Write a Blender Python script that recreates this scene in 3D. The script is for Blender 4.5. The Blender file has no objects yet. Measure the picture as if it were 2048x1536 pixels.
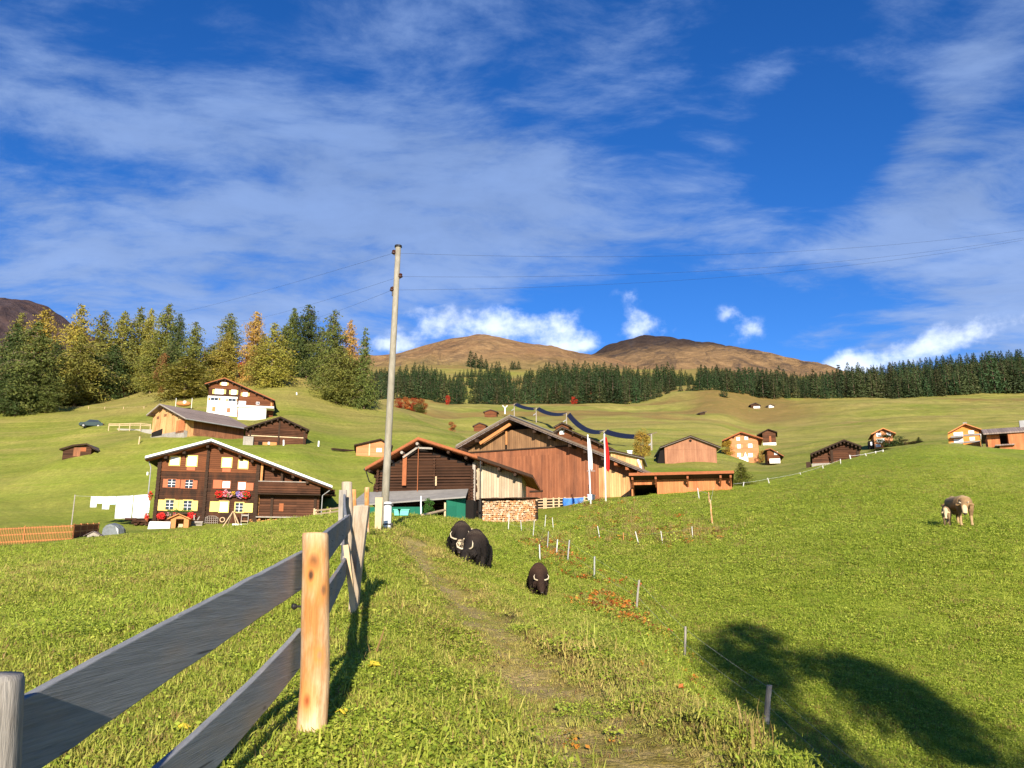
import bpy, math, random
import numpy as np
from mathutils import Vector, Matrix
R = math.radians
random.seed(7); RNG = np.random.default_rng(11)
SC = bpy.context.scene
COL = SC.collection
PI = math.pi
# ------------------------------------------------------------------ camera model (photo is 2048 x 1536)
FPX = 1607.0; PITCH = R(12.9); CP, SP = math.cos(PITCH), math.sin(PITCH)
SUN_EL = R(19.0); SUN_AZ = R(177.2)       # direction towards the sun, clockwise from +Y
def ray(px, py):
    x = (px - 1024) / FPX; y = (768 - py) / FPX
    return Vector((x, CP - y * SP, SP + y * CP))
def at(px, py, Y):
    d = ray(px, py); return d * (Y / d.y)
def zf(Y, py): return Y * math.tan(PITCH + math.atan((768 - py) / FPX))
def proj(p):
    d = p[1] * CP + p[2] * SP
    return 1024 + FPX * p[0] / d, 768 - FPX * (p[2] * CP - p[1] * SP) / d
cd = bpy.data.cameras.new('camera'); cam = bpy.data.objects.new('camera', cd); COL.objects.link(cam)
cd.sensor_width = 36; cd.lens = 36 * FPX / 2048; cd.clip_start = 0.05; cd.clip_end = 12000
cam.rotation_euler = (PI / 2 + PITCH, 0, 0); SC.camera = cam
# ------------------------------------------------------------------ scene objects
def tag(o, label=None, cat=None, group=None, kind=None):
    if label: o['label'] = label
    if cat: o['category'] = cat
    if group: o['group'] = group
    if kind: o['kind'] = kind
    return o
def empty(name, loc, rz=0, label=None, cat=None, group=None):
    o = bpy.data.objects.new(name, None); COL.objects.link(o)
    o.location = loc; o.rotation_euler = (0, 0, rz); o.empty_display_size = .2
    return tag(o, label, cat, group)
def link_mesh(name, me, parent=None):
    o = bpy.data.objects.new(name, me); COL.objects.link(o)
    if parent is not None: o.parent = parent
    return o
def np_mesh(name, V, Fc, mats=(), mi=None, smooth=False):
    """V (n,3); Fc (m,k) equal-size faces"""
    me = bpy.data.meshes.new(name); V = np.asarray(V, np.float32); Fc = np.asarray(Fc, np.int32)
    m, k = Fc.shape
    me.vertices.add(len(V)); me.vertices.foreach_set('co', V.ravel())
    me.loops.add(m * k); me.loops.foreach_set('vertex_index', Fc.ravel())
    me.polygons.add(m); me.polygons.foreach_set('loop_start', np.arange(0, m * k, k, dtype=np.int32))
    for x in mats: me.materials.append(x)
    if mi is not None: me.polygons.foreach_set('material_index', np.asarray(mi, np.int32))
    if smooth: me.polygons.foreach_set('use_smooth', np.ones(m, bool))
    me.update(calc_edges=True); me.validate()
    return me
class MB:
    """collects shapes; build() links them as ONE mesh object"""
    def __init__(s): s.v = []; s.f = []; s.m = []; s.cur = 0
    def mat(s, i): s.cur = i; return s
    def face(s, pts):
        b = len(s.v); s.v += [tuple(p) for p in pts]; s.f.append(tuple(range(b, b + len(pts)))); s.m.append(s.cur)
    def add(s, vs, fs):
        b = len(s.v); s.v += [tuple(p) for p in vs]
        for f in fs: s.f.append(tuple(i + b for i in f)); s.m.append(s.cur)
        return s
    def box(s, x0, x1, y0, y1, z0, z1):
        x0, x1 = min(x0, x1), max(x0, x1); y0, y1 = min(y0, y1), max(y0, y1); z0, z1 = min(z0, z1), max(z0, z1)
        return s.add([(x0,y0,z0),(x1,y0,z0),(x1,y1,z0),(x0,y1,z0),(x0,y0,z1),(x1,y0,z1),(x1,y1,z1),(x0,y1,z1)],
              [(0,3,2,1),(4,5,6,7),(0,1,5,4),(1,2,6,5),(2,3,7,6),(3,0,4,7)])
    def prism(s, poly, w0, w1):
        """poly in (u,z), extruded along y from w0 to w1"""
        n = len(poly); a = sum(poly[i][0]*poly[(i+1)%n][1]-poly[(i+1)%n][0]*poly[i][1] for i in range(n))
        if a < 0: poly = poly[::-1]
        vs = [(u, w0, z) for u, z in poly] + [(u, w1, z) for u, z in poly]
        fs = [tuple(range(n)), tuple(range(2*n-1, n-1, -1))]
        fs += [((i+1)%n, i, n+i, n+(i+1)%n) for i in range(n)]
        return s.add(vs, fs)
    def tube(s, pts, rs, n=8, caps=True, squash=1.0):
        pts = [Vector(p) for p in pts]
        if not hasattr(rs, '__len__'): rs = [rs] * len(pts)
        b = len(s.v); ref = None
        for i, p in enumerate(pts):
            t = (pts[min(i+1, len(pts)-1)] - pts[max(i-1, 0)]).normalized()
            if ref is None: ref = Vector((1, 0, 0)) if abs(t.x) < .9 else Vector((0, 1, 0))
            a = (ref - t * ref.dot(t)).normalized(); c = t.cross(a); ref = a
            for k in range(n):
                an = 2 * PI * k / n
                s.v.append(tuple(p + a * (rs[i] * math.cos(an)) + c * (rs[i] * squash * math.sin(an))))
        for i in range(len(pts) - 1):
            for k in range(n):
                s.f.append((b+i*n+k, b+i*n+(k+1)%n, b+(i+1)*n+(k+1)%n, b+(i+1)*n+k)); s.m.append(s.cur)
        if caps:
            s.f.append(tuple(b + k for k in range(n-1, -1, -1))); s.m.append(s.cur)
            e = b + (len(pts)-1)*n; s.f.append(tuple(e + k for k in range(n))); s.m.append(s.cur)
        return s
    def bar(s, p0, p1, a, b_):
        """rectangular bar from p0 to p1, a wide (horizontal), b_ high"""
        p0, p1 = Vector(p0), Vector(p1); t = (p1 - p0).normalized()
        up = Vector((0, 0, 1)) if abs(t.z) < .95 else Vector((0, 1, 0))
        x = t.cross(up).normalized() * a / 2; y = x.cross(t).normalized() * b_ / 2
        vs = [p0-x-y, p0+x-y, p0+x+y, p0-x+y, p1-x-y, p1+x-y, p1+x+y, p1-x+y]
        return s.add(vs, [(0,3,2,1),(4,5,6,7),(0,1,5,4),(1,2,6,5),(2,3,7,6),(3,0,4,7)])
    def ball(s, c, r, nu=10, nv=7, sc=(1,1,1)):
        vs = [(c[0], c[1], c[2]+r*sc[2])]
        for j in range(1, nv):
            th = PI*j/nv
            for i in range(nu):
                ph = 2*PI*i/nu
                vs.append((c[0]+r*sc[0]*math.sin(th)*math.cos(ph), c[1]+r*sc[1]*math.sin(th)*math.sin(ph), c[2]+r*sc[2]*math.cos(th)))
        vs.append((c[0], c[1], c[2]-r*sc[2])); L = len(vs)-1
        fs = [(0, 1+i, 1+(i+1)%nu) for i in range(nu)]
        for j in range(nv-2):
            for i in range(nu):
                a = 1+j*nu+i; b = 1+j*nu+(i+1)%nu; fs.append((a, a+nu, b+nu, b))
        o = 1+(nv-2)*nu
        fs += [(L, o+(i+1)%nu, o+i) for i in range(nu)]
        return s.add(vs, fs)
    def mesh(s, name, mats, smooth=False):
        me = bpy.data.meshes.new(name); me.from_pydata(s.v, [], s.f)
        for x in (mats if isinstance(mats, (list, tuple)) else [mats]): me.materials.append(x)
        me.polygons.foreach_set('material_index', np.array(s.m, np.int32))
        if smooth: me.polygons.foreach_set('use_smooth', np.ones(len(s.f), bool))
        me.update(); return me
    def build(s, name, mats, parent=None, smooth=False):
        return link_mesh(name, s.mesh(name, mats, smooth), parent)
# ------------------------------------------------------------------ noise on arrays
def _h(ix, iy, sd):
    n = (ix.astype(np.int64) * 374761393 + iy.astype(np.int64) * 668265263 + sd * 974634777) & 0x7fffffff
    n = ((n ^ (n >> 13)) * 1274126177) & 0x7fffffff
    return ((n ^ (n >> 16)) & 0xffff) / 65535.0
def vnoise(x, y, sd=0):
    ix = np.floor(x); iy = np.floor(y); fx = x - ix; fy = y - iy
    fx = fx*fx*fx*(fx*(fx*6-15)+10); fy = fy*fy*fy*(fy*(fy*6-15)+10)
    a = _h(ix, iy, sd); b = _h(ix+1, iy, sd); c = _h(ix, iy+1, sd); d = _h(ix+1, iy+1, sd)
    return (a*(1-fx)+b*fx)*(1-fy)+(c*(1-fx)+d*fx)*fy
def fbm(x, y, oct=4, sd=0, g=.5):
    t = 0; a = 1; n = 0
    for o in range(oct):
        t = t + a*vnoise(x*2**o, y*2**o, sd+o*17); n += a; a *= g
    return t/n
def sstep(a, b, x):
    t = np.clip((x-a)/(b-a), 0, 1); return t*t*(3-2*t)
# ------------------------------------------------------------------ material node helper
class NT:
    def __init__(s, name, rough=.85, spec=.2):
        s.m = bpy.data.materials.new(name); s.m.use_nodes = True
        s.t = s.m.node_tree; s.n = s.t.nodes; s.l = s.t.links
        s.b = s.n['Principled BSDF']; s.b.inputs['Roughness'].default_value = rough
        s.b.inputs['Specular IOR Level'].default_value = spec
    def put(s, inp, v):
        if v is None: return
        if hasattr(v, 'is_output'): s.l.new(v, inp)
        else:
            if isinstance(v, (tuple, list)) and len(v) == 3 and len(inp.default_value) == 4: v = (*v, 1)
            inp.default_value = v
    def node(s, ty, **kw):
        n = s.n.new(ty)
        for k, v in kw.items(): setattr(n, k, v)
        return n
    def pos(s): return s.node('ShaderNodeNewGeometry').outputs['Position']
    def obj(s): return s.node('ShaderNodeTexCoord').outputs['Object']
    def nrm(s): return s.node('ShaderNodeTexCoord').outputs['Normal']
    def rnd(s): return s.node('ShaderNodeObjectInfo').outputs['Random']
    def ocol(s): return s.node('ShaderNodeObjectInfo').outputs['Color']
    def attr(s, name, inst=False):
        n = s.node('ShaderNodeAttribute', attribute_name=name)
        if inst: n.attribute_type = 'INSTANCER'
        return n
    def map(s, v, scale=(1,1,1), loc=(0,0,0), rot=(0,0,0)):
        n = s.node('ShaderNodeMapping'); s.put(n.inputs[0], v)
        n.inputs['Location'].default_value = loc; n.inputs['Rotation'].default_value = rot; n.inputs['Scale'].default_value = scale
        return n.outputs[0]
    def noise(s, v, scale, detail=4, rough=.55, dist=0, col=False):
        n = s.node('ShaderNodeTexNoise'); s.put(n.inputs['Vector'], v); n.inputs['Scale'].default_value = scale
        n.inputs['Detail'].default_value = detail; n.inputs['Roughness'].default_value = rough; n.inputs['Distortion'].default_value = dist
        return n.outputs['Color' if col else 'Fac']
    def voro(s, v, scale, feat='F1', out='Distance'):
        n = s.node('ShaderNodeTexVoronoi', feature=feat); s.put(n.inputs['Vector'], v); n.inputs['Scale'].default_value = scale
        return n.outputs[out]
    def math(s, op, a, b=None, c=None, clamp=False):
        n = s.node('ShaderNodeMath', operation=op, use_clamp=clamp); s.put(n.inputs[0], a); s.put(n.inputs[1], b); s.put(n.inputs[2], c)
        return n.outputs[0]
    def vmath(s, op, a, b=None):
        n = s.node('ShaderNodeVectorMath', operation=op); s.put(n.inputs[0], a); s.put(n.inputs[1], b)
        return n.outputs['Value' if op in ('DOT_PRODUCT', 'LENGTH', 'DISTANCE') else 'Vector']
    def sep(s, v):
        n = s.node('ShaderNodeSeparateXYZ'); s.put(n.inputs[0], v); return n.outputs
    def comb(s, x, y, z):
        n = s.node('ShaderNodeCombineXYZ'); s.put(n.inputs[0], x); s.put(n.inputs[1], y); s.put(n.inputs[2], z); return n.outputs[0]
    def rng(s, v, a, b, c=0, d=1, smooth=False):
        n = s.node('ShaderNodeMapRange', clamp=True)
        if smooth: n.interpolation_type = 'SMOOTHSTEP'
        for i, x in enumerate((v, a, b, c, d)): s.put(n.inputs[i], x)
        return n.outputs[0]
    def mix(s, f, a, b, bt='MIX'):
        n = s.node('ShaderNodeMix', data_type='RGBA', blend_type=bt); s.put(n.inputs[0], f); s.put(n.inputs[6], a); s.put(n.inputs[7], b)
        return n.outputs[2]
    def ramp(s, f, stops, interp='LINEAR'):
        n = s.node('ShaderNodeValToRGB'); n.color_ramp.interpolation = interp; e = n.color_ramp.elements
        while len(e) < len(stops): e.new(.5)
        for i, (p, c) in enumerate(stops): e[i].position = p; e[i].color = (*c, 1) if len(c) == 3 else c
        s.put(n.inputs[0], f); return n.outputs[0]
    def hsv(s, c, h=.5, sa=1, v=1):
        n = s.node('ShaderNodeHueSaturation'); s.put(n.inputs['Color'], c); s.put(n.inputs['Hue'], h); s.put(n.inputs['Saturation'], sa); s.put(n.inputs['Value'], v)
        return n.outputs[0]
    def bump(s, h, strength=.5, dist=.02):
        n = s.node('ShaderNodeBump'); s.put(n.inputs['Height'], h); n.inputs['Strength'].default_value = strength; n.inputs['Distance'].default_value = dist
        s.l.new(n.outputs[0], s.b.inputs['Normal'])
    def base(s, c): s.put(s.b.inputs['Base Color'], c); return s.m
# ------------------------------------------------------------------ terrain: profiles along bearings, (depth, image row) or (depth, None, z)
Z = lambda y, z: (y, None, z)
COLS = {
 -400: [Z(2,-1.2),Z(4,-.95),Z(7,-.75),Z(12,-.6),Z(20,-.4),(35,1135),(50,1105),(65,1090),(90,1030),(120,960),(150,890),(190,830),(230,805),(300,785),(500,760),(900,740)],
 0: [Z(2,-1.2),Z(4,-.92),Z(7,-.65),Z(12,-.4),Z(20,-.15),(35,1125),(50,1096),(60,1089),(72,1070),(90,1028),(110,975),(135,910),(160,865),(190,828),(215,812),(300,790),(500,760),(900,740)],
 200: [Z(2,-1.2),Z(4,-.9),Z(7,-.6),Z(12,-.35),Z(20,.05),(35,1108),(50,1082),(62,1073),(76,1062),(90,1025),(105,950),(119,890),(128,882),(140,868),(153,854),(175,825),(200,805),(230,795),(300,790),(500,770),(900,745)],
 400: [Z(2,-1.2),Z(4,-.88),Z(7,-.55),Z(12,-.2),Z(20,.3),(35,1084),(50,1066),(62,1060),(80,1057),(93,995),(104,930),(116,878),(124,876),(136,862),(150,832),(170,800),(190,770),(220,745),(300,745),(500,750),(900,740)],
 560: [Z(2,-1.15),Z(4,-.86),Z(7,-.45),Z(12,.05),Z(20,.7),(30,1053),(40,1046),(60,1046),(80,1044),(95,978),(108,900),(116,884),(135,858),(160,815),(185,777),(205,750),(230,748),(300,765),(400,795),(500,785),(900,745)],
 680: [Z(2,-1.15),Z(4,-.86),Z(8,-.44),Z(11,.1),Z(16,.72),(25,1060),(35,1038),(42,1036),(60,1036),(80,1034),(95,990),(110,935),(125,895),(150,860),(180,815),(205,778),(220,772),(250,790),(300,818),(400,812),(480,798),(600,770),(900,735)],
 780: [Z(2,-1.15),Z(4,-.85),Z(7,-.5),Z(12,-.05),Z(18,.5),(25,1060),(35,1035),(42,1034),(60,1036),(80,1022),(100,960),(130,890),(160,850),(185,825),(200,815),(225,825),(260,835),(330,817),(420,805),(480,795),(600,765),(900,735)],
 900: [Z(2,-1.15),Z(4.1,-.84),Z(6,-.78),Z(8,-.71),Z(12,-.5),Z(18,-.18),(25,1110),(30,1075),(36,1050),(42,1044),(60,1040),(80,1015),(110,950),(140,885),(160,868),(175,864),(210,880),(260,868),(330,842),(420,815),(480,805),(600,770),(900,730)],
 1000: [Z(2,-1.15),Z(4,-.87),Z(6,-.85),Z(9,-.8),Z(14,-.62),Z(19,-.45),(25,1148),(30,1105),(36,1080),(45,1060),(60,1046),(75,1015),(110,960),(160,910),(210,888),(260,868),(330,840),(420,815),(480,808),(600,770),(900,740)],
 1075: [Z(2,-1.15),Z(4,-.9),Z(6,-.9),Z(10,-.85),Z(15,-.85),Z(19,-.88),(23,1190),(28,1135),(35,1095),(45,1068),(60,1044),(72,1020),(85,1000),(110,955),(160,910),(210,888),(260,868),(330,840),(420,815),(480,806),(600,770),(900,740)],
 1190: [Z(2,-1.15),Z(4,-.92),Z(7,-.88),Z(10,-.87),Z(14,-1.0),Z(20,-1.0),(27,1165),(35,1112),(45,1065),(58,1022),(68,1003),(80,996),(110,955),(160,910),(210,885),(260,866),(330,838),(420,812),(480,804),(600,770),(900,740)],
 1277: [Z(2,-1.15),Z(4,-.94),Z(6,-.9),Z(9,-.87),Z(12,-1.15),Z(17,-1.35),(23,1222),(30,1150),(40,1085),(52,1030),(63,992),(75,986),(90,982),(110,955),(130,930),(170,905),(220,882),(300,850),(400,820),(470,803),(600,770),(900,740)],
 1370: [Z(2,-1.15),Z(4,-.96),Z(6,-.92),Z(8,-1.25),Z(12,-1.9),Z(16,-2.1),(20,1315),(28,1190),(38,1100),(50,1040),(60,1000),(70,984),(88,982),(110,955),(130,930),(170,905),(220,882),(300,850),(400,820),(440,790),(600,770),(900,740)],
 1450: [Z(2,-1.15),Z(4,-.97),Z(5.2,-.95),Z(7,-1.5),Z(10,-2.3),Z(14,-2.6),Z(18,-2.65),(26,1215),(36,1110),(42,1080),(52,1030),(62,995),(75,978),(90,975),(110,955),(140,933),(170,912),(220,885),(300,852),(400,808),(440,780),(600,770),(900,740)],
 1537: [Z(2,-1.15),Z(3.9,-.98),Z(4.5,-.98),Z(6,-1.6),Z(9,-2.5),Z(13,-3.0),(17,1445),(25,1235),(33,1120),(38,1082),(42,1072),(50,1030),(62,990),(75,968),(85,966),(110,955),(150,940),(180,925),(210,915),(260,890),(330,855),(400,822),(450,795),(550,775),(900,760)],
 1720: [Z(2,-1.2),Z(3,-1.25),Z(4,-1.6),Z(6,-2.3),Z(9,-3.2),Z(13,-3.7),(18,1480),(25,1250),(32,1110),(37,1056),(42,1052),(50,1010),(62,955),(75,923),(82,920),(105,930),(150,915),(190,895),(260,870),(330,840),(420,805),(450,797),(550,765),(900,765)],
 1880: [Z(2,-1.3),Z(3,-1.5),Z(5,-2.4),Z(8,-3.5),Z(13,-4.1),(18,1520),(25,1260),(32,1100),(36,1055),(39,1050),(44,1049),(52,1000),(64,930),(76,893),(82,891),(100,903),(150,890),(190,880),(260,862),(330,830),(420,800),(460,790),(550,755),(900,760)],
 2048: [Z(2,-1.4),Z(3,-1.8),Z(5,-2.7),Z(8,-3.8),Z(13,-4.3),(18,1535),(25,1270),(32,1100),(37,1050),(44,1045),(55,985),(66,935),(76,914),(82,912),(100,915),(150,900),(190,885),(260,855),(330,825),(420,798),(460,788),(550,735),(900,740)],
 2450: [Z(2,-1.6),Z(3,-2.1),Z(5,-3.),Z(8,-4.),Z(13,-4.5),(18,1535),(25,1270),(32,1110),(38,1060),(46,1050),(60,985),(75,940),(100,920),(150,900),(190,885),(260,855),(330,825),(420,798),(550,735),(900,740)],
}
NR = 640
LR = np.linspace(math.log(.35), math.log(3800), NR); RR = np.exp(LR)
cth, cpr = [], []
for px, pts in sorted(COLS.items()):
    th = math.atan((px-1024)/FPX*CP); c = math.cos(th)
    rs = [0.2] + [p[0]/c for p in pts]; zs = [-1.38] + [p[2] if len(p) == 3 else zf(p[0], p[1]) for p in pts]
    rs += [1500, 3800]; zs += [zs[-1]+10, zs[-1]-60]
    cth.append(th); cpr.append(np.interp(LR, np.log(rs), zs))
back = np.interp(LR, np.log([.2, 2, 6, 20, 60, 200, 3800]), [-1.38, -1.5, -2.0, -4.2, -13, -50, -400])
side_l = .6*cpr[0] + .4*back; side_r = .6*cpr[-1] + .4*back
TH = np.concatenate([np.linspace(-PI, R(-56), 60)[:-1], np.linspace(R(-56), R(-38), 60)[:-1], np.linspace(R(-38), R(38), 620)[:-1], np.linspace(R(38), R(56), 60)[:-1], np.linspace(R(56), PI, 60)])
kth = np.array([-PI, R(-120), R(-80)] + cth + [R(80), R(120), PI]); kpr = np.array([back, back, side_l] + cpr + [side_r, back, back])
# monotone cubic across bearings
def pchip(x, y, xi):
    h = np.diff(x); d = np.diff(y, axis=0)/h[:, None]; m = np.zeros_like(y)
    w1 = (2*h[1:]+h[:-1])[:, None]; w2 = (h[1:]+2*h[:-1])[:, None]
    ok = d[:-1]*d[1:] > 0
    with np.errstate(divide='ignore', invalid='ignore'):
        m[1:-1] = np.where(ok, (w1+w2)/(w1/d[:-1]+w2/d[1:]), 0)
    i = np.clip(np.searchsorted(x, xi)-1, 0, len(x)-2); t = ((xi-x[i])/h[i])[:, None]; hh = h[i][:, None]
    return (y[i]*(1+2*t)*(1-t)**2 + m[i]*hh*t*(1-t)**2 + y[i+1]*t*t*(3-2*t) + m[i+1]*hh*t*t*(t-1))
ZG = pchip(kth, kpr, TH)
def smooth(A, n, ax):
    for _ in range(n):
        P = np.pad(A, [(1, 1) if i == ax else (0, 0) for i in range(2)], mode='edge')
        A = (np.take(P, range(0, A.shape[ax]), ax) + 2*A + np.take(P, range(2, A.shape[ax]+2), ax))/4
    return A
ZG = smooth(ZG, 14, 1); ZG = smooth(ZG, 30, 0)
XG = np.sin(TH)[:, None]*RR; YG = np.cos(TH)[:, None]*RR
# hummocks and slow waves in the meadow
ZG += (fbm(XG*.55, YG*.55, 3, 3)-.5)*.16*sstep(1, 5, RR) + (fbm(XG*2.2, YG*2.2, 2, 9)-.5)*.05*sstep(60, 10, RR)
ZG += (fbm(XG*.06, YG*.06, 3, 21)-.5)*2.2*sstep(60, 220, RR)*sstep(2500, 900, RR) + (fbm(XG*.018, YG*.03, 3, 5)-.5)*5*sstep(150, 400, RR)
ZG += (fbm(XG*.2+9, YG*.2, 3, 33)-.5)*.55*sstep(40, 90, RR)
ZG += (vnoise(ZG*.42+2.2*fbm(XG*.02, YG*.02, 3, 31), XG*.008, 37)-.5)*.75*sstep(90, 170, RR)*sstep(900, 500, RR)
def _gidx(x, y):
    r = np.sqrt(x*x+y*y)+1e-9; th = np.arctan2(x, y)
    fi = np.interp(th, TH, np.arange(len(TH))); fj = np.clip((np.log(np.maximum(r, .35))-LR[0])/(LR[1]-LR[0]), 0, NR-1.001)
    i = np.minimum(fi.astype(int), len(TH)-2); j = fj.astype(int); return i, j, fi-i, fj-j
def gz(x, y, G=None):
    G = ZG if G is None else G
    i, j, a, b = _gidx(np.asarray(x, float), np.asarray(y, float))
    return G[i, j]*(1-a)*(1-b)+G[i+1, j]*a*(1-b)+G[i, j+1]*(1-a)*b+G[i+1, j+1]*a*b
def pad(px, py, Y, rad):
    """level the slope a little where a building stands"""
    global ZG
    p = at(px, py, Y); d = p.z-float(gz(p.x, p.y)); ZG = ZG+d*np.exp(-((XG-p.x)**2+(YG-p.y)**2)/rad**2)
for _ in range(4):
    for q in [(620,1463,4.1,.9),(300,874,122,5),(335,874,120,5),(367,873,118,5),(405,879,122,5),(440,886,127,5),(130,918,113,6),(172,912,113,6),(505,890,116,5),(560,891,116,5),(605,892,116,5),(1340,926,131,7),(1380,926,131,7),(1430,926,131,7),(1460,923,190,9),(1515,923,190,9),(1540,890,235,9),(1550,929,174,7),(981,837,345,12),(959,864,290,12),(1762,797,462,10),(430,828,151,6),(520,838,151,6),(712,911,118,5),(775,914,119,5),(1640,931,106,5),(1300,990,69,4),(1380,986,68,4),(1455,981,67.5,4),(184,853,150,6),(1090,1020,76,3.5),(1150,1009,74,3.5),(1230,996,72.5,3.5),(500,1052,80,4),(560,1045,82,4),(630,1037,83.5,4)]: pad(*q)
def on(px, py, ymin=1.0, ymax=3000):
    """first point where the ray through a photo pixel meets the ground"""
    d = ray(px, py); d = d/d.y
    t = np.exp(np.linspace(math.log(ymin), math.log(ymax), 6000))
    h = d.z*t - gz(d.x*t, t)
    k = np.nonzero(h <= 0)[0]
    k = k[0] if len(k) else len(t)-1
    return Vector((d.x*t[k], t[k], float(gz(d.x*t[k], t[k]))))
def ground(px, Y, py=1000):
    """ground point below the pixel column px at depth Y"""
    z = zf(Y, py)
    for _ in range(6):
        x = (px-1024)/FPX*(Y*CP+z*SP); z = float(gz(x, Y))
    return Vector((x, Y, z))
def poly_dist(line, X, Yy):
    d = np.full(X.shape, 1e9); s = np.zeros(X.shape)
    for (a, b) in zip(line[:-1], line[1:]):
        ab = np.array([b[0]-a[0], b[1]-a[1]]); L = (ab**2).sum()
        t = np.clip(((X-a[0])*ab[0]+(Yy-a[1])*ab[1])/L, 0, 1)
        dx = X-a[0]-ab[0]*t; dy = Yy-a[1]-ab[1]*t; q = np.hypot(dx, dy)
        sd = np.sign(ab[0]*dy-ab[1]*dx); m = q < d; d = np.where(m, q, d); s = np.where(m, sd, s)
    return d, s
PATH = [on(*p) for p in [(1330,1535),(1255,1470),(1170,1400),(1085,1335),(1010,1285),(945,1215),(890,1170),(850,1130),(830,1100),(825,1075)]]
PATH = [Vector((PATH[0].x+.25, PATH[0].y-1.2, 0)), Vector((PATH[0].x+.12, PATH[0].y-.5, 0))] + PATH
PD, PS = poly_dist(PATH, XG, YG)
wob = (fbm(XG*1.3, YG*1.3, 3, 71)-.5)
near = sstep(45, 25, RR)
A_path = (sstep(.66, .14, PD+wob*.6)*near)*(.62+.38*sstep(.38, .58, fbm(XG*.8+3, YG*.8, 3, 77)))
ZG -= .10*A_path + .05*sstep(.9, .3, PD)*near
# broken right-hand edge of the rut
eg = np.exp(-((PD-.62)/.14)**2)*(PS < 0)*near*sstep(.42, .62, fbm(XG*.9, YG*.9, 2, 41))
ZG += .10*eg
A_soil = np.exp(-((PD-.56)/.08)**2)*(PS < 0)*near*sstep(.52, .66, fbm(XG*1.1+4, YG*1.1, 2, 43))
# weedy bank below the path
BANK = [on(*p) for p in [(1560,1500),(1480,1450),(1400,1380),(1330,1310),(1270,1245),(1215,1200),(1165,1150),(1110,1105),(1040,1085)]]
BD, BS = poly_dist(BANK, XG, YG)
A_bank = np.exp(-(BD/.9)**2)*near*sstep(60, 30, RR)
# dry / olive / brown cover
n1 = fbm(XG*.35, YG*.35, 4, 51); n2 = fbm(XG*.05, YG*.07, 4, 61); n3 = fbm(XG*.012, YG*.02, 4, 81)
A_dry = .25 + .9*(n1-.5)*sstep(90, 30, RR) + .9*(n2-.5) + .38*sstep(120, 330, RR) + 1.0*(n3-.5)*sstep(100, 300, RR)
A_dry += .35*sstep(1.6, .5, PD)*near+.10*sstep(45, 20, RR)*sstep(R(14), R(2), TH)[:, None]+.08*sstep(150, 300, RR)
LH = sstep(R(-34), R(-24), TH)[:, None]*sstep(R(-3), R(-9), TH)[:, None]       # left hill shoulder turns olive with height
A_dry += .35*LH*sstep(115, 175, RR)
A_brown = sstep(.50, .66, n3+.25*(n2-.5))*sstep(240, 330, RR)*.8
A_brown = np.maximum(A_brown, sstep(600, 900, RR)*.75)
bm = sstep(R(11.5), R(14), TH)[:, None]*sstep(R(24), R(18), TH)[:, None]
A_brown = np.maximum(A_brown, bm*sstep(330, 400, RR)*sstep(.35, .5, n2+.15)*.85)
A_dry = np.clip(A_dry, 0, 1)
def build_ground():
    nt, nr = ZG.shape
    V = np.stack([XG, YG, ZG], -1).reshape(-1, 3)
    i = np.arange(nt-1)[:, None]*nr; j = np.arange(nr-1)[None]
    a = (i+j).ravel(); Fc = np.stack([a, a+1, a+nr+1, a+nr], 1)[:, ::-1]
    # wedge at the camera's feet
    me = np_mesh('ground', V, Fc, [M['ground']], smooth=True)
    c = len(V)
    for nm, A in (('dry', A_dry), ('dirt', A_path), ('brown', A_brown), ('bank', A_bank), ('soil', A_soil)):
        at_ = me.attributes.new(nm, 'FLOAT', 'POINT'); at_.data.foreach_set('value', np.broadcast_to(A, ZG.shape).astype(np.float32).ravel())
    o = link_mesh('ground', me); tag(o, 'rolling green alpine meadow rising to the hills', None, None, 'structure')
    return o
def hill(name, label, sky, Y0, front, backd, zlow, mat, rough, sd, power=1.0):
    """a mountain: skyline in photo pixels at depth Y0, falling towards and away from the viewer"""
    pxs = np.array([s[0] for s in sky], float); pys = np.array([s[1] for s in sky], float)
    nx, ny = 260, 150
    px = np.linspace(pxs[0], pxs[-1], nx); py = np.interp(px, pxs, pys)
    for _ in range(4): py[1:-1] = (py[:-2]+2*py[1:-1]+py[2:])/4
    zt = np.array([zf(Y0, q) for q in py]); xt = (px-1024)/FPX*(Y0*CP+zt*SP)
    v = np.concatenate([np.linspace(-front, 0, ny), np.linspace(0, backd, 30)[1:]])
    k = np.where(v < 0, 1-(np.abs(v)/front)**power, 1-(v/backd)**1.5)
    k = np.where(v < 0, k*(1-.25*np.sin(np.clip(1+v/front, 0, 1)*PI)**2*0), k)
    X = xt[None]*np.ones((len(v), 1)); Y = (Y0+v)[:, None]*np.ones((1, nx)); Zz = zlow+(zt[None]-zlow)*k[:, None]
    fade = sstep(0, .12, np.abs(v)/front)[:, None]
    Zz = Zz+rough*((fbm(X*.006, Y*.006, 5, sd)-.5)*1.6+(.5-np.abs(fbm(X*.011+7, Y*.007, 4, sd+3)-.5)*4)*.5)*(.15+.85*fade)
    V = np.stack([X, Y, Zz], -1).reshape(-1, 3)
    i = np.arange(len(v)-1)[:, None]*nx; j = np.arange(nx-1)[None]; a = (i+j).ravel()
    me = np_mesh(name, V, np.stack([a, a+1, a+nx+1, a+nx], 1), [mat], smooth=True)
    o = link_mesh(name, me); tag(o, label, None, None, 'structure'); return o
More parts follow.
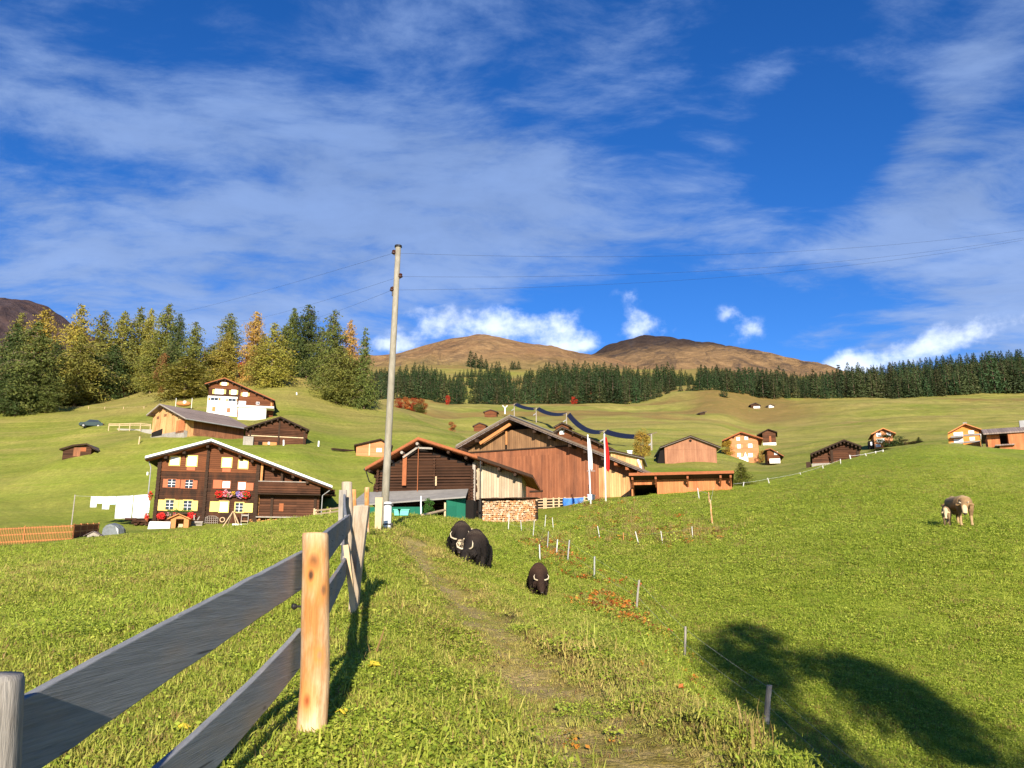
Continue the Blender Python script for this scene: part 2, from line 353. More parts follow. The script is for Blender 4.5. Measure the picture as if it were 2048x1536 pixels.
# ------------------------------------------------------------------ materials
M = {}
def grass_colour(t, P, dry, fine=True):
    """shared meadow colour: greens, olive, straw"""
    a = t.noise(P, .9, 4, .6); b = t.noise(P, 7.0, 3, .65); c = t.noise(P, .13, 3, .5)
    g = t.ramp(a, [(.28, (.130,.182,.018)), (.5, (.190,.242,.024)), (.74, (.268,.300,.042))])
    g = t.mix(t.rng(b, .35, .72), g, (.26,.275,.04))
    g = t.mix(t.rng(c, .4, .65, 0, .45), g, (.145,.225,.018))
    d = t.mix(b, (.26,.20,.055), (.36,.285,.10))
    f = t.math('ADD', dry, t.math('MULTIPLY', t.math('SUBTRACT', b, .5), .7))
    return t.mix(t.rng(f, .16, 1.0, 0, .9), g, d)
def m_ground():
    t = NT('meadow', .95, .1); P = t.pos()
    dry = t.attr('dry').outputs['Fac']; dirt = t.attr('dirt').outputs['Fac']; br = t.attr('brown').outputs['Fac']; bank = t.attr('bank').outputs['Fac']; soil = t.attr('soil').outputs['Fac']
    dist = t.vmath('LENGTH', P)
    col = grass_colour(t, P, dry)
    f0 = t.noise(P, 26, 4, .7); f1 = t.noise(P, 5.5, 5, .75); f2 = t.noise(P, 1.6, 5, .75); f3 = t.noise(P, .22, 6, .7)
    near = t.rng(dist, 14, 40); far = t.rng(dist, 50, 160)
    sp = t.mix(near, f0, f1); sp = t.mix(far, sp, f2); sp = t.mix(t.rng(dist, 200, 500), sp, f3)
    amp = t.rng(dist, 30, 300, .62, .42)
    val = t.math('ADD', 1.0, t.math('MULTIPLY', t.math('SUBTRACT', sp, .5), t.math('MULTIPLY', amp, 3.2)))
    ter = t.noise(t.map(P, (.012,.012,.42)), 1.0, 5, .6, .6); ter2 = t.noise(t.map(P, (.05,.05,1.6)), 1.0, 4, .65)
    tf = t.math('MULTIPLY', t.rng(dist, 60, 160), t.math('ADD', t.rng(ter, .42, .66, 0, .5), t.rng(ter2, .5, .68, 0, .35)))
    col = t.mix(tf, col, t.mix(f3, (.20,.155,.045), (.36,.275,.10)))
    tv = t.math('ADD', 1.0, t.math('MULTIPLY', t.math('SUBTRACT', t.math('ADD', t.math('MULTIPLY', ter, 1.3), t.math('MULTIPLY', ter2, .9)), 1.1), t.rng(dist, 60, 160, 0, .75)))
    col = t.vmath('MULTIPLY', col, t.comb(tv, tv, tv))
    brown = t.mix(f3, (.16,.095,.028), (.27,.18,.06))
    col = t.mix(t.math('MULTIPLY', br, t.rng(f3, .25, .5)), col, brown)
    pd = t.mix(f1, (.36,.26,.095), (.58,.43,.21)); pd = t.mix(t.rng(f2, .46, .64), pd, (.34,.31,.04))
    col = t.mix(t.math('MULTIPLY', dirt, t.rng(f1, .2, .6, .5, 1)), col, pd)
    col = t.mix(t.math('MULTIPLY', soil, .85), col, (.06,.038,.018))
    col = t.mix(t.math('MULTIPLY', bank, t.rng(f2, .45, .6, 0, .75)), col, (.13,.075,.02))
    col = t.vmath('MULTIPLY', col, t.comb(val, val, val))
    t.bump(t.math('ADD', t.math('MULTIPLY', sp, .16), t.math('MULTIPLY', f2, .3)), .9, .45)
    return t.base(col)
def m_hill(name, c1, c2, c3, zlo, zhi, dark):
    t = NT(name, .95, .1); P = t.pos(); s = t.sep(P)
    a = t.noise(P, .012, 7, .7); b = t.noise(P, .05, 6, .75); c = t.noise(t.map(P, (1,.3,.6)), .02, 5, .7, 1.5)
    col = t.mix(t.rng(a, .35, .65), c1, c2)
    col = t.mix(t.rng(t.math('ADD', s[2], t.math('MULTIPLY', t.math('SUBTRACT', a, .5), 130)), zlo, zhi, 1, 0), col, c3)
    col = t.mix(t.rng(c, .5, .66, 0, .8), col, dark)
    v = t.rng(b, .25, .75, .55, 1.4); col = t.vmath('MULTIPLY', col, t.comb(v, v, v))
    t.bump(t.math('ADD', a, t.math('MULTIPLY', b, .4)), 1.0, 14)
    return t.base(col)
def m_wood(name, c1, c2, orient='h', pitch=.22, gap=.10, bump=.6, stain=None, gapcol=(.012,.008,.005), var=.5, wet=.0, rough=.85):
    """boards or logs: colour per board, grain along it, dark joints, weather stains"""
    t = NT(name, rough, .2); O = t.obj(); x, y, z = t.sep(O)
    n = t.sep(t.nrm())
    side = t.math('GREATER_THAN', t.math('ABSOLUTE', n[0]), .6)
    across = t.math('ADD', t.math('MULTIPLY', x, t.math('SUBTRACT', 1, side)), t.math('MULTIPLY', y, side))
    if orient == 'h': q, along = z, across
    elif orient == 'v': q, along = across, z
    else: q, along = t.math('ADD', across, z), t.math('SUBTRACT', across, z)
    jig = t.math('MULTIPLY', t.math('SUBTRACT', t.noise(t.comb(along, 0, 0), 1.3, 2), .5), pitch*.25)
    qq = t.math('DIVIDE', t.math('ADD', q, jig), pitch)
    fr = t.math('FRACT', qq); idx = t.math('FLOOR', qq)
    wn = t.node('ShaderNodeTexWhiteNoise', noise_dimensions='2D'); t.put(wn.inputs['Vector'], t.comb(idx, t.math('FLOOR', t.math('MULTIPLY', along, .22)), 0)); rb = wn.outputs['Value']
    grain = t.noise(t.comb(t.math('MULTIPLY', q, 26), t.math('MULTIPLY', along, 1.6), t.math('MULTIPLY', idx, 3.7)), 1.0, 4, .65)
    big = t.noise(O, .55, 4, .6)
    f = t.math('ADD', t.math('MULTIPLY', rb, var), t.math('ADD', t.math('MULTIPLY', grain, .55), t.math('MULTIPLY', t.math('SUBTRACT', big, .5), .9)))
    col = t.mix(t.rng(f, .15, 1.0), c1, c2)
    if stain: col = t.mix(t.rng(t.noise(t.comb(t.math('MULTIPLY', x, 1.4), t.math('MULTIPLY', y, 1.4), t.math('MULTIPLY', z, .25)), 1.1, 4, .6), .45, .68, 0, stain[1]), col, stain[0])
    e = t.math('MULTIPLY', t.math('MINIMUM', fr, t.math('SUBTRACT', 1, fr)), 2)      # 0 at joint
    j = t.rng(e, 0, gap*2)
    col = t.mix(j, gapcol, col)
    prof = t.math('POWER', t.math('MAXIMUM', e, .001), .5 if orient == 'h' else .25)
    t.bump(t.math('ADD', t.math('MULTIPLY', prof, 1.0), t.math('MULTIPLY', grain, .25)), bump, pitch*.3)
    return t.base(col)
def m_plain(name, c, rough=.7, var=.25, scale=6, spec=.3, metal=0, c2=None, bump=0):
    t = NT(name, rough, spec); O = t.obj(); a = t.noise(O, scale, 5, .65); b = t.noise(O, scale*.17, 3, .6)
    k = tuple(q*(1-var) for q in c); h = c2 or tuple(min(1, q*(1+var*.6)) for q in c)
    col = t.mix(t.rng(t.math('ADD', t.math('MULTIPLY', a, .6), t.math('MULTIPLY', b, .4)), .3, .7), k, h)
    t.b.inputs['Metallic'].default_value = metal
    if bump: t.bump(a, bump, .02)
    return t.base(col)
def m_post(name, c1, c2, c3, knots=True, spots=()):
    """peeled round timber: long grain, orange and pale streaks, knots"""
    t = NT(name, .75, .25); O = t.obj()
    st = t.map(O, (9, 9, .9)); g = t.noise(st, 3.0, 5, .7, .6); b = t.noise(t.map(O, (3, 3, 1.1)), 2.2, 4, .6); fine = t.noise(t.map(O, (60, 60, 2)), 3, 3, .6)
    col = t.mix(t.rng(b, .36, .62), c1, c2); col = t.mix(t.rng(g, .5, .78), col, c3)
    v = t.rng(fine, .25, .75, .72, 1.15); col = t.vmath('MULTIPLY', col, t.comb(v, v, v))
    if knots:
        k = t.voro(t.map(O, (1, 1, .8)), 4.2); col = t.mix(t.rng(k, .05, .16, .9, 0), col, (.11,.04,.012))
        col = t.mix(t.rng(k, .12, .26, .35, 0), col, (.5,.2,.05))
    for (x, y, z, r_, c_) in spots:
        d = t.vmath('LENGTH', t.vmath('MULTIPLY', t.vmath('SUBTRACT', O, (x, y, z)), (1, 1, .62))); w = t.math('ADD', d, t.math('MULTIPLY', t.math('SUBTRACT', b, .5), .03))
        col = t.mix(t.rng(w, r_*.9, r_*2.6, .75, 0), col, (.58,.22,.05)); col = t.mix(t.rng(w, r_*.3, r_, .92, 0), col, c_)
    t.bump(t.math('ADD', g, t.math('MULTIPLY', fine, .4)), .5, .01)
    return t.base(col)
def m_rail(name, c1, c2, c3):
    """flat fence board weathered grey, grain along its length (object x)"""
    t = NT(name, .8, .25); O = t.obj()
    g = t.noise(t.map(O, (1.0, 30, 26)), 2.0, 5, .7, .4); w = t.noise(t.map(O, (.9, 5, 3.)), 1.1, 4, .6); f = t.noise(t.map(O, (3, 200, 150)), 2.0, 3, .6)
    col = t.mix(t.rng(g, .3, .72), c1, c2); col = t.mix(t.rng(w, .52, .72, 0, .85), col, c3)
    k = t.voro(t.map(O, (1.0, 3, 3.2)), 2.4); col = t.mix(t.rng(k, .035, .09, .8, 0), col, (.035,.03,.028))
    cr = t.noise(t.map(O, (.8, 40, 22)), 1.7, 2, .5); col = t.mix(t.rng(cr, .68, .72, 0, .75), col, (.03,.03,.032))
    v = t.rng(f, .25, .75, .78, 1.15); col = t.vmath('MULTIPLY', col, t.comb(v, v, v))
    t.bump(t.math('ADD', g, t.math('MULTIPLY', f, .5)), .55, .006)
    return t.base(col)
def m_leaf(name, tint=True, c=(1,1,1), trans=.25, var=.35):
    """foliage: colour from the object, varied clump by clump"""
    t = NT(name, .7, .2); O = t.obj()
    a = t.noise(O, 1.1, 3, .6); b = t.noise(O, 5.0, 2, .6)
    base = t.ocol() if tint else t.mix(0, c, c)
    base = t.mix(t.rng(t.noise(O, .38, 3, .6), .5, .7, 0, .5), base, t.vmath('MULTIPLY', base, (1.7, 1.25, .9))) if tint and var < .45 else base
    v = t.math('ADD', t.rng(a, .3, .7, 1-var, 1+var), t.rng(b, .3, .7, -.25, .25))
    col = t.vmath('MULTIPLY', base, t.comb(v, v, v)); col = t.hsv(col, t.rng(a, .3, .7, .485, .515), 1, 1)
    t.base(col)
    tr = t.node('ShaderNodeBsdfTranslucent'); t.put(tr.inputs[0], t.vmath('MULTIPLY', col, (1.1, 1.05, .6)))
    mx = t.node('ShaderNodeMixShader'); mx.inputs[0].default_value = trans
    t.l.new(t.b.outputs[0], mx.inputs[1]); t.l.new(tr.outputs[0], mx.inputs[2])
    t.l.new(mx.outputs[0], t.n['Material Output'].inputs[0])
    return t.m
def m_pane(name, c=(.02,.025,.03)):
    t = NT(name, .08, .6); return t.base(c)
M['ground'] = m_ground()
M['hill_brown'] = m_hill('brown_heath', (.235,.128,.062), (.31,.195,.092), (.25,.215,.065), 235, 330, (.13,.085,.05))
M['hill_dark'] = m_hill('dark_heath', (.038,.028,.025), (.075,.048,.033), (.25,.155,.075), 385, 465, (.05,.04,.038))
M['hill_rock'] = m_hill('dark_rock', (.06,.045,.05), (.10,.06,.05), (.10,.07,.05), 0, 1, (.035,.032,.045))
M['log_dark'] = m_wood('dark_logs', (.030,.014,.008), (.095,.042,.022), 'h', .24, .12, .8)
M['log_house'] = m_wood('house_logs', (.022,.013,.009), (.075,.032,.017), 'h', .19, .06, .5, ((.15,.050,.019), .5))
M['log_red'] = m_wood('sunburnt_logs', (.085,.031,.014), (.21,.073,.029), 'h', .2, .07, .6)
M['log_barn'] = m_wood('old_log_barn', (.048,.021,.012), (.155,.064,.033), 'h', .26, .10, .8)
M['board_barn'] = m_wood('barn_boards', (.205,.072,.034), (.35,.135,.064), 'v', .17, .05, .35, ((.115,.045,.026), .7))
M['board_upper'] = m_wood('weathered_boards', (.17,.095,.047), (.36,.20,.095), 'v', .2, .06, .4, ((.12,.062,.033), .6))
M['board_pale'] = m_wood('pale_boards', (.34,.255,.165), (.56,.455,.32), 'v', .2, .06, .4, ((.20,.16,.12), .65))
M['board_new'] = m_wood('new_orange_boards', (.40,.145,.055), (.56,.225,.09), 'v', .15, .04, .35, ((.30,.095,.04), .65))
M['board_cream'] = m_wood('cream_boards', (.46,.25,.10), (.70,.44,.20), 'v', .22, .05, .35, ((.36,.13,.05), .7))
M['board_mid'] = m_wood('brown_boards', (.20,.082,.04), (.34,.15,.075), 'v', .2, .06, .4, ((.13,.06,.035), .6))
M['orange_wall'] = m_wood('orange_wall', (.62,.22,.045), (.78,.31,.08), 'h', .16, .04, .3)
M['orange_house'] = m_wood('larch_wall', (.42,.165,.07), (.58,.25,.115), 'h', .17, .04, .3)
M['roof_old'] = m_wood('weathered_shingles', (.10,.08,.075), (.26,.20,.18), 'v', .5, .06, .5)
M['roof_pink'] = m_wood('old_plank_roof', (.19,.145,.125), (.33,.255,.215), 'v', .35, .05, .5)
M['roof_dark'] = m_plain('dark_roof', (.045,.035,.03), .9, .4)
M['roof_rust'] = m_wood('rusty_sheet', (.25,.085,.035), (.42,.16,.07), 'v', .3, .05, .4)
M['roof_white'] = m_plain('white_metal_edge', (.74,.74,.74), .5, .1)
M['roof_slate'] = m_plain('grey_sheet', (.26,.245,.225), .85, .3, 2)
M['timber_dark'] = m_plain('dark_timber', (.045,.024,.014), .9, .4)
M['timber_red'] = m_plain('red_timber', (.32,.105,.04), .85, .3)
M['timber_pale'] = m_plain('pale_timber', (.58,.42,.25), .8, .3)
M['timber_grey'] = m_plain('grey_timber', (.34,.30,.26), .85, .35)
M['board_upper_edge'] = m_plain('weathered_edge', (.17,.125,.09), .9, .4)
M['timber_orange'] = m_plain('orange_timber', (.50,.215,.075), .8, .25)
M['plaster'] = m_plain('white_plaster', (.80,.78,.73), .9, .08, 2)
M['white'] = m_plain('white_paint', (.80,.80,.80), .6, .06)
M['stake'] = m_plain('fibreglass_stake', (.58,.57,.54), .6, .12)
M['board_brown'] = m_wood('plain_brown_boards', (.27,.125,.07), (.40,.195,.11), 'v', .2, .05, .3, ((.2,.085,.05), .5))
M['cloth_white'] = m_plain('white_cloth', (.70,.71,.74), .95, .05)
M['cloth_blue'] = m_plain('pale_blue_cloth', (.55,.68,.84), .95, .08)
M['yellow'] = m_plain('yellow_paint', (.80,.60,.16), .65, .12, 4)
M['red_paint'] = m_plain('red_shutter', (.48,.12,.045), .65, .2)
M['pane'] = m_pane('window_glass'); M['pane_light'] = m_plain('reflection_glass', (.70,.72,.78), .3, .12, 3)  # pane_light: pale colour stands in for reflections on the glass
M['shade_fill'] = m_plain('painted_shade', (.012,.009,.008), 1, .3)  # near-black colour stands in for shade in openings and recesses
M['stone'] = m_plain('stone', (.32,.29,.25), .95, .45, 4, bump=.8)
M['concrete'] = m_plain('concrete', (.46,.43,.38), .95, .2, 2)
M['green_sheet'] = m_wood('green_sheet', (.010,.105,.066), (.014,.135,.085), 'v', .6, .015, .2, gapcol=(.008,.08,.05))
M['teal'] = m_plain('teal_plastic', (.10,.48,.36), .45, .1)
M['tarp_blue'] = m_plain('blue_tarp', (.06,.21,.62), .45, .3, 5, bump=.8)
M['tarp_grey'] = m_plain('grey_tarp', (.15,.165,.17), .35, .35, 6, spec=.5, bump=1)
M['metal'] = m_plain('zinc', (.30,.30,.30), .6, .25)
M['dark_metal'] = m_plain('dark_iron', (.02,.018,.018), .5, .3)
M['brown_glaze'] = m_plain('brown_porcelain', (.06,.018,.012), .25, .2, spec=.6)
M['solar'] = m_plain('solar_panel', (.014,.017,.04), .6, .3, spec=.2)
M['steel'] = m_plain('galvanised_steel', (.33,.33,.32), .6, .2)
M['flag_red'] = m_plain('red_cloth', (.62,.022,.018), .8, .15); M['flag_white'] = m_plain('white_flag_cloth', (.78,.78,.78), .8, .1)
M['rubber'] = m_plain('rubber', (.015,.015,.015), .8, .2); M['car'] = m_plain('car_paint', (.012,.035,.038), .5, .1, spec=.15)
M['post_new'] = m_post('peeled_larch', (.46,.20,.062), (.66,.49,.30), (.40,.14,.035), False, ((-.012,-.068,.79,.036,(.05,.022,.012)),(-.022,-.066,.735,.022,(.04,.022,.015)),(.045,-.05,.665,.022,(.22,.11,.05)),(-.008,-.07,.155,.026,(.26,.06,.015)),(.04,-.055,.36,.014,(.4,.2,.1))))
M['post_old'] = m_post('weathered_post', (.38,.30,.22), (.52,.43,.32), (.30,.2,.12), False)
M['post_grey'] = m_post('grey_post', (.26,.23,.20), (.36,.33,.29), (.17,.14,.12), False)
M['pole'] = m_post('utility_pole', (.25,.225,.17), (.34,.31,.245), (.21,.175,.125), False)
M['rail_grey'] = m_rail('grey_board', (.19,.198,.21), (.30,.306,.318), (.34,.27,.21))
M['rail_warm'] = m_rail('warm_grey_board', (.26,.23,.21), (.36,.33,.31), (.36,.25,.17))
M['bark'] = m_plain('bark', (.12,.08,.055), .95, .45, 5, bump=1); M['bark_pale'] = m_plain('larch_bark', (.26,.19,.13), .95, .4, 4, bump=1)
M['leaf'] = m_leaf('needles'); M['spruce'] = m_leaf('spruce_needles', trans=.08, var=.5)
build_ground()
hill('brown_hill', 'round brown heath covered hill above the middle spruce belt', [(560,740),(640,722),(700,714),(745,712),(800,706),(850,690),(900,678),(960,670),(1000,674),(1060,688),(1100,695),(1140,709),(1180,716),(1240,735),(1320,770)], 1450, 640, 500, 150, M['hill_brown'], 16, 5, 1.1)
hill('dark_hill', 'dark topped hill with a flat summit behind the brown one', [(1040,730),(1100,722),(1180,712),(1215,693),(1250,680),(1300,675),(1340,676),(1360,683),(1400,689),(1450,705),(1500,726),(1540,742),(1600,755),(1700,775),(1800,800)], 1900, 1000, 500, 180, M['hill_dark'], 18, 15, 1.1)
hill('rocky_mountain', 'dark rocky mountain at the far left behind the larches', [(-260,640),(-150,625),(-60,612),(0,608),(35,602),(58,602),(72,607),(95,614),(112,628),(125,634),(150,655),(200,680),(300,720)], 2500, 1500, 400, 60, M['hill_rock'], 30, 25, 1.2)
# ------------------------------------------------------------------ building kit
class Facade:
    """a vertical plane standing in the place: origin (base left corner), yaw psi (right end further away when positive)"""
    def __init__(s, px, py, Y, psi):
        s.O = at(px, py, Y); s.psi = R(psi); c, q = math.cos(s.psi), math.sin(s.psi)
        s.u = Vector((c, q, 0)); s.w = Vector((-q, c, 0))
    def uv(s, px, py, w=0.0):
        d = ray(px, py); t = (s.O.dot(s.w)+w)/d.dot(s.w); P = d*t-s.O
        return P.dot(s.u), P.z
    def U(s, px, py, w=0.0): return s.uv(px, py, w)[0]
    def V(s, px, py, w=0.0): return s.uv(px, py, w)[1]
    def world(s, u, w, z): return s.O+s.u*u+s.w*w+Vector((0, 0, z))
def roofz(line, u):
    for (a, b) in zip(line[:-1], line[1:]):
        if a[0] <= u <= b[0]: return a[1]+(b[1]-a[1])*(u-a[0])/(b[0]-a[0])
    a, b = (line[0], line[1]) if u < line[0][0] else (line[-2], line[-1])
    return a[1]+(b[1]-a[1])*(u-a[0])/(b[0]-a[0])
def wall_poly(line, u0, u1, zb, drop):
    p = [(u0, zb), (u1, zb), (u1, roofz(line, u1)-drop)]
    p += [(u, z-drop) for u, z in line[::-1] if u0 < u < u1]
    return p+[(u0, roofz(line, u0)-drop)]
def roof_slab(mb, line, t, w0, w1):
    """thick sloping sheets following the roof line, extruded along the ridge"""
    low = [(u, z-t) for u, z in line]
    mb.prism(line+low[::-1], w0, w1)
def window(F, root, x0, y0, x1, y1, fm, pm, w=0.0, fr=.09, bars=(1, 1), barm=None, proud=.05):
    (a, z1), (b, z0) = F.uv(x0, y0, w), F.uv(x1, y1, w); z0b = F.V(x0, y1, w); z1b = F.V(x1, y0, w)
    z0 = (z0+z0b)/2; z1 = (z1+z1b)/2
    m = MB(); p = w-proud
    m.box(a-fr, a, p, w+.02, z0-fr, z1+fr); m.box(b, b+fr, p, w+.02, z0-fr, z1+fr)
    m.box(a, b, p, w+.02, z1, z1+fr); m.box(a, b, p-.02, w+.02, z0-fr, z0)
    if barm: m.mat(1)
    for i in range(bars[0]):
        c = a+(b-a)*(i+1)/(bars[0]+1); m.box(c-.025, c+.025, p+.005, w-.012, z0, z1)
    for i in range(bars[1]):
        c = z0+(z1-z0)*(i+1)/(bars[1]+1); m.box(a, b, p+.008, w-.011, c-.022, c+.022)
    f = m.build('window', [fm, barm or fm], root)
    MB().box(a, b, w-.01, w+.03, z0, z1).build('pane', pm, f)
    return a, b, z0, z1
def panel(F, root, name, x0, y0, x1, y1, mat, w=0.0, th=.05, emb=.02):
    (a, z1), (b, z0) = F.uv(x0, y0, w), F.uv(x1, y1, w); z0 = (z0+F.V(x0, y1, w))/2; z1 = (z1+F.V(x1, y0, w))/2
    return MB().box(a, b, w-th, w+emb, z0, z1).build(name, mat, root)
def gable(F, name, label, cat, x0, x1, ybase, roof, L, of=.8, t=.22, wallm=None, roofm=None, fascia=None, back=.6, group=None, deep=2.5, drop=.03, purlins=0, pm=None, sub=None):
    """gabled building: wall edges and roof line traced on the photo; roof drawn on the verge plane in front of the wall"""
    root = empty(name, F.O, F.psi, label, cat, group)
    line = [F.uv(*p, -of) for p in roof]
    u0 = F.U(x0, ybase); u1 = F.U(x1, ybase)
    MB().prism(wall_poly(line, u0, u1, -deep, t+drop), 0, L).build('wall', wallm, root)
    m = MB(); roof_slab(m, line, t, -of, L+back); ro = m.build('roof', roofm, root)
    if fascia:
        m = MB(); roof_slab(m, [(u, z+.035) for u, z in line], .17, -of-.05, -of+.06); m.build('fascia', fascia, ro)
    if purlins:
        us = [line[0][0]+(line[-1][0]-line[0][0])*(i+.5)/purlins for i in range(purlins)]
        for u in us:
            z = roofz(line, u)-t-.012; m = MB(); m.box(u-.10, u+.10, -of+.12, .3, z-.26, z-.02); m.build('purlin', pm or M['timber_dark'], root)
    return root, line, u0, u1
def log_wall(mb, u0, u1, z0, z1fun, w, r=.125, jut=.28, rng=random):
    """stacked round logs running along u, with jutting ends"""
    z = z0
    while True:
        zc = z+r
        a, b = z1fun(zc+r)
        if b-a < .6: break
        pts = [(a-(jut if a == u0 else 0)*rng.uniform(.6, 1.15), w+rng.uniform(-.02, .02), zc+rng.uniform(-.012, .012)), ((a+b)/2, w+rng.uniform(-.03, .03), zc+rng.uniform(-.02, .02)), (b+(jut if b == u1 else 0)*rng.uniform(.6, 1.15), w+rng.uniform(-.02, .02), zc+rng.uniform(-.012, .012))]
        mb.tube(pts, [r*rng.uniform(.93, 1.08)]*3, 7); z += r*1.86
def span_under(line, u0, u1, off):
    def f(z):
        us = np.linspace(u0, u1, 240); ok = [u for u in us if roofz(line, u)-off >= z]
        return (ok[0] if ok[0] > us[0]+1e-6 else u0, ok[-1] if ok[-1] < us[-1]-1e-6 else u1) if ok else (0, 0)
    return f
def flowers(mb, c, r, n, rng, cols, sc=(1, .8, .9)):
    """a rounded clump of small petals"""
    for _ in range(n):
        d = Vector((rng.gauss(0, 1), rng.gauss(0, 1), rng.gauss(0, 1))).normalized(); q = rng.random()**.33
        p = Vector((c[0]+d.x*r*sc[0]*q, c[1]+d.y*r*sc[1]*q, c[2]+d.z*r*sc[2]*q)); e = r*.24
        a = Vector((rng.gauss(0, 1), rng.gauss(0, 1), rng.gauss(0, 1))).normalized(); b = a.orthogonal().normalized()
        mb.mat(rng.choice(cols)); mb.face([p+a*e, p+b*e*.8, p-a*e*.7, p-b*e*.8])
M['petal_red'] = m_plain('red_petals', (.72,.035,.03), .7, .3); M['petal_pink'] = m_plain('pink_petals', (.75,.36,.42), .7, .3)
M['petal_violet'] = m_plain('violet_petals', (.30,.24,.62), .7, .3); M['petal_gold'] = m_plain('gold_petals', (.75,.45,.04), .7, .3)
M['plant_green'] = m_plain('plant_leaves', (.06,.16,.02), .8, .45)
FL = [M['plant_green'], M['petal_red'], M['petal_pink'], M['petal_violet'], M['petal_gold']]
# ------------------------------------------------------------------ chalet with the flower boxes
def chalet_main():
    F = Facade(303, 1052, 80, 13)
    T = .30; of = 1.25
    root = empty('chalet', F.O, F.psi, 'dark log chalet with white roof edge, yellow shutters and red flowers', 'house')
    line = [F.uv(*p, -of) for p in [(290.4,913.5),(422.6,879),(664.7,972.5)]]
    u0, u1 = F.U(305, 1045), F.U(511, 1045); u2 = F.U(637, 1030); drop = T+.03
    MB().prism(wall_poly(line, u0, u1, -2, drop), 0, 11).build('wall', M['log_house'], root)
    # upper storey burnt red by the sun: a band of planks standing 3 mm proud
    zt = F.V(406, 944)
    MB().prism(wall_poly(line, u0+.05, u1-.05, zt, drop+.02), -.025, .01).build('gable_boards', M['log_red'], root)
    m = MB(); roof_slab(m, line, T, -of, 11.8); ro = m.build('roof', M['roof_dark'], root)
    m = MB(); roof_slab(m, [(u, z+.07) for u, z in line], .22, -of-.06, -of+.14); m.build('fascia', M['roof_white'], ro)
    m = MB(); roof_slab(m, [(u, z-T-.004) for u, z in line], .05, -of+.15, -.06); m.build('soffit', M['timber_red'], ro)
    for px in (330, 366, 412, 437, 478, 503, 546, 586, 615):
        u = F.U(px, 960); z = roofz(line, u)-T-.06
        m = MB(); m.box(u-.13, u+.13, -of+.35, -.0, z-.30, z); m.box(u-.09, u+.09, -of+.75, -.0, z-.42, z-.302); m.build('rafter', M['timber_dark'], root)
    for px, w_ in ((308.5, .36), (405.5, .30), (509, .36)):
        u = F.U(px, 1045); m = MB(); z = -.3; top = roofz(line, u)-drop-.1; k = 0
        while z < top: m.box(u-w_/2+.02*(k % 2), u+w_/2-.02*(k % 2), -.16-.03*(k % 3), .02, z, z+.185); z += .19; k += 1
        m.build('corner_logs', M['timber_dark'], root)
    W = window; fy, fw = M['yellow'], M['white']
    for r in ((341.5,914,357.5,929.5),(376,913,392,931),(446,917,461.5,933.5),(479,922,494,936)):
        W(F, root, *r, fy, M['pane_light'], -.03, .12, (0, 0))
    for r in ((374,933.6,390,941),(445,937,461,944)): panel(F, root, 'apron', *r, M['red_paint'], -.03)
    for r in ((336.4,958.6,350.6,974.5),(371.3,960,385,976.5)): W(F, root, *r, M['timber_red'], M['pane'], 0, .06, (1, 2), fw)
    for r in ((327,958,335,975),(352,959,359.5,976),(362.5,959.5,370,977),(386.3,961,394,978),(427.1,960,442.5,977),(493,966,506.2,981)): panel(F, root, 'shutter', *r, M['red_paint'], 0, .07)
    for r in ((445.5,962.5,459.5,976),(477,964.5,490.5,979)): W(F, root, *r, M['timber_red'], M['pane_light'], 0, .08, (0, 0))
    for r in ((332,1000,346.5,1019.5),(368,1001.5,382.5,1020.5),(471.5,1006,485.2,1024)): W(F, root, *r, fy, M['pane'], 0, .10, (1, 2), fw)
    W(F, root, 440.5, 1004, 454.5, 1023, fy, M['pane_light'], 0, .12, (1, 0), fw)
    for r in ((317,999.5,330.3,1021),(348.5,1000,357,1021),(357.6,1000,366.3,1021),(384.5,1001.5,394.6,1022),(420.6,1003,438.2,1023.5),(487.3,1006.5,505,1025)): panel(F, root, 'shutter', *r, M['yellow'], 0, .07)
    # barn wing under the long roof, balcony in front of it
    wr = .55
    MB().prism(wall_poly(line, u1+.02, u2, -2, drop), wr, 10.9).build('wing_wall', M['log_barn'], root)
    zb0, zb1, zb2 = F.V(575, 987), F.V(575, 965.5), F.V(575, 1034)
    m = MB()
    for k in range(5):
        h = (zb1-zb0)/5; m.box(u1+.05, u2+.05, -.42, -.38-.008*(k % 2), zb0+k*h+.01, zb0+(k+1)*h-.015)
    for k in range(4): u = u1+.2+(u2-u1-.3)*k/3; m.box(u-.06, u+.06, -.375, -.30, zb0-.1, zb1+.02)
    b = m.build('balcony', M['log_barn'], root)
    m = MB(); m.box(u1+.03, u2+.12, -.46, -.34, zb1+.022, zb1+.10); m.build('handrail', M['timber_grey'], b)
    m = MB(); m.box(u1+.03, u2+.1, -.5, wr-.01, zb0-.16, zb0-.06); m.build('balcony_floor', M['timber_dark'], b)
    m = MB(); m.box(u1+.0, u2+.4, -.25, wr-.01, zb2-.1, zb2+.02); m.build('sill_beam', M['timber_grey'], root)
    for px, mt in ((520, 'timber_orange'), (561, 'timber_dark'), (599, 'timber_red'), (634, 'timber_dark')):
        u = F.U(px, 1000); z = roofz(line, u)-drop; m = MB(); m.box(u-.11, u+.11, -.28, -.10, zb1+.1, z); m.build('wing_post', M[mt], root)
    for px, mt in ((515, 'timber_orange'), (543, 'timber_dark'), (630, 'timber_dark')):
        u = F.U(px, 1010); m = MB(); m.box(u-.13, u+.13, wr-.16, wr+.02, zb2+.02, zb0-.165); m.build('wing_post', M[mt], root)
    u = F.U(562, 1015); MB().box(u-.22, u+.22, wr-.05, wr+.02, F.V(562, 1022), F.V(562, 1006)).build('hatch', M['timber_red'], root)
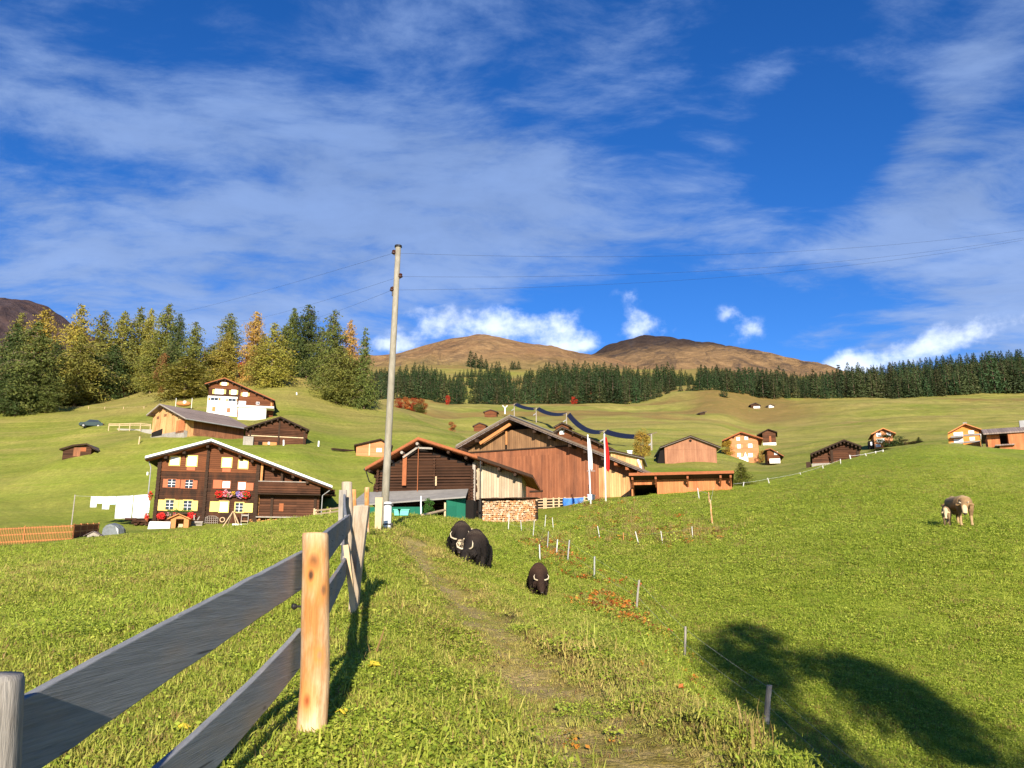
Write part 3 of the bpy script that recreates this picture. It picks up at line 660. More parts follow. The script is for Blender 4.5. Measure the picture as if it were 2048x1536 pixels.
    # rainwater pipes
    for p in (((290.4+13,916),(304,1046)),):
        a = F.uv(305, 925, -.3); bq = F.uv(302, 1046, -.3)
        m = MB(); m.tube([(line[0][0]+.2, -.5, line[0][1]-.3), (a[0]-.1, -.3, a[1]-.5), (a[0]-.1, -.3, -.5)], .055, 7); m.build('drainpipe', M['metal'], root)
    u = F.U(639, 1010); m = MB(); m.tube([(line[-1][0]-.15, -.7, line[-1][1]-.3), (u+.25, -.45, line[-1][1]-.9), (u+.2, -.45, -.3)], .05, 7); m.build('drainpipe', M['metal'], root)
    m = MB(); m.box(u+.45, u+1.5, .3, 1.6, F.V(645, 986), F.V(645, 978)); m.box(u+.4, u+1.6, .2, 1.7, F.V(645, 990), F.V(645, 988)); m.build('side_balcony', M['log_dark'], root)
    # window boxes
    rg = random.Random(3)
    def fbox(px0, px1, py, label, clumps, leafy):
        a, b = F.U(px0, py, -.25), F.U(px1, py, -.25); z = F.V((px0+px1)/2, py, -.25)
        fo = empty('flower_box', F.world((a+b)/2, -.25, z), F.psi, label, 'flower box', 'window boxes of the dark chalet')
        h = (b-a)/2; MB().box(-h, h, -.12, .13, -.22, 0).build('trough', M['timber_dark'], fo)
        m = MB()
        for k in range(leafy): flowers(m, (rg.uniform(-h, h), rg.uniform(-.1, .1), rg.uniform(-.05, .22)), .2, 16, rg, [0])
        for (px, pyy, r, cols) in clumps:
            q = F.uv(px, pyy, -.35); flowers(m, (q[0]-(a+b)/2, -.12, q[1]-z), r, int(160*r/.4), rg, cols)
        m.build('blossoms', FL, fo)
    fbox(329, 384, 1024, 'long planter with green leaves and two red geranium clumps above the playhouse', [(322,1032,.40,[1]),(382,1032,.42,[1]),(338,1030,.28,[2,0]),(350,1028,.25,[1,2,0])], 26)
    fbox(434, 471, 989, 'flower box spilling red and pink blossoms with yellow at its right end', [(438,988,.42,[1,1,1,0]),(450,988,.36,[2,1]),(458,989,.36,[2,2,0]),(467,986,.22,[4]),(452,982,.2,[2])], 8)
    fbox(473, 500, 991, 'flower box with violet blossoms left and a red mound right', [(476,986,.24,[3]),(480,991,.36,[2,3]),(492,990,.42,[1,1,0]),(485,988,.3,[2,1])], 8)
    for py, lb in ((990, 'upper red flower pot hanging on the chalet left corner'), (1033, 'lower red flower pot beside the drainpipe of the chalet')):
        px = 301 if py == 990 else 294; q = at(px, py, 79.2); m = MB()
        fo = empty('flower_pot', q, 0, lb, 'flower pot', 'red flower pots at the chalet corner')
        m = MB(); m.tube([(0,0,-.5),(0,0,-.2)], [.12,.17], 9); m.build('pot', M['timber_red'], fo)
        m = MB(); flowers(m, (0,0,0), .34, 110, rg, [1,1,1,0], (.8,.8,1.1)); m.build('blossoms', FL, fo)
    return F
FA = chalet_main()
# ------------------------------------------------------------------ the other buildings on the left slope
def left_buildings():
    F = Facade(302, 873, 121.5, -35)
    r, line, u0, u1 = gable(F, 'plank_barn', 'cream and orange plank barn with a pale plank roof, seen on its corner', 'barn', 302.5, 367.4, 872, [(293.2,829.7),(319.8,807.5),(371,836)], 10.5, .9, .2, M['board_cream'], M['roof_pink'], M['timber_grey'], purlins=6)
    m = MB(); m.box(u1-2.1, u1+.03, -.05, .02, -.2, roofz(line, u1)-.5); m.build('front_boards', M['board_new'], r)
    m = MB(); m.box(u1-.01, u1+.05, 1.5, 10.4, -.4, roofz(line, u1)-.3); m.build('side_boards', M['board_mid'], r)
    m = MB(); m.box(u0-.06, u1+.06, -.05, .5, -2.6, .12); m.build('plinth', M['stone'], r)
    m = MB(); m.tube([(line[-1][0]+.06, -.8, line[-1][1]-.12), (line[-1][0]+.06, 11.2, line[-1][1]-.12)], .09, 6); m.tube([(line[-1][0]+.06, 11.0, line[-1][1]-.15), (u1+.3, 10.6, line[-1][1]-.6), (u1+.3, 10.6, -1)], .06, 6); m.build('gutter', M['metal'], r)
    for px, py in ((314, 833), (329, 828)): panel(F, r, 'hatch', px, py, px+4, py+5, M['board_mid'], 0, .04)
    m = MB(); m.prism([(u0+.2, -.1), (u0+2.9, -.1), (u0+2.9, .9), (u0+.2, .55)], -.1, .01); m.build('stall_opening', M['shade_fill'], r)
    # annexe behind it
    F2 = Facade(449, 886, 128, 8)
    gable(F2, 'shed', 'small shaded grey shed against the right end of the plank barn', 'shed', 450, 479, 885, [(440,845),(448,846),(486,855.5)], 5, .5, .18, M['log_dark'], M['roof_dark'], None)
    F3 = Facade(492, 890, 116, 18)
    r, line, u0, u1 = gable(F3, 'log_barn', 'brown log barn with a low dark roof below the upper white based chalet', 'barn', 493, 611, 888, [(488,855.5),(561,833),(619,859.5)], 9, .9, .2, M['log_barn'], M['roof_dark'], M['timber_dark'], purlins=11)
    m = MB(); fn = span_under(line, u0, u1, .25); log_wall(m, u0, u1, F3.V(550, 875), fn, -.02, .13, .3); m.build('logs', M['log_barn'], r)
    for px in (500, 557, 608):
        u = F3.U(px, 880); m = MB(); m.box(u-.12, u+.12, -.2, .02, -.6, roofz(line, u)-.5); m.build('corner_post', M['timber_dark'], r)
    panel(F3, r, 'door', 516.5, 883, 524, 894, M['shade_fill'], -.02, .05); panel(F3, r, 'door_board', 525.5, 884.5, 535, 893, M['timber_orange'], -.02, .06)
    panel(F3, r, 'door_board', 540, 884.5, 553, 891, M['timber_orange'], -.02, .06); panel(F3, r, 'window', 535.8, 884, 539.4, 889, M['pane_light'], -.02, .06)
    panel(F3, r, 'beam', 496, 872.6, 609, 874.6, M['timber_pale'], -.05, .14)
    m = MB(); m.box(u0-.5, u0+.9, -.5, 1.2, -1.2, 1.2); m.build('stone_base', M['stone'], r)
    F4 = Facade(413, 826, 150, 14)
    r, line, u0, u1 = gable(F4, 'chalet', 'upper chalet with a white ground floor and terrace under a reddish timber gable', 'house', 413.5, 546, 826, [(409.5,767),(449.3,755.3),(550,800)], 10, .9, .22, M['log_red'], M['roof_dark'], M['timber_red'], purlins=9)
    um = F4.U(475, 815); zw = F4.V(440, 792.5)
    m = MB(); m.box(u0-.04, um, -.08, .3, -2.5, zw); m.build('ground_floor', M['plaster'], r)
    m = MB(); m.box(u0+.02, um-.02, -.04, .2, zw+.01, F4.V(440, 777.5)); m.build('upper_boards', M['log_house'], r)
    ut = F4.U(549, 818); zt0, zt1 = F4.V(510, 820), F4.V(510, 816.5)
    m = MB(); m.box(um+.05, ut, -2.6, .2, zt0, zt1); m.build('terrace', M['plaster'], r)
    m = MB(); m.box(um+.4, ut-1.4, -2.3, .3, -4, zt0-.004); m.build('terrace_wall', M['plaster'], r)
    m = MB(); m.box(um-.12, um+.12, -.14, .02, zt1, roofz(line, um)-.3); m.build('corner_post', M['timber_dark'], r)
    u = F4.U(543, 808); m = MB(); m.box(u-.15, u+.15, -.14, .02, zt1, roofz(line, u)-.3); m.build('corner_post', M['timber_orange'], r)
    for (x0,y0,x1,y1,sh,sm) in ((444.5,765.3,452.5,770.2,3.6,'yellow'),(431,779,446,787.5,5,'yellow'),(463.5,780.5,471.5,788.5,4,'yellow'),(486.6,785.6,494,792,4,'yellow'),(422,795.3,436,800.7,4.5,'timber_orange'),(457,797.5,471.5,802.6,4,'timber_orange')):
        window(F4, r, x0, y0, x1, y1, M['white'], M['pane'] if y0 > 790 else M['pane_light'], -.09, .08, (1, 0))
        panel(F4, r, 'shutter', x0-sh-.5, y0, x0-.8, y1, M[sm], -.09, .04); panel(F4, r, 'shutter', x1+.8, y0+.3, x1+sh+.5, y1+.3, M[sm], -.09, .04)
    panel(F4, r, 'door', 424.5, 813.5, 430.5, 823, M['timber_orange'], -.08, .05); panel(F4, r, 'door', 454, 816, 460, 825, M['red_paint'], -.08, .05)
    window(F4, r, 478.5, 803, 490.5, 811, M['white'], M['pane_light'], 0, .08, (2, 0)); window(F4, r, 513, 804.5, 518, 808.5, M['white'], M['pane'], 0, .06, (1, 0))
    # little weathered hut on the meadow
    F5 = Facade(123, 917, 113, 6)
    r, line, u0, u1 = gable(F5, 'hut', 'small weathered grey hut alone on the left meadow', 'hut', 124.5, 181, 914, [(119,898),(147,889.5),(174,887),(190,898)], 3.5, .5, .16, M['log_dark'], M['roof_old'], M['timber_dark'])
    panel(F5, r, 'grey_boards', 148, 895, 160, 913, M['board_mid'], 0, .04); panel(F5, r, 'door', 162, 895, 172, 903, M['timber_red'], 0, .05)
    F6 = Facade(711, 910, 118, 10)
    r, line, u0, u1 = gable(F6, 'shed', 'orange wooden shed on the slope behind the utility pole', 'shed', 712, 782, 909, [(708,889.5),(761.4,877.3),(786,891.5)], 5, .5, .16, M['orange_house'], M['roof_dark'], M['timber_dark'])
    window(F6, r, 753.5, 896.5, 763, 904, M['timber_pale'], M['pane_light'], 0, .06, (3, 0)); panel(F6, r, 'corner_board', 738, 886, 739.6, 911, M['timber_pale'], 0, .04)
    b = MB(); p0, p1 = at(664, 898, 118), at(708, 902, 122); b.bar(p0-p0, p1-p0, .3, .28)
    o = b.build('timber_beam', M['timber_dark']); o.location = p0; tag(o, 'dark squared beam lying on the slope left of the orange shed', 'beam')
left_buildings()
# ------------------------------------------------------------------ log barn by the pole
def log_barn_front():
    F = Facade(752.5, 1018, 62, -5); T = .2; of = 1.1
    root = empty('log_barn', F.O, F.psi, 'dark log barn with orange roof edge and a pale boarded right side, beside the pole', 'barn')
    line = [F.uv(*p, -of) for p in [(730.5,935.5),(836.5,875),(955,912.5),(1066,950.5)]]
    u0, u1, u2 = F.U(754, 1000), F.U(946, 1000), F.U(1043, 1000); drop = T+.04
    MB().prism(wall_poly(line, u0+.1, u1-.05, -2.5, drop+.35), .18, 9).build('wall', M['shade_fill'], root)
    m = MB(); log_wall(m, u0, u1, -.4, span_under(line, u0, u1, drop+.45), .12, .115, .30, random.Random(5)); lw = m.build('logs', M['log_dark'], root)
    rg = random.Random(8)                               # ends of the cross logs at both corners
    for u in (u0+.05, u1-.05):
        m = MB(); z = -.35
        while z < roofz(line, u1)-.9: m.tube([(u+rg.uniform(-.02,.02), -.26*rg.uniform(.7,1.2), z), (u, 8.8, z)], .115, 7); z += .214
        m.build('side_logs', M['log_dark'], root)
    u = F.U(868, 990); m = MB(); z = -.3
    while z < F.V(868, 915): m.tube([(u, -.22*rg.uniform(.6, 1.1), z), (u, .4, z)], .11, 7); z += .214
    m.build('partition_logs', M['log_dark'], root)
    # pale boarded side bay
    MB().prism(wall_poly(line, u1+.02, u2, F.V(1000, 998), drop), .3, 5).build('bay_boards', M['board_pale'], root)
    MB().box(u1+.3, u2-.1, .5, 4.9, -3, F.V(1000, 998)-.01).build('bay_base', M['shade_fill'], root)
    m = MB(); m.box(u1-.06, u1+.16, -.02, .32, -1.5, F.V(946, 925)); m.build('bay_post', M['timber_grey'], root)
    m = MB(); roof_slab(m, line, T, -of, 9.6); ro = m.build('roof', M['roof_rust'], root)
    m = MB(); roof_slab(m, [(u, z+.04) for u, z in line[:3]], .2, -of-.06, -of+.05); m.build('fascia', M['timber_red'], ro)
    m = MB(); roof_slab(m, [(u, z+.02) for u, z in (line[2], line[3])], .22, -of-.05, -of+.05); m.build('fascia', M['timber_dark'], ro)
    for px in (745, 782, 808, 838, 900, 935, 965, 1000, 1032):
        u = F.U(px, 930); z = roofz(line, u)-drop; m = MB(); m.tube([(u, -of+.15, z-.14), (u, .9, z-.14)], .12, 7); m.build('purlin', M['timber_grey' if px in (808, 838, 782) else 'timber_dark'], root)
    for (a, b) in (((838,893),(806,915)),((838,896),(865,897))):
        p, q = F.uv(*a, -.5), F.uv(*b, -.5); m = MB(); m.bar((p[0], -.5, p[1]), (q[0], -.5, q[1]), .12, .14); m.build('brace', M['timber_grey'], root)
    panel(F, root, 'hanging_board', 806, 909, 812.4, 971, M['timber_red'], -.35, .05)
    a, b = F.uv(836.5, 896, -.45), F.uv(834.5, 988, -.45); m = MB(); m.tube([(b[0], -.45, a[1]), (b[0], -.45, b[1])], .035, 6); m.build('drainpipe', M['timber_red'], root)
    a = F.uv(961, 920, -.95); m = MB(); m.tube([(a[0], -.95, a[1]), (a[0], -.95, -1.4)], .045, 6); m.build('drainpipe', M['dark_metal'], root)
    m = MB(); m.tube([(line[0][0]-.05, -of, line[0][1]-.12), (line[0][0]-.05, 9.5, line[0][1]-.12)], .08, 6); m.tube([(line[0][0], -of+.2, line[0][1]-.2), (u0-.5, -.6, line[0][1]-1.0), (u0-.35, -.2, line[0][1]-1.1)], .045, 6); m.build('gutter', M['dark_metal'], ro)
    a = F.uv(872, 962, -.1); MB().box(a[0]-.06, a[0]+.05, -.12, .0, a[1]-.35, a[1]+.35).build('pale_scrap', M['timber_pale'], root)
    # lean-to with green sheets
    lt = empty('lean_to', F.O, F.psi, 'low lean-to with grey sheet roof and green metal walls in front of the log barn', 'shed')
    za, zb = F.V(780, 984), F.V(937, 978.5)
    x0, x1 = F.U(722, 1000, -1), F.U(938, 985); f0, f1 = F.uv(742, 1011, -3.2), F.uv(915, 990, -3.2)
    zfL = F.V(780, 1010, -3.2); zfR = F.V(905, 993, -3.2)
    m = MB(); q = [(x0,-.05,za),(x1,-.35,zb),(f1[0]+.6,-3.2,zfR),(x0-.3,-3.2,zfL)]
    m.add([*q, *[(p[0], p[1], p[2]-.1) for p in q]], [(3,2,1,0),(4,5,6,7),(0,1,5,4),(1,2,6,5),(2,3,7,6),(3,0,4,7)]); m.build('roof', M['roof_slate'], lt)
    m = MB(); m.box(x0+.5, F.U(845, 1010, -2.9), -2.9, -2.84, -1.5, zfL-.12); m.build('wall', M['green_sheet'], lt)
    m = MB(); a, b = F.U(893, 1020, -3.0), F.U(931, 1020, -2.2)
    zl, zr = F.V(893, 1000, -3), F.V(930, 988, -2.2)
    m.add([(a,-3.05,-2.2),(b,-2.2,-2.2),(b,-2.2,zr),(a,-3.05,zl),(a-.03,-2.99,-2.2),(b-.03,-2.14,-2.2),(b-.03,-2.14,zr),(a-.03,-2.99,zl)], [(0,1,2,3),(7,6,5,4),(0,4,5,1),(1,5,6,2),(2,6,7,3),(3,7,4,0)]); m.build('green_panel', M['green_sheet'], lt)
    m = MB(); m.box(a-.14, a-.02, -3.2, -3.06, -2.0, zl-.2); m.build('post', M['timber_pale'], lt)
    m = MB(); m.box(F.U(930, 1020, -1.8), F.U(947, 1020, -1.8), -1.8, .1, -2.2, F.V(940, 1000, -1.8)); m.build('dark_bay', M['shade_fill'], lt)
    return F
FC = log_barn_front()
# ------------------------------------------------------------------ big barn, shed and neighbours
def big_barn():
    F = Facade(921, 1012, 80, -25); T = .28; of = 1.6
    root = empty('barn', F.O, F.psi, 'huge reddish board barn with a broad asymmetric gable behind the flagpoles', 'barn')
    line = [F.uv(*p, -of) for p in [(911,893.5),(1018,832.5),(1304.5,946)]]
    u0, u1 = F.U(923, 1000), F.U(1264, 990); drop = T+.05
    zs = lambda px, py: F.V(px, py)
    topl = wall_poly(line, u0, u1, -3, drop)
    # boards stop short of the open gable peak
    zp = F.V(1052, 858); topl = [(u, min(z, zp)) for u, z in topl]
    us = sorted(set([u0, u1]+[u0+(u1-u0)*i/80 for i in range(81)]))
    poly = [(u0, -3), (u1, -3)]+[(u, min(roofz(line, u)-drop, zp)) for u in us[::-1]]
    MB().prism(poly, 0, 9).build('wall', M['board_barn'], root)
    zd = F.V(1050, 896.5)
    poly = [(u0+.03, zd), (F.U(1136, 890), zd)]+[(u, min(roofz(line, u)-drop-.02, zp-.01)) for u in us[::-1] if u0+.03 < u < F.U(1136, 890)]
    MB().prism(poly, -.06, .02).build('upper_boards', M['board_upper'], root)
    m = MB(); m.box(u0+.02, F.U(1138, 890), -.14, .02, zd-.12, zd-.002); m.build('ledge', M['timber_dark'], root)
    poly = [(F.U(1198, 960), .3), (u1-.02, .3)]+[(u, roofz(line, u)-drop-.9) for u in us[::-1] if F.U(1198, 960) < u < u1-.02]
    MB().prism(poly, -.05, .02).build('pale_boards', M['board_cream'], root)
    MB().prism([(u, z-T-.4) for u, z in [(line[0][0]+4.2, roofz(line, line[0][0]+4.2)), line[1], (line[1][0]+5.2, roofz(line, line[1][0]+5.2))]], .5, .6).build('gable_shade', M['shade_fill'], root)
    m = MB(); roof_slab(m, line, T, -of, 9.6); ro = m.build('roof', M['roof_old'], root)
    m = MB(); roof_slab(m, [(u, z+.04) for u, z in line], .2, -of-.08, -of+.05); m.build('fascia', M['board_upper_edge'], ro)
    m = MB(); roof_slab(m, [(line[0][0]-.1, line[0][1]+.22), (line[1][0], line[1][1]+.22)], .1, -of+.25, 9.6); m.build('stone_courses', M['roof_slate'], ro)
    for px in (935, 965, 1080, 1110, 1150, 1180, 1215, 1240, 1262, 1285):
        u = F.U(px, 910); z = roofz(line, u)-T-.02; m = MB(); m.box(u-.14, u+.14, -of+.2, .3, z-.32, z); m.build('purlin', M['timber_dark' if px < 1230 else 'timber_red'], root)
    a, b = F.uv(960, 887, -.9), F.uv(1021, 848, -.9); m = MB(); m.bar((a[0], -.9, a[1]), (b[0], -.9, b[1]), .16, .3); m.bar((F.U(1013, 855, -.9), -.9, b[1]-.7), (F.U(1013, 855, -.9), -.9, b[1]-2.), .15, .15); m.build('brace', M['timber_orange'], root)
    # stall openings with white rails along the foot
    z0, z1 = F.V(1120, 1019), F.V(1120, 996)
    m = MB(); m.box(F.U(1073, 1005), F.U(1178, 1000), -.03, .05, z0-1.5, z1); m.build('stall_opening', M['shade_fill'], root)
    m = MB()
    for px in (1074, 1089, 1093, 1108, 1119, 1131, 1170): u = F.U(px, 1005); m.box(u-.07, u+.07, -.16, -.06, z0-1.2, z1+.05)
    for k in range(4): zz = z0+(z1-z0)*(.15+.25*k); m.box(F.U(1073, 1005), F.U(1178, 1005), -.13, -.08, zz, zz+.09)
    m.build('stall_rails', M['timber_pale'], root)
    m = MB(); m.box(F.U(1060, 985), F.U(1086, 985), -.12, .0, F.V(1070, 984), F.V(1070, 981)); m.build('bracket', M['timber_dark'], root)
    tp = MB(); rg = random.Random(4); n = 14; ua, ub = F.U(1126, 1000, -.3), F.U(1167, 1000, -.3)
    vs = []
    for i in range(n+1):
        for j in range(7):
            f = i/n; d = (1-(j/6))*(1.35-.5*math.sin(f*PI)*0-.35*f*(1-f)*4*(.5+.5*math.sin(f*9)))
            vs.append((ua+(ub-ua)*f, -.30-.1*math.sin(i*1.7+j)*.6-rg.uniform(0, .06), F.V(1146, 996)-(1.25-d if False else (1.2-.25*math.sin(f*5))*(j/6))-.06*math.sin(f*PI)))
    fs = [(i*7+j, i*7+j+1, (i+1)*7+j+1, (i+1)*7+j) for i in range(n) for j in range(6)]
    tp.add(vs, fs); o = tp.build('tarpaulin', M['tarp_blue'], None, True); o.location = F.O; o.rotation_euler = (0, 0, F.psi)
    o.modifiers.new('thick', 'SOLIDIFY').thickness = .02
    tag(o, 'blue tarpaulin hung over the stall rails at the foot of the big barn', 'tarpaulin')
    a = F.uv(1181, 1006, -1.2); b = F.uv(1190, 991, -1.2)
    m = MB(); m.box(a[0], b[0], -1.9, -1.2, a[1]-.4, b[1]); m.box(a[0]-.03, b[0]+.03, -1.93, -1.17, b[1]+.002, b[1]+.06); o = m.build('feed_box', M['cloth_blue']); o.location = F.O; o.rotation_euler = (0, 0, F.psi)
    tag(o, 'pale bluish white box at the foot of the white flagpole', 'box')
    return F
FD = big_barn()
M['log_end'] = m_plain('log_end', (.50,.31,.18), .9, .4, 9); M['log_end_orange'] = m_plain('log_end_orange', (.52,.25,.11), .9, .35, 9); M['log_end_pale'] = m_plain('log_end_pale', (.58,.43,.29), .9, .35, 9)
def wood_stack():
    F = Facade(972, 1046, 58, -14)
    root = empty('firewood_stack', F.O, F.psi, 'long stack of split firewood under dark boards beside the boarded barn bay', 'firewood')
    rg = random.Random(21); u0, u1 = F.U(966, 1040), F.U(1071, 1030)
    zt = F.V(1020, 999)
    MBs = [MB() for _ in range(3)]
    z = -1.2
    while z < zt-.1:
        u = u0+rg.uniform(0, .1)
        while u < u1:
            r = rg.uniform(.065, .11); k = rg.randint(0, 2); mb = MBs[0]; mb.mat(k)
            wj = rg.uniform(-.07, .07); n = rg.choice((4, 5, 6, 7)); a0 = rg.uniform(0, 6)
            zc = z+rg.uniform(-.02, .02)
            pts = [(u+r*math.cos(a0+2*PI*i/n)*rg.uniform(.75, 1.1), zc+r*math.sin(a0+2*PI*i/n)*rg.uniform(.75, 1.1)) for i in range(n)]
            mb.prism(pts, wj, .55); u += r*1.62
        z += .15
    MBs[0].build('logs', [M['log_end'], M['log_end_orange'], M['log_end_pale']], root)
    MB().box(u0, u1, .3, .9, -1.5, zt-.12).build('back', M['timber_dark'], root)
    m = MB()
    for i in range(9):
        a = u0-.2+(u1-u0+.4)*i/9; m.box(a, a+(u1-u0)/9+.02, -.35-rg.uniform(0, .15), .8, zt+.02+rg.uniform(0, .05), zt+.09+rg.uniform(0, .04))
    m.build('cover_boards', M['timber_dark'], root)
wood_stack()
def right_buildings():
    F = Facade(1262, 993, 69.5, -12); T = .2; of = 1.2
    root = empty('shed', F.O, F.psi, 'low orange board shed with open bay, joined to the right of the big barn', 'shed')
    rl, rr = F.uv(1258, 953.5, -of), F.uv(1467, 935.5, -of)
    u0, u1 = F.U(1263, 985), F.U(1464, 975); zr = (rl[1]+rr[1])/2
    ub0, ub1 = u0+.1, F.U(1314.5, 985); zo0, zo1 = F.V(1290, 969.5), zr-.75
    m = MB(); m.box(ub1, u1, 0, 5, -3, zr-.35); m.box(u0, ub1, 0, .15, zo0, zr-.35); m.box(u0, ub1, 4.9, 5, -3, zr-.5); m.box(u0, u0+.12, .16, 4.9, -3, zr-.5); m.build('wall', M['board_new'], root)
    MB().box(u0+.13, ub1-.01, .3, 4.88, zo0+.25, zo0+.3).build('bay_ceiling', M['timber_dark'], root)
    m = MB(); m.add([(rl[0],-of,zr),(rr[0],-of,zr),(rr[0]+.2,6.5,zr-1.5),(rl[0],6.5,zr-1.5),(rl[0],-of,zr-T),(rr[0],-of,zr-T),(rr[0]+.2,6.5,zr-1.5-T),(rl[0],6.5,zr-1.5-T)], [(0,1,2,3),(7,6,5,4),(0,4,5,1),(1,5,6,2),(2,6,7,3),(3,7,4,0)]); ro = m.build('roof', M['roof_dark'], root)
    m = MB(); m.box(rl[0], rr[0]+.02, -of-.06, -of-.004, zr-.2, zr+.04); m.build('fascia', M['timber_red'], ro)
    for px in (1266, 1312, 1375, 1440, 1460):
        u = F.U(px, 955); m = MB(); m.bar((u, -of+.1, zr-.42), (u, .1, zr-.36), .16, .22); m.bar((u, -of*.8, zr-.48), (u, -.05, zr-1.05), .13, .16); m.build('bracket', M['timber_red'], root)
    # house showing above the big barn's roof
    F = Facade(1108, 925, 122, -22)
    r, l, a, b = gable(F, 'house', 'red timber house whose gable shows above the right slope of the big barn', 'house', 1112, 1216, 915, [(1102,866),(1124,852.5),(1226,897)], 8, .9, .2, M['log_red'], M['roof_old'], M['timber_dark'], deep=8, purlins=7)
    window(F, r, 1120.5, 862, 1127, 867.5, M['white'], M['pane_light'], 0, .1, (0, 0))
    F = Facade(1110, 865, 170, -15)
    gable(F, 'hut', 'brown hut roof peeping over the red house gable', 'hut', 1111, 1137, 862, [(1106.5,853.5),(1124,844.2),(1141,851.5)], 4, .6, .2, M['log_red'], M['roof_old'], M['timber_dark'], deep=4)
    F = Facade(1218, 935, 104, -12)
    r, l, a, b = gable(F, 'house', 'cream house end with a grey roof and white chimney behind the big barn eave', 'house', 1222, 1284, 930, [(1214,899.5),(1228,900.5),(1288,914)], 8, .6, .2, M['board_cream'], M['roof_slate'], M['timber_dark'], deep=6)
    p0, p1 = F.uv(1256, 921, 1.5), F.uv(1264, 903, 1.5); m = MB(); m.box(p0[0], p1[0], 1.2, 1.9, p0[1]-.8, p1[1]); m.box(p0[0]-.08, p1[0]+.08, 1.1, 2.0, p1[1]+.002, p1[1]+.1); m.build('chimney', M['plaster'], r)
    m = MB(); p0, p1 = at(1276, 921, 80), at(1290, 956, 79); m.tube([(0,0,0), p1-p0], .10, 8); m.tube([(0,0,-.02), (0,0,.1)], .13, 8); o = m.build('white_pole', M['white']); o.location = p0; tag(o, 'white pole leaning beside the lower eave of the big barn', 'pole')
    # barn with the round hole
    F = Facade(1329.5, 924, 132, -5)
    r, l, a, b = gable(F, 'barn', 'smooth pinkish brown barn with a round hole in its gable', 'barn', 1330, 1434, 923, [(1320,893.5),(1381.4,870.8),(1442,893.5)], 11, .7, .2, M['board_brown'], M['roof_slate'], M['timber_dark'])
    m = MB(); poly = wall_poly(l, a+.02, b-.02, F.V(1380, 899), .26); m.prism(poly, -.03, .01); m.build('gable_boards', M['board_brown'], r)
    q = F.uv(1380.6, 881.6); m = MB(); m.tube([(q[0], -.08, q[1]), (q[0], .1, q[1])], .22, 14); m.build('round_hole', M['shade_fill'], r)
    z = roofz(l, a)-.3; m = MB(); m.prism([(F.U(1312, 922), -1.0), (a-.01, -1.0), (a-.01, z), (a-.55, z)], .5, 9); m.build('buttress', M['shade_fill'], r)  # slanted support, coloured near-black for the shade on this left side
    # three storey chalet
    F = Facade(1461, 922, 190, -14)
    r, l, a, b = gable(F, 'chalet', 'three storey tan chalet with pale shutters behind a yellow tree', 'house', 1461, 1518.5, 920, [(1444,880.5),(1481.8,863),(1526,876.5)], 9, 1.0, .25, M['orange_house'], M['timber_red'], M['timber_red'], purlins=5)
    for x0, y0, x1, y1 in ((1473.6,875.3,1479,880.3),(1489.9,873.7,1495.2,878.8),(1475,889.2,1481,895.8),(1496.8,888.3,1504,894.6),(1475.5,907,1481,913),(1497.5,907.3,1504.5,913.5)):
        window(F, r, x0, y0, x1, y1, M['white'], M['pane_light'], 0, .1, (1, 0)); 
        if y0 > 880: panel(F, r, 'shutter', x0-4.8, y0, x0-1, y1, M['board_cream'], 0, .05); panel(F, r, 'shutter', x1+1, y0, x1+4.8, y1, M['board_cream'], 0, .05)
    m = MB(); p = F.uv(1478.5, 920, -.8); q = F.uv(1496, 914, -.8); m.box(p[0], q[0], -.9, -.7, p[1]-.5, q[1]); m.prism([(p[0]+1, q[1]+.01), (p[0]+1.9, q[1]+.01), (p[0]+1.5, q[1]+1.2)], -.9, -.7); m.build('porch', M['plaster'], r)
    F = Facade(1525.7, 888, 235, -18)
    r, l, a, b = gable(F, 'barn', 'dark brown barn on a white base beside the three storey chalet', 'barn', 1526, 1552.5, 886, [(1513,869.5),(1536.6,857.4),(1554.5,863.5)], 8, .7, .22, M['log_barn'], M['roof_dark'], M['timber_dark'])
    panel(F, r, 'stone_base', 1525.8, 885.3, 1552.8, 891, M['plaster'], 0, .08); panel(F, r, 'door', 1538, 872, 1543, 884, M['timber_red'], 0, .06)
    F = Facade(1535, 928, 174, -12)
    r, l, a, b = gable(F, 'house', 'small red house with a white balcony below the dark barn', 'house', 1536, 1561, 927, [(1530,899),(1541,896.5),(1568,912)], 6, .6, .2, M['log_red'], M['roof_dark'], M['timber_red'])
    m = MB(); p, q = F.uv(1539.5, 926, -1), F.uv(1560, 917, -1); m.box(p[0], q[0], -1.1, -1.0, p[1], q[1]); m.box(p[0], q[0], -.99, 0, p[1]-.1, p[1]-.01); m.build('balcony', M['plaster'], r)
    window(F, r, 1549, 904, 1555, 909, M['white'], M['pane_light'], 0, .08, (1, 0))
    # log barn on the right rise
    F = Facade(1624, 931, 106, -20)
    r, l, a, b = gable(F, 'log_barn', 'brown log barn sunk behind the right crest, with a lower left bay', 'barn', 1665, 1718, 927, [(1620.3,907.5),(1688,879),(1723.5,892)], 9, .9, .18, M['log_barn'], M['roof_dark'], M['timber_dark'], purlins=14, deep=4)
    m = MB(); log_wall(m, a, b, F.V(1690, 925), span_under(l, a, b, .25), -.02, .13, .3); m.build('logs', M['log_barn'], r)
    a2 = F.U(1625, 925); MB().prism(wall_poly(l, a2, a-.02, -3, .2), .25, 8.5).build('bay_wall', M['log_barn'], r)
    m = MB(); m.box(a2-.1, a-.2, .0, .5, -3, F.V(1640, 926.5)); m.build('stone_base', M['stone'], r)
    for px in (1664, 1716): u = F.U(px, 915); MB().box(u-.15, u+.15, -.22, .02, -2, roofz(l, u)-.4).build('corner_post', M['timber_dark'], r)
    p = F.U(1612, 927, .6); MB().box(p, a2-.2, .5, 2.5, -3, F.V(1620, 923)).build('side_bay', M['timber_dark'], r)
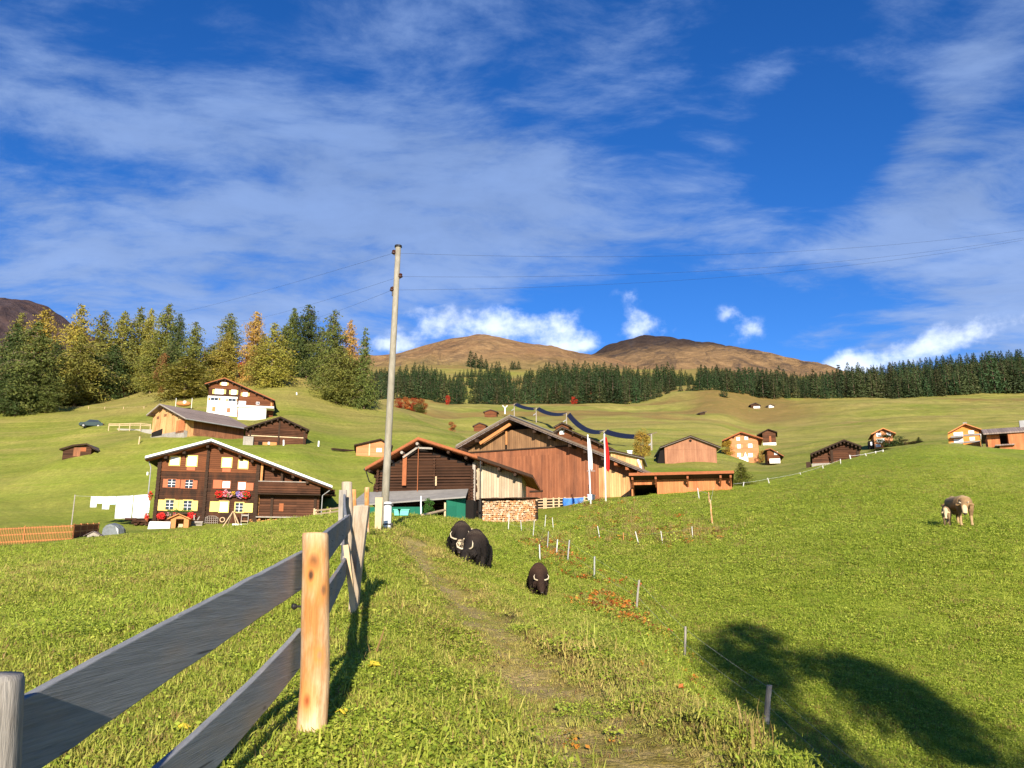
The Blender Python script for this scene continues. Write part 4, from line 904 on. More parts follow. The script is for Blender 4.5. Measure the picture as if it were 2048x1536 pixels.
    # chalet behind bushes
    F = Facade(1749, 897, 170, -19)
    r, l, a, b = gable(F, 'chalet', 'small orange red chalet half hidden by a bush on the right crest', 'house', 1749.5, 1787.5, 896, [(1742.5,867.5),(1766,855.8),(1792,866)], 7, .8, .2, M['orange_house'], M['roof_rust'], M['timber_orange'], deep=4, purlins=4)
    for x0, y0, x1, y1 in ((1753.5,867,1761.5,872),(1774,866,1781.5,871),(1754,878.5,1768.5,884),(1752.5,889.5,1760.5,893)): window(F, r, x0, y0, x1, y1, M['white'], M['pane_light'], 0, .1, (1, 0))
    m = MB(); p, q = F.uv(1738, 895, .6), F.uv(1747.5, 881.5, .6); m.box(p[0], q[0], .6, 3, p[1]-2, q[1]); m.build('porch', M['shade_fill'], r); panel(F, r, 'porch_window', 1740.5, 884, 1744.5, 891, M['pane_light'], .6, .04)
    # bright orange house
    F = Facade(1898.5, 897, 140, -31)
    r, l, a, b = gable(F, 'house', 'bright orange house with grey balconies on the right crest', 'house', 1898.8, 1962, 897, [(1895.5,865.5),(1930,846.8),(1965,858.8)], 9, .7, .18, M['orange_wall'], M['roof_rust'], M['timber_orange'], deep=5)
    for x0, y0, x1, y1, n in ((1908,865.3,1925.5,872,2),(1908.5,878.8,1926,885,2),(1937.5,861.8,1947.5,866.5,1),(1940,875,1949,880,1)): window(F, r, x0, y0, x1, y1, M['white'], M['pane_light'], 0, .08, (n, 0))
    for x0, y0, x1, y1, pr in ((1902,873,1926.5,876.6,1.2),(1902,886.5,1927,890,1.2),(1927.5,868,1961,871.2,.12),(1927.5,882,1961,885,.12)): panel(F, r, 'balcony', x0, y0, x1, y1, M['roof_slate'], -.01, pr, 0)
    p, q = F.uv(1926.5, 852, 1.5), F.uv(1933.5, 844.5, 1.5); MB().box(p[0], q[0], 1.2, 2.0, p[1]-1, q[1]).build('chimney', M['stone'], r)
    panel(F, r, 'corner_wall', 1962.2, 868, 1965, 900, M['plaster'], .3, .1)
    # barn complex at the right edge
    F = Facade(1972, 906, 130, -28); root = empty('barn', F.O, F.psi, 'long orange board barn under a brown plank roof at the right edge', 'barn')
    a, b, c = F.U(1978, 903), F.U(2019, 903), F.U(2062, 905); z1 = F.V(2000, 868.5)
    e0, e1 = F.U(1966, 870), F.U(2075, 870)
    m = MB(); m.box(a, F.U(2003, 903), 0, 7, -3, z1); m.box(b, c, -1.2, 7, -3, z1); m.build('wall', M['board_new'], root)
    MB().box(F.U(2003, 903)+.02, b-.02, 2.2, 7, -3, z1).build('recess_wall', M['timber_dark'], root)
    zr = F.V(2020, 858.5, 4)+.3
    m = MB(); m.add([(e0,-1.6,z1+.1),(e1,-1.6,z1+.1),(e1,4,zr),(e0,4,zr),(e0,-1.6,z1-.12),(e1,-1.6,z1-.12),(e1,4,zr-.22),(e0,4,zr-.22)], [(0,1,2,3),(7,6,5,4),(0,4,5,1),(1,5,6,2),(2,6,7,3),(3,7,4,0)])
    m.add([(e0,4.01,zr),(e1,4.01,zr),(e1,9,z1),(e0,9,z1),(e0,4.01,zr-.22),(e1,4.01,zr-.22),(e1,9,z1-.22),(e0,9,z1-.22)], [(0,1,2,3),(7,6,5,4),(0,4,5,1),(1,5,6,2),(2,6,7,3),(3,7,4,0)]); m.build('roof', M['roof_pink'], root)
    p, q = F.uv(1993, 892, -2), F.uv(2024, 889, -2); m = MB(); m.box(F.U(2000, 900, -2), F.U(2026, 900, -2), -2.2, 2, -3, p[1]-.1); m.build('porch', M['board_new'], root)
    m = MB(); m.box(p[0]-.2, q[0]+.3, -2.9, .0, p[1]-.08, p[1]+.12); m.build('porch_roof', M['roof_pink'], root)
    m = MB(); p = F.uv(2040, 853, 3); m.box(p[0], p[0]+1.5, 3.2, 4.2, zr-.3, zr+.9); m.build('dormer', M['metal'], root)
    # far huts
    for (x0, x1, yb, roof, Y, psi, lb, wm) in (
        (969,993,836,[(966,823.5),(981,818.5),(996,823)],345,-5,'small red hut highest above the big barn peak, beside the lift pylon','log_red'),
        (947.5,971,863,[(944.5,852),(959,844.5),(974,850)],290,-8,'dark red hut half hidden by the left roof edge of the big barn','log_red'),
        (1502,1520,815.5,[(1499.5,809),(1511,804.8),(1522,810.5)],405,-8,'dark hut with a pale foot on the upper right meadow','log_dark'),
        (1400,1410.5,831,[(1398,825.5),(1404,823.5),(1413,822.5)],330,10,'tiny dark hay shelter alone in the middle of the far meadow','timber_dark'),
        (1752,1772,796,[(1749.5,787.5),(1758,783.2),(1774,789)],462,-4,'brown hut with a light roof edge at the foot of the right forest','log_red'),
        (1775,1785,794.5,[(1772,788.6),(1778,785.6),(1787,788.8)],463,-4,'smaller hut joined to the right of the forest edge hut','log_dark'),
        (1538,1548,816.5,[(1536,811),(1541,808),(1550,811.5)],408,5,'white walled hut on the upper right meadow','plaster')):
        F = Facade(x0, yb, Y, psi); r, l, a, b = gable(F, 'hut', lb, 'hut', x0, x1, yb, roof, 5, .6, .25, M[wm], M['roof_old'], M['timber_grey' if 'light' in lb or 'smaller' in lb else 'timber_dark'], deep=4)
        if 'pale' in lb: panel(F, r, 'foot', x0+5, yb-3, x1, yb+1, M['plaster'], 0, .1)
right_buildings()
# ------------------------------------------------------------------ trees
def leaf_cloud(C, size, rng, stretch=1.6, droop=.35):
    """one ragged four-sided leaf clump at every centre, random orientation"""
    n = len(C); a = rng.normal(size=(n, 3)); a[:, 2] = a[:, 2]*.7-droop; a /= np.linalg.norm(a, axis=1)[:, None]
    b = np.cross(a, rng.normal(size=(n, 3))); b /= np.linalg.norm(b, axis=1)[:, None]+1e-9
    s = (size*rng.uniform(.6, 1.35, n))[:, None] if np.ndim(size) == 0 else (size*rng.uniform(.6, 1.35, n))[:, None]
    k = rng.uniform(.45, 1, (n, 4, 1))
    V = np.stack([C+a*s*stretch*k[:, 0], C+b*s*.6*k[:, 1], C-a*s*stretch*.7*k[:, 2], C-b*s*.6*k[:, 3]], 1)
    return V.reshape(-1, 3), np.arange(4*n).reshape(-1, 4)
def conifer(seed, prof, H=20., levels=46, per=6, leaf=.34, nleaf=16, trunk_r=.28, droop=.25, bare=.03, ragged=.35, gap=.0):
    """crown (leaf clumps along drooping limbs) and trunk (with the limbs) as two meshes"""
    rng = np.random.default_rng(seed); tb = MB()
    bend = rng.normal(0, .012*H, 2)
    ax = lambda h: np.array([bend[0]*math.sin(h*2.2), bend[1]*math.sin(h*1.7), h*H])
    tb.tube([ax(h)-np.array([0, 0, .03*H if h == 0 else 0]) for h in np.linspace(0, .88, 8)], [trunk_r*(1-.95*h)+.02 for h in np.linspace(0, .88, 8)], 8)
    C = []; S = []
    lump = rng.uniform(0, 6.28, 4)
    for i in range(levels):
        h = bare+(1-bare)*((i+rng.uniform(0, 1))/levels)
        n = max(2, int(round(per*(1.1-.5*h))))
        for k in range(n):
            if rng.random() < gap: continue
            phi = rng.uniform(0, 2*PI)
            r = prof(h)*H*(1+ragged*rng.normal()*.6)*(1+.22*math.sin(3*h*6.28+lump[0]+phi)+.18*math.sin(phi*2+lump[1]+h*5))
            if r < .15: r = .15
            d = np.array([math.cos(phi), math.sin(phi), 0]); p0 = ax(h); tip = p0+d*r+np.array([0, 0, -droop*r+rng.normal()*.2])
            if k < 3 and i % 2 == 0 and r > .8:
                mid = p0+d*r*.5+np.array([0, 0, .06*r]); tb.tube([p0, mid, tip], [.05+.012*r, .035, .012], 4, False)
            m = max(5, int(nleaf*r/(prof(.35)*H+.01)))
            t = rng.uniform(.12, 1.05, m)**.8
            base = p0+(tip-p0)*t[:, None]; base[:, 2] += .06*r*np.sin(t*PI)
            sp = .10*r+.2
            base += rng.normal(size=(m, 3))*np.array([sp, sp, sp*.55]); C.append(base); S.append(np.full(m, leaf)*(1.12-.4*t)*(1-.1*h))
    C = np.concatenate(C); S = np.concatenate(S)
    V, Fc = leaf_cloud(C, S, rng)
    return np_mesh('crown', V, Fc, [M['leaf']]), tb.mesh('trunk', [M['bark_pale']], True)
def broadleaf(seed, H=8., W=5., n=4200, leaf=.16, clumps=26, flat=.8, trunk_r=.16, low=.12, stretch=1.1):
    rng = np.random.default_rng(seed); tb = MB()
    cc = []
    for i in range(clumps):
        th = rng.uniform(0, 2*PI); q = math.sqrt(rng.random()); h = low+(1-low)*rng.random()
        env = math.sin(min(1, max(.05, (h-low*.6)/(1-low*.6)))*PI*.86+.25)**.7
        cc.append(np.array([math.cos(th)*q*W/2*env*.85, math.sin(th)*q*W/2*env*.85, h*H*.93]))
    tb.tube([(0,0,-.3), (.03*W*rng.normal()*.5, 0, H*.3), (.04*W*rng.normal()*.5, 0, H*.72)], [trunk_r, trunk_r*.7, trunk_r*.2], 8)
    for c in cc[::2]: tb.tube([(0, 0, max(.1, c[2]*.45)), c*np.array([.5,.5,.8]), c], [trunk_r*.4, trunk_r*.25, .015], 4, False)
    C = []
    for c in cc:
        m = n//clumps; d = rng.normal(size=(m, 3)); d /= np.linalg.norm(d, axis=1)[:, None]
        C.append(c+d*(rng.uniform(.1, 1, (m, 1))**.45)*np.array([W*.2, W*.2, W*.17*flat])*rng.uniform(.7, 1.25))
    C = np.concatenate(C); C[:, 2] = np.maximum(C[:, 2], .02*H)
    V, Fc = leaf_cloud(C, np.full(len(C), leaf), rng, stretch, .1)
    return np_mesh('crown', V, Fc, [M['leaf']]), tb.mesh('trunk', [M['bark']], True)
def p_larch(h): return (.075+.105*math.sin(min(1, h*1.45+.25)*PI*.5))*(1-h**3.2)**.85*(1 if h > .06 else .75)+.022
def p_full(h): return (.15+.06*math.sin(h*PI))*(1-h**2.6)**.85+.022
def p_cone(h): return .16*(1-h)**.7+.012
LARCH = [conifer(100+i, p_larch if i % 2 == 0 else p_full, levels=56, per=8, nleaf=30, leaf=.38, ragged=.5, gap=.1) for i in range(6)]
PINE = [conifer(140+i, p_cone, levels=44, per=8, nleaf=22, leaf=.36, ragged=.35, droop=.3, gap=.05) for i in range(3)]
BUSH = [broadleaf(200+i, 6, 6, 2600, .24, 22, .9, .12, .05) for i in range(4)]
BROAD = [broadleaf(220+i, 9, 6.5, 4200, .24, 30, .9, .16, .18) for i in range(3)]
def tree(name, pair, px, base, top, wpx, color, label, cat='tree', group=None, Y=None, h0=20., w0=5., rot=None):
    if Y is None:
        p = on(px, base, 60)
        if p.y > 330 and px < 760: p = ground(px, 214)
    else: p = ground(px, Y, base)
    d = p.y*CP+p.z*SP; m = d/FPX
    H = (zf(p.y, top)-zf(p.y, base)) if Y is None else zf(p.y, top)-p.z; W = wpx*m
    o = empty(name, p, 0, label, cat, group); o.rotation_euler = (0, 0, random.uniform(0, 6.28) if rot is None else rot)
    s = Vector((W/w0, W/w0, H/h0))
    for nm, me in (('crown', pair[0]), ('trunk', pair[1])):
        c = link_mesh(nm, me, o); c.scale = s
        if nm == 'crown': c.color = (*color, 1)
    return o
G1, G2, G3, GO, GY, GR, OR = (.118,.142,.034), (.165,.172,.040), (.062,.088,.026), (.22,.20,.044), (.295,.245,.048), (.35,.268,.046), (.42,.25,.07)
for a in [
 ('larch',0,8,826,648,70,G3,'dark green larch at the left picture edge'),
 ('larch',1,22,812,626,56,G2,'tall green larch rising behind the dark one at the left edge'),
 ('larch',3,64,800,618,78,GY,'broad golden larch in front of the rocky mountain'),
 ('larch',2,47,828,643,72,G1,'dense mid green larch standing forward of the broad golden one'),
 ('larch',4,98,812,684,62,G3,'shaded dark larch between the two golden ones at the left'),
 ('larch',3,145,800,611,62,GR,'brightest golden larch crown left of the middle of the left grove'),
 ('larch',1,193,797,621,66,G2,'green larch just right of the brightest golden crown'),
 ('larch',5,150,812,672,78,GO,'olive yellow larch in front of the brightest golden one, on the grove edge'),
 ('larch',0,234,792,624,58,GO,'olive larch with a pointed top in the middle of the left grove'),
 ('larch',5,262,788,615,62,G2,'broad olive green larch behind the reddish shrubs of the grove'),
 ('larch',2,286,782,618,40,GY,'slim golden larch beside the tall pair at the grove end'),
 ('larch',4,322,776,609,58,G2,'tallest green larch at the right end of the left grove'),
 ('larch',0,347,774,628,40,G3,'dark slim larch shading the right end of the grove'),
 ('larch',1,380,778,644,54,G2,'open green larch standing behind the olive bushy one near the plank barn'),
 ('larch',3,370,797,712,92,GO,'wide olive bushy larch just above the plank barn'),
 ('larch',0,452,752,627,48,G2,'green topped larch alone behind the upper chalet'),
 ('larch',5,447,768,664,54,GY,'yellow lower larch directly behind the roof of the upper chalet'),
 ('larch',2,506,764,625,46,OR,'larch with an orange tip right of the red leaved tree'),
 ('larch',1,520,772,668,48,GO,'olive larch filling below the orange tipped one'),
 ('larch',3,542,775,645,54,GY,'gold olive larch with a bare foot on the open slope'),
 ('larch',4,564,752,652,40,G1,'short green larch behind the pair of dark pointed tops'),
 ('larch',0,580,752,617,42,G1,'left of the two tall dark green larches on the hill brow'),
 ('larch',2,613,757,611,54,G3,'right and taller of the two dark green larches on the hill brow'),
 ('larch',5,640,772,655,50,G1,'green larch between the tall dark pair and the orange larch'),
 ('larch',1,662,792,619,62,G1,'broad green larch standing left against the orange larch'),
 ('larch',4,694,800,641,44,OR,'orange larch between green ones at the right of the left hill'),
 ('larch',3,672,806,690,66,G2,'low skirted green larch in front of the orange one'),
 ('pine',0,728,818,655,50,G1,'narrow dark green larch last on the right, casting a dark shadow'),
 ('larch',2,712,812,720,50,G2,'short green larch at the foot of the narrow last one'),
 ('larch',1,118,806,700,46,GO,'olive larch low between the golden crowns of the left grove'),
 ('larch',3,215,800,690,56,G3,'dark larch in the shade behind the red shrub of the grove'),
 ('larch',5,300,786,668,46,G2,'green larch low between the slim golden and tallest one'),
 ('larch',0,176,803,700,44,G1,'green larch behind the olive yellow one at the grove edge'),
 ('larch',4,30,832,740,64,G3,'low dark larch at the grove foot near the left edge'),
 ('larch',2,90,826,752,50,G1,'small shaded larch at the grove edge left of the fence'),
 ('larch',4,420,765,690,44,G2,'green larch left behind the upper chalet')]:
    k, i, px, b, t, w, c, lb = a
    c = tuple(q*random.uniform(.92, 1.08) for q in c)
    tree('larch_tree', LARCH[i] if k == 'larch' else PINE[i], px, b, t, w, c, lb, 'tree', 'larches on the left hill', None, 20., 7.4)
RU, RD, BR = (.30,.05,.018), (.42,.04,.02), (.20,.10,.035)
for a in [
 (488,757,708,34,RD,'bright red leaved small tree between the larches above the upper chalet',None),
 (215,790,735,26,RU,'dark red shrub inside the left larch grove',None),
 (321,786,703,38,BR,'rusty brown shrub at the right end of the left grove',None),
 (232,797,752,46,(.11,.085,.03),'dull brown shrub at the grove edge',None),
 (205,803,760,40,(.10,.09,.03),'purplish brown shrub low at the grove edge left of the dull one',None),
 (160,810,778,30,GO,'small yellow bush at the grove foot by the fence',None),
 (412,757,700,32,(.26,.09,.03),'reddish shrub left behind the upper chalet',None),
 (798,812,796,26,RU,'left dark red bush in the cluster below the spruces',318),
 (811,811,793,28,(.36,.11,.03),'orange red bush in the middle of the cluster below the spruces',322),
 (826,812,794,28,RU,'maroon bush right of the orange one in the cluster below the spruces',326),
 (845,817,796,34,(.26,.10,.03),'rust bush at the right end of the cluster below the spruces',322),
 (838,823,807,40,(.10,.11,.025),'low green brown bush in front of the bush cluster',312),
 (895,806,789,14,RD,'small red bush at the dark spruce foot',440),
 (1148,810,793,17,RD,'round crimson bush alone at the foot of the middle spruces',452),
 (1181,801,780,12,RU,'thin red bush among the middle spruces',470),
 (905,870,843,26,(.34,.15,.05),'brown orange bush on the open slope left of the big barn peak',258),
 (1780,902,868,70,(.045,.075,.022),'dense dark green bush covering the right of the orange red chalet',166),
 (1812,898,878,46,(.14,.10,.04),'brownish bush right of the dark green bush',166),
 (1832,893,883,44,(.06,.055,.03),'low dark bush on the right crest',164),
 (1524,926,900,20,(.30,.18,.04),'orange yellow shrub between the tan chalet and the small red house',186),
 (1762,914,899,60,(.10,.12,.03),'hedge like bush in front of the orange red chalet',150),
 (858,1027,994,34,(.05,.13,.02),'bushy green shrub in front of the lean to',54)]:
    px, b, t, w, c, lb, Y = a
    tree('shrub', BUSH[int(px) % 4], px, b, t, w, c, lb, 'bush', None, Y, 6., 7.)
tree('tree', BROAD[0], 1283, 922, 858, 50, (.34,.23,.04), 'yellowing round tree beside the end of the solar panel line', 'tree', None, 128, 9., 8.)
tree('tree', BROAD[1], 1457, 924, 880, 34, (.36,.23,.03), 'golden yellow tree covering the left front of the tan chalet', 'tree', None, 184, 9., 8.)
tree('tree', PINE[1], 1487, 982, 925, 38, (.17,.19,.03), 'yellow green young conifer at the right end of the orange shed', 'tree', None, 77, 20., 5.4)
tree('tree', PINE[2], 1838, 890, 874, 12, G3, 'tiny dark conifer on the right crest', 'tree', None, 170, 20., 6.)
# the tree whose shadow falls over the lower right meadow (it stands behind the photographer)
dirx, diry = math.sin(SUN_AZ), math.cos(SUN_AZ)
for k, (px, py, tt, W_, col, lb) in enumerate([(1462,1240,37.,5.0,G2,'tallest of three loose trees near the photographer whose joined shadow lies on the right meadow'),(1625,1285,34.,5.0,G1,'middle tree of the three casting the ragged shadow on the right meadow'),(1745,1325,36.,4.6,GO,'rightmost of three trees casting the ragged shadow at the lower right')]):
    sh = on(px, py); bx, by = sh.x+dirx*tt, sh.y+diry*tt; bz = float(gz(bx, by)); Hs = sh.z+tt*math.tan(SUN_EL)-bz
    pr = broadleaf(400+k, Hs*1.02, W_*1.22, 10500, .18, 40, .8, .16, .10, 1.2); st = empty('tree', (bx, by, bz), 0, lb, 'tree', 'trees behind the photographer')
    for nm, me in zip(('crown', 'trunk'), pr):
        c = link_mesh(nm, me, st); c.color = (*col, 1)
# ------------------------------------------------------------------ spruce forest
def spruce(seed):
    rng = np.random.default_rng(seed); V = []; C = []; S = []
    for i in range(26):
        h = .02+.98*(i+rng.random()*.7)/26
        r0 = (3.7*(1-h)**.8+.2)*(1+.14*rng.normal())
        n = int(36*(1-h)+9)
        ph = rng.uniform(0, 2*PI, n); r = r0*rng.uniform(.45, 1.08, n)
        C.append(np.stack([r*np.cos(ph), r*np.sin(ph), h*20-.30*r+rng.normal(size=n)*.2], 1)); S.append(np.full(n, .80*(1-.4*h)))
    C = np.concatenate(C); S = np.concatenate(S)
    V, Fc = leaf_cloud(C, S, rng, 1.5, .5)
    t = MB(); t.tube([(0,0,-2), (0,0,19.4)], [.3, .04], 5); b = len(V)
    tv = np.array(t.v); V = np.concatenate([V, tv]); q = np.array([f for f in t.f if len(f) == 4])+b
    return V, np.concatenate([Fc, q]), np.concatenate([np.zeros(len(Fc), int), np.ones(len(q), int)])
SPD = [spruce(300+i) for i in range(6)]
SPR = [np_mesh('spruce', V, F_, [M['spruce'], M['bark']], mi) for V, F_, mi in SPD]
def forest():
    rg = random.Random(17)
    ip = lambda tab, x: float(np.interp(x, [t[0] for t in tab], [t[1] for t in tab]))
    mb_ = [(745,795),(800,800),(850,800),(900,803),(940,815),(975,815),(1010,808),(1050,812),(1100,808),(1150,800),(1200,800),(1250,803),(1300,810),(1350,807),(1398,800)]
    mt_ = [(745,738),(800,730),(840,721),(880,738),(900,745),(950,733),(1000,721),(1030,750),(1060,736),(1100,722),(1150,719),(1200,722),(1250,728),(1300,734),(1330,721),(1370,738),(1398,752)]
    rb_ = [(1395,770),(1450,783),(1520,796),(1580,801),(1640,804),(1700,799),(1760,796),(1800,799),(1900,794),(2048,789),(2150,785)]
    rt_ = [(1395,745),(1450,737),(1500,732),(1560,739),(1600,748),(1650,742),(1700,738),(1750,729),(1800,721),(1850,715),(1900,709),(1950,705),(2048,697),(2150,690)]
    spots = []
    def band(x0, x1, step, bot, top, hpx, Yf, dY, grp):
        rows = 7
        for r in range(rows):
            x = x0+rg.uniform(0, step)
            while x < x1:
                f = (r+rg.uniform(-.3, .3))/(rows-1); f = min(1, max(0, f))
                hp = hpx(x)*(.80+.32*float(vnoise(np.array(x/38.), np.array(r*.3), 4)))*(rg.uniform(.66, 1.05)+(.18 if rg.random() < .16 else 0)); pb = ip(bot, x)+rg.uniform(-1, 2); pe = max(ip(top, x)+hp*1.0, ip(top, x)+20)
                base = pb+(min(pe, pb)-pb)*f
                spots.append((base, x, hp, Yf(x)+dY(x)*f, grp)); x += step*rg.uniform(.45, 1.5)
    band(742, 1400, 12, mb_, mt_, lambda x: 52, lambda x: 455, lambda x: 190, 0)
    band(1395, 2140, 11.5, rb_, rt_, lambda x: float(np.interp(x, [1400, 1600, 2050], [42, 58, 72])), lambda x: float(np.interp(x, [1400, 1500, 1650, 2050], [455, 455, 448, 455])), lambda x: 120, 1)
    L = ['dark spruce in the forest belt below the brown hills', 'dark spruce in the forest on the right skyline']
    Gp = ['spruces of the middle forest belt', 'spruces of the right forest']
    out = []
    for base, x, hp, Y, g in spots:
        z = zf(Y, base); X = (x-1024)/FPX*(Y*CP+z*SP)
        p = Vector((X, Y, float(gz(X, Y)))); px, py = proj(p)
        H = hp*(Y*CP+z*SP)/FPX; lift = 0
        # keep the crown's top where the photo has it even where the slope is a little lower
        H = min(H*1.1, zf(Y, base-hp)-p.z)
        if H < 5: continue
        out.append((hp if px < 2070 else 1, p, H, g))
    out.sort(key=lambda q: -q[0]-(300 if q[1].y < 520 else 0)); n = 0; Vs, Fs, Ms, off = [], [], [], 0
    for hp, p, H, g in out:
        k = rg.randrange(6); s = H/20.; w = s*rg.uniform(1.0, 1.6); rz = rg.uniform(0, 6.28)
        if n < 296:
            o = link_mesh('spruce', SPR[k]); o.location = p; o.scale = (w, w, s); o.rotation_euler = (0, 0, rz)
            f = rg.uniform(.65, 1.5); y = rg.uniform(.8, 1.45); o.color = (.034*f*y, .054*f, .019*f, 1); tag(o, L[g], 'tree', Gp[g]); n += 1
        else:
            V, F_, mi = SPD[k]; c, q = math.cos(rz), math.sin(rz)
            Vs.append(np.stack([(V[:, 0]*c-V[:, 1]*q)*w+p.x, (V[:, 0]*q+V[:, 1]*c)*w+p.y, V[:, 2]*s+p.z], 1)); Fs.append(F_+off); Ms.append(mi); off += len(V)
    if Vs:
        o = link_mesh('distant_forest', np_mesh('distant_forest', np.concatenate(Vs), np.concatenate(Fs), [M['spruce'], M['bark']], np.concatenate(Ms))); o.color = (.030,.054,.017,1)
        tag(o, 'dark spruce forest filling the back rows along the hillsides', 'forest', None, 'stuff')
    for i, (px, b, t, Y, lb) in enumerate([(941,730,701,900,'left and tallest spruce of the dark clump on the brown hill'),(951,730,705,905,'middle spruce of the dark clump on the brown hill'),(962,730,710,900,'right sloping side spruce of the dark clump on the brown hill'),(972,731,717,905,'lowest spruce at the right end of the clump on the brown hill'),
        (1024,730,721,900,'first of three tiny spruces in a row on the brown hill slope'),(1029,731,722,900,'second of three tiny spruces in a row on the brown hill slope'),(1037,733,722,900,'third and tallest of three tiny spruces on the brown hill slope'),(1448,790,768,425,'lone spruce standing forward of the right forest on brown grass')]):
        z = zf(Y, b); X = (px-1024)/FPX*(Y*CP+z*SP); zg = float(gz(X, Y)); H = zf(Y, t)-zg
        o = link_mesh('spruce', SPR[i % 6]); o.location = (X, Y, zg); o.scale = (H/20*1.6, H/20*1.6, H/20); o.color = (.028,.05,.017,1); tag(o, lb, 'tree')
forest()
# ------------------------------------------------------------------ the near rail fence
def post_mesh(mb, h, r, seed, n=18, taper=.96, lean=(0, 0), sunk=.35, lumps=.05):
    """round timber post: slightly bent, uneven girth, sawn top with a worn edge"""
    rg = np.random.default_rng(seed); ks = [-sunk]+list(np.linspace(0, h-.012, 14))+[h]
    b = len(mb.v); ph = rg.uniform(0, 6.28, 4)
    for i, z in enumerate(ks):
        f = max(0, z)/h; rr = r*(1-(1-taper)*f)*(.93 if z == h else 1)
        for k in range(n):
            a = 2*PI*k/n
            q = rr*(1+lumps*math.sin(a*2+ph[0]+z*2.1)+lumps*.7*math.sin(a*3+ph[1]-z*3.7)+.03*math.sin(z*11+ph[2]+a)+.5*lumps*rg.normal()*.35)
            mb.v.append((q*math.cos(a)+lean[0]*f+.012*math.sin(z*3+ph[3]), q*math.sin(a)+lean[1]*f, z))
    for i in range(len(ks)-1):
        for k in range(n): mb.f.append((b+i*n+k, b+i*n+(k+1)%n, b+(i+1)*n+(k+1)%n, b+(i+1)*n+k)); mb.m.append(mb.cur)
    e = b+(len(ks)-1)*n; mb.v.append((lean[0], lean[1], h+.004)); c = len(mb.v)-1
    for k in range(n): mb.f.append((e+k, e+(k+1)%n, c)); mb.m.append(mb.cur)
def near_fence():
    rf = empty('rail_fence', (0, 0, 0), 0, 'grey board rail fence with one new peeled post running up beside the path', 'fence')
    def post(px, pyb, Y, pxt, pyt, r, mat, seed, **kw):
        a = at(px, pyb, Y); z = min(a.z, float(gz(a.x, a.y))+.03); t = at(pxt, pyt, Y); h = t.z-z
        m = MB(); post_mesh(m, h, r, seed, lean=(t.x-a.x, 0), **kw); o = m.build('post', mat, rf, True); o.location = (a.x, a.y, z); return o, a, h
    p0, a0, h0 = post(-22, 1850, 1.86, -22, 1350, .066, M['post_grey'], 1, taper=1.0)
    p1, a1, h1 = post(620, 1467, 4.1, 632, 1066, .069, M['post_new'], 2, taper=.98, lumps=.045)
    # split post leaning across the line, cut flat on its left
    a2 = at(706, 1231, 8.0); t2 = at(714, 1012, 8.0); z2 = float(gz(a2.x, a2.y)); H2 = t2.z-z2; m = MB()
    def ring(x, w, z, d): return [(x-w*.5, -.03, z), (x+w*.15, -d, z), (x+w*.5, -d*.55, z), (x+w*.5, .05, z), (x-w*.35, .07, z)]
    rs = [ring(.0, .075, -.3, .06), ring(.0, .08, 0, .06), ring(.012, .105, H2*.4, .075), ring(.03, .135, H2*.8, .085), ring(.04, .15, H2-.01, .09), ring(.04, .14, H2, .085)]
    for q in rs: m.v += q
    for i in range(5):
        for k in range(5): m.f.append((i*5+k, i*5+(k+1)%5, (i+1)*5+(k+1)%5, (i+1)*5+k)); m.m.append(0)
    m.f.append((25, 26, 27, 28, 29)); m.m.append(0); sp = m.build('post', M['post_old'], rf); sp.location = (a2.x, a2.y, z2)
    m = MB(); q0, q1 = at(692, 1090, 7.9)-a2, at(708, 1228, 7.9)-a2; m.bar(q0, q1, .05, .03); s2 = m.build('strut', M['timber_pale'], rf); s2.location = a2
    p3, a3, h3 = post(691, 1118, 11.2, 695, 964, .072, M['post_old'], 4, taper=.97)
    m = MB(); q0, q1 = at(683, 1090, 10.9), at(686, 980, 10.9); m.bar((0,0,0), q1-q0, .10, .03); s3 = m.build('strut', M['post_grey'], rf); s3.location = q0
    p4, a4, h4 = post(708, 1075, 14.2, 708, 979, .05, M['post_new'], 5)
    p5, a5, h5 = post(733, 1063, 16, 735.5, 975, .052, M['post_new'], 6)
    def rail(pA, pB, YA, YB, topA, topB, hA, hB, mat, dx, sag=0., over=(.12, .1), nm='rail'):
        """board nailed to the far side of two posts; top edge given on the photo at both ends"""
        A = at(*topA, YA); B = at(*topB, YB); d = B-A; L = math.hypot(d.x, d.y); yaw = math.atan2(d.y, d.x); n = 24
        m = MB(); vs = []
        rg = np.random.default_rng(int(topA[1]))
        for i in range(n+1):
            f = i/n; x = -over[0]+(L+over[0]+over[1])*f; z = A.z+(d.z)*(x/L)-sag*4*f*(1-f)-A.z; hh = hA+(hB-hA)*f
            e1, e2 = rg.normal(0, .0012, 2)
            yy = .004*math.sin(f*5); vs += [(x, yy-.014, z-hh+e1), (x, yy-.014, z+e2), (x, yy+.014, z+e2), (x, yy+.014, z-hh+e1)]
        fs = [(i*4+k, i*4+(k+1)%4, (i+1)*4+(k+1)%4, (i+1)*4+k) for i in range(n) for k in range(4)]+[(3, 2, 1, 0), (n*4, n*4+1, n*4+2, n*4+3)]
        m.add(vs, [f[::-1] for f in fs]); o = m.build(nm, mat, rf); o.location = A; o.rotation_euler = (0, 0, yaw)
        b = o.modifiers.new('edge', 'BEVEL'); b.width = .004; b.segments = 2; b.limit_method = 'ANGLE'
        return o
    rail(p0, p1, 2.06, 4.2, (30,1402), (598,1104), .205, .19, M['rail_grey'], 0, .0, (.25, .06))
    rail(p0, p1, 2.06, 4.2, (30,1760), (592,1262), .20, .19, M['rail_grey'], 0, .045, (.25, .06))
    rail(p1, sp, 4.22, 8.0, (640,1072), (697,1029), .19, .17, M['rail_grey'], 0, .0, (.05, .1))
    rail(p1, sp, 4.22, 8.0, (640,1190), (690,1114), .19, .19, M['rail_grey'], 0, .015, (.05, .1))
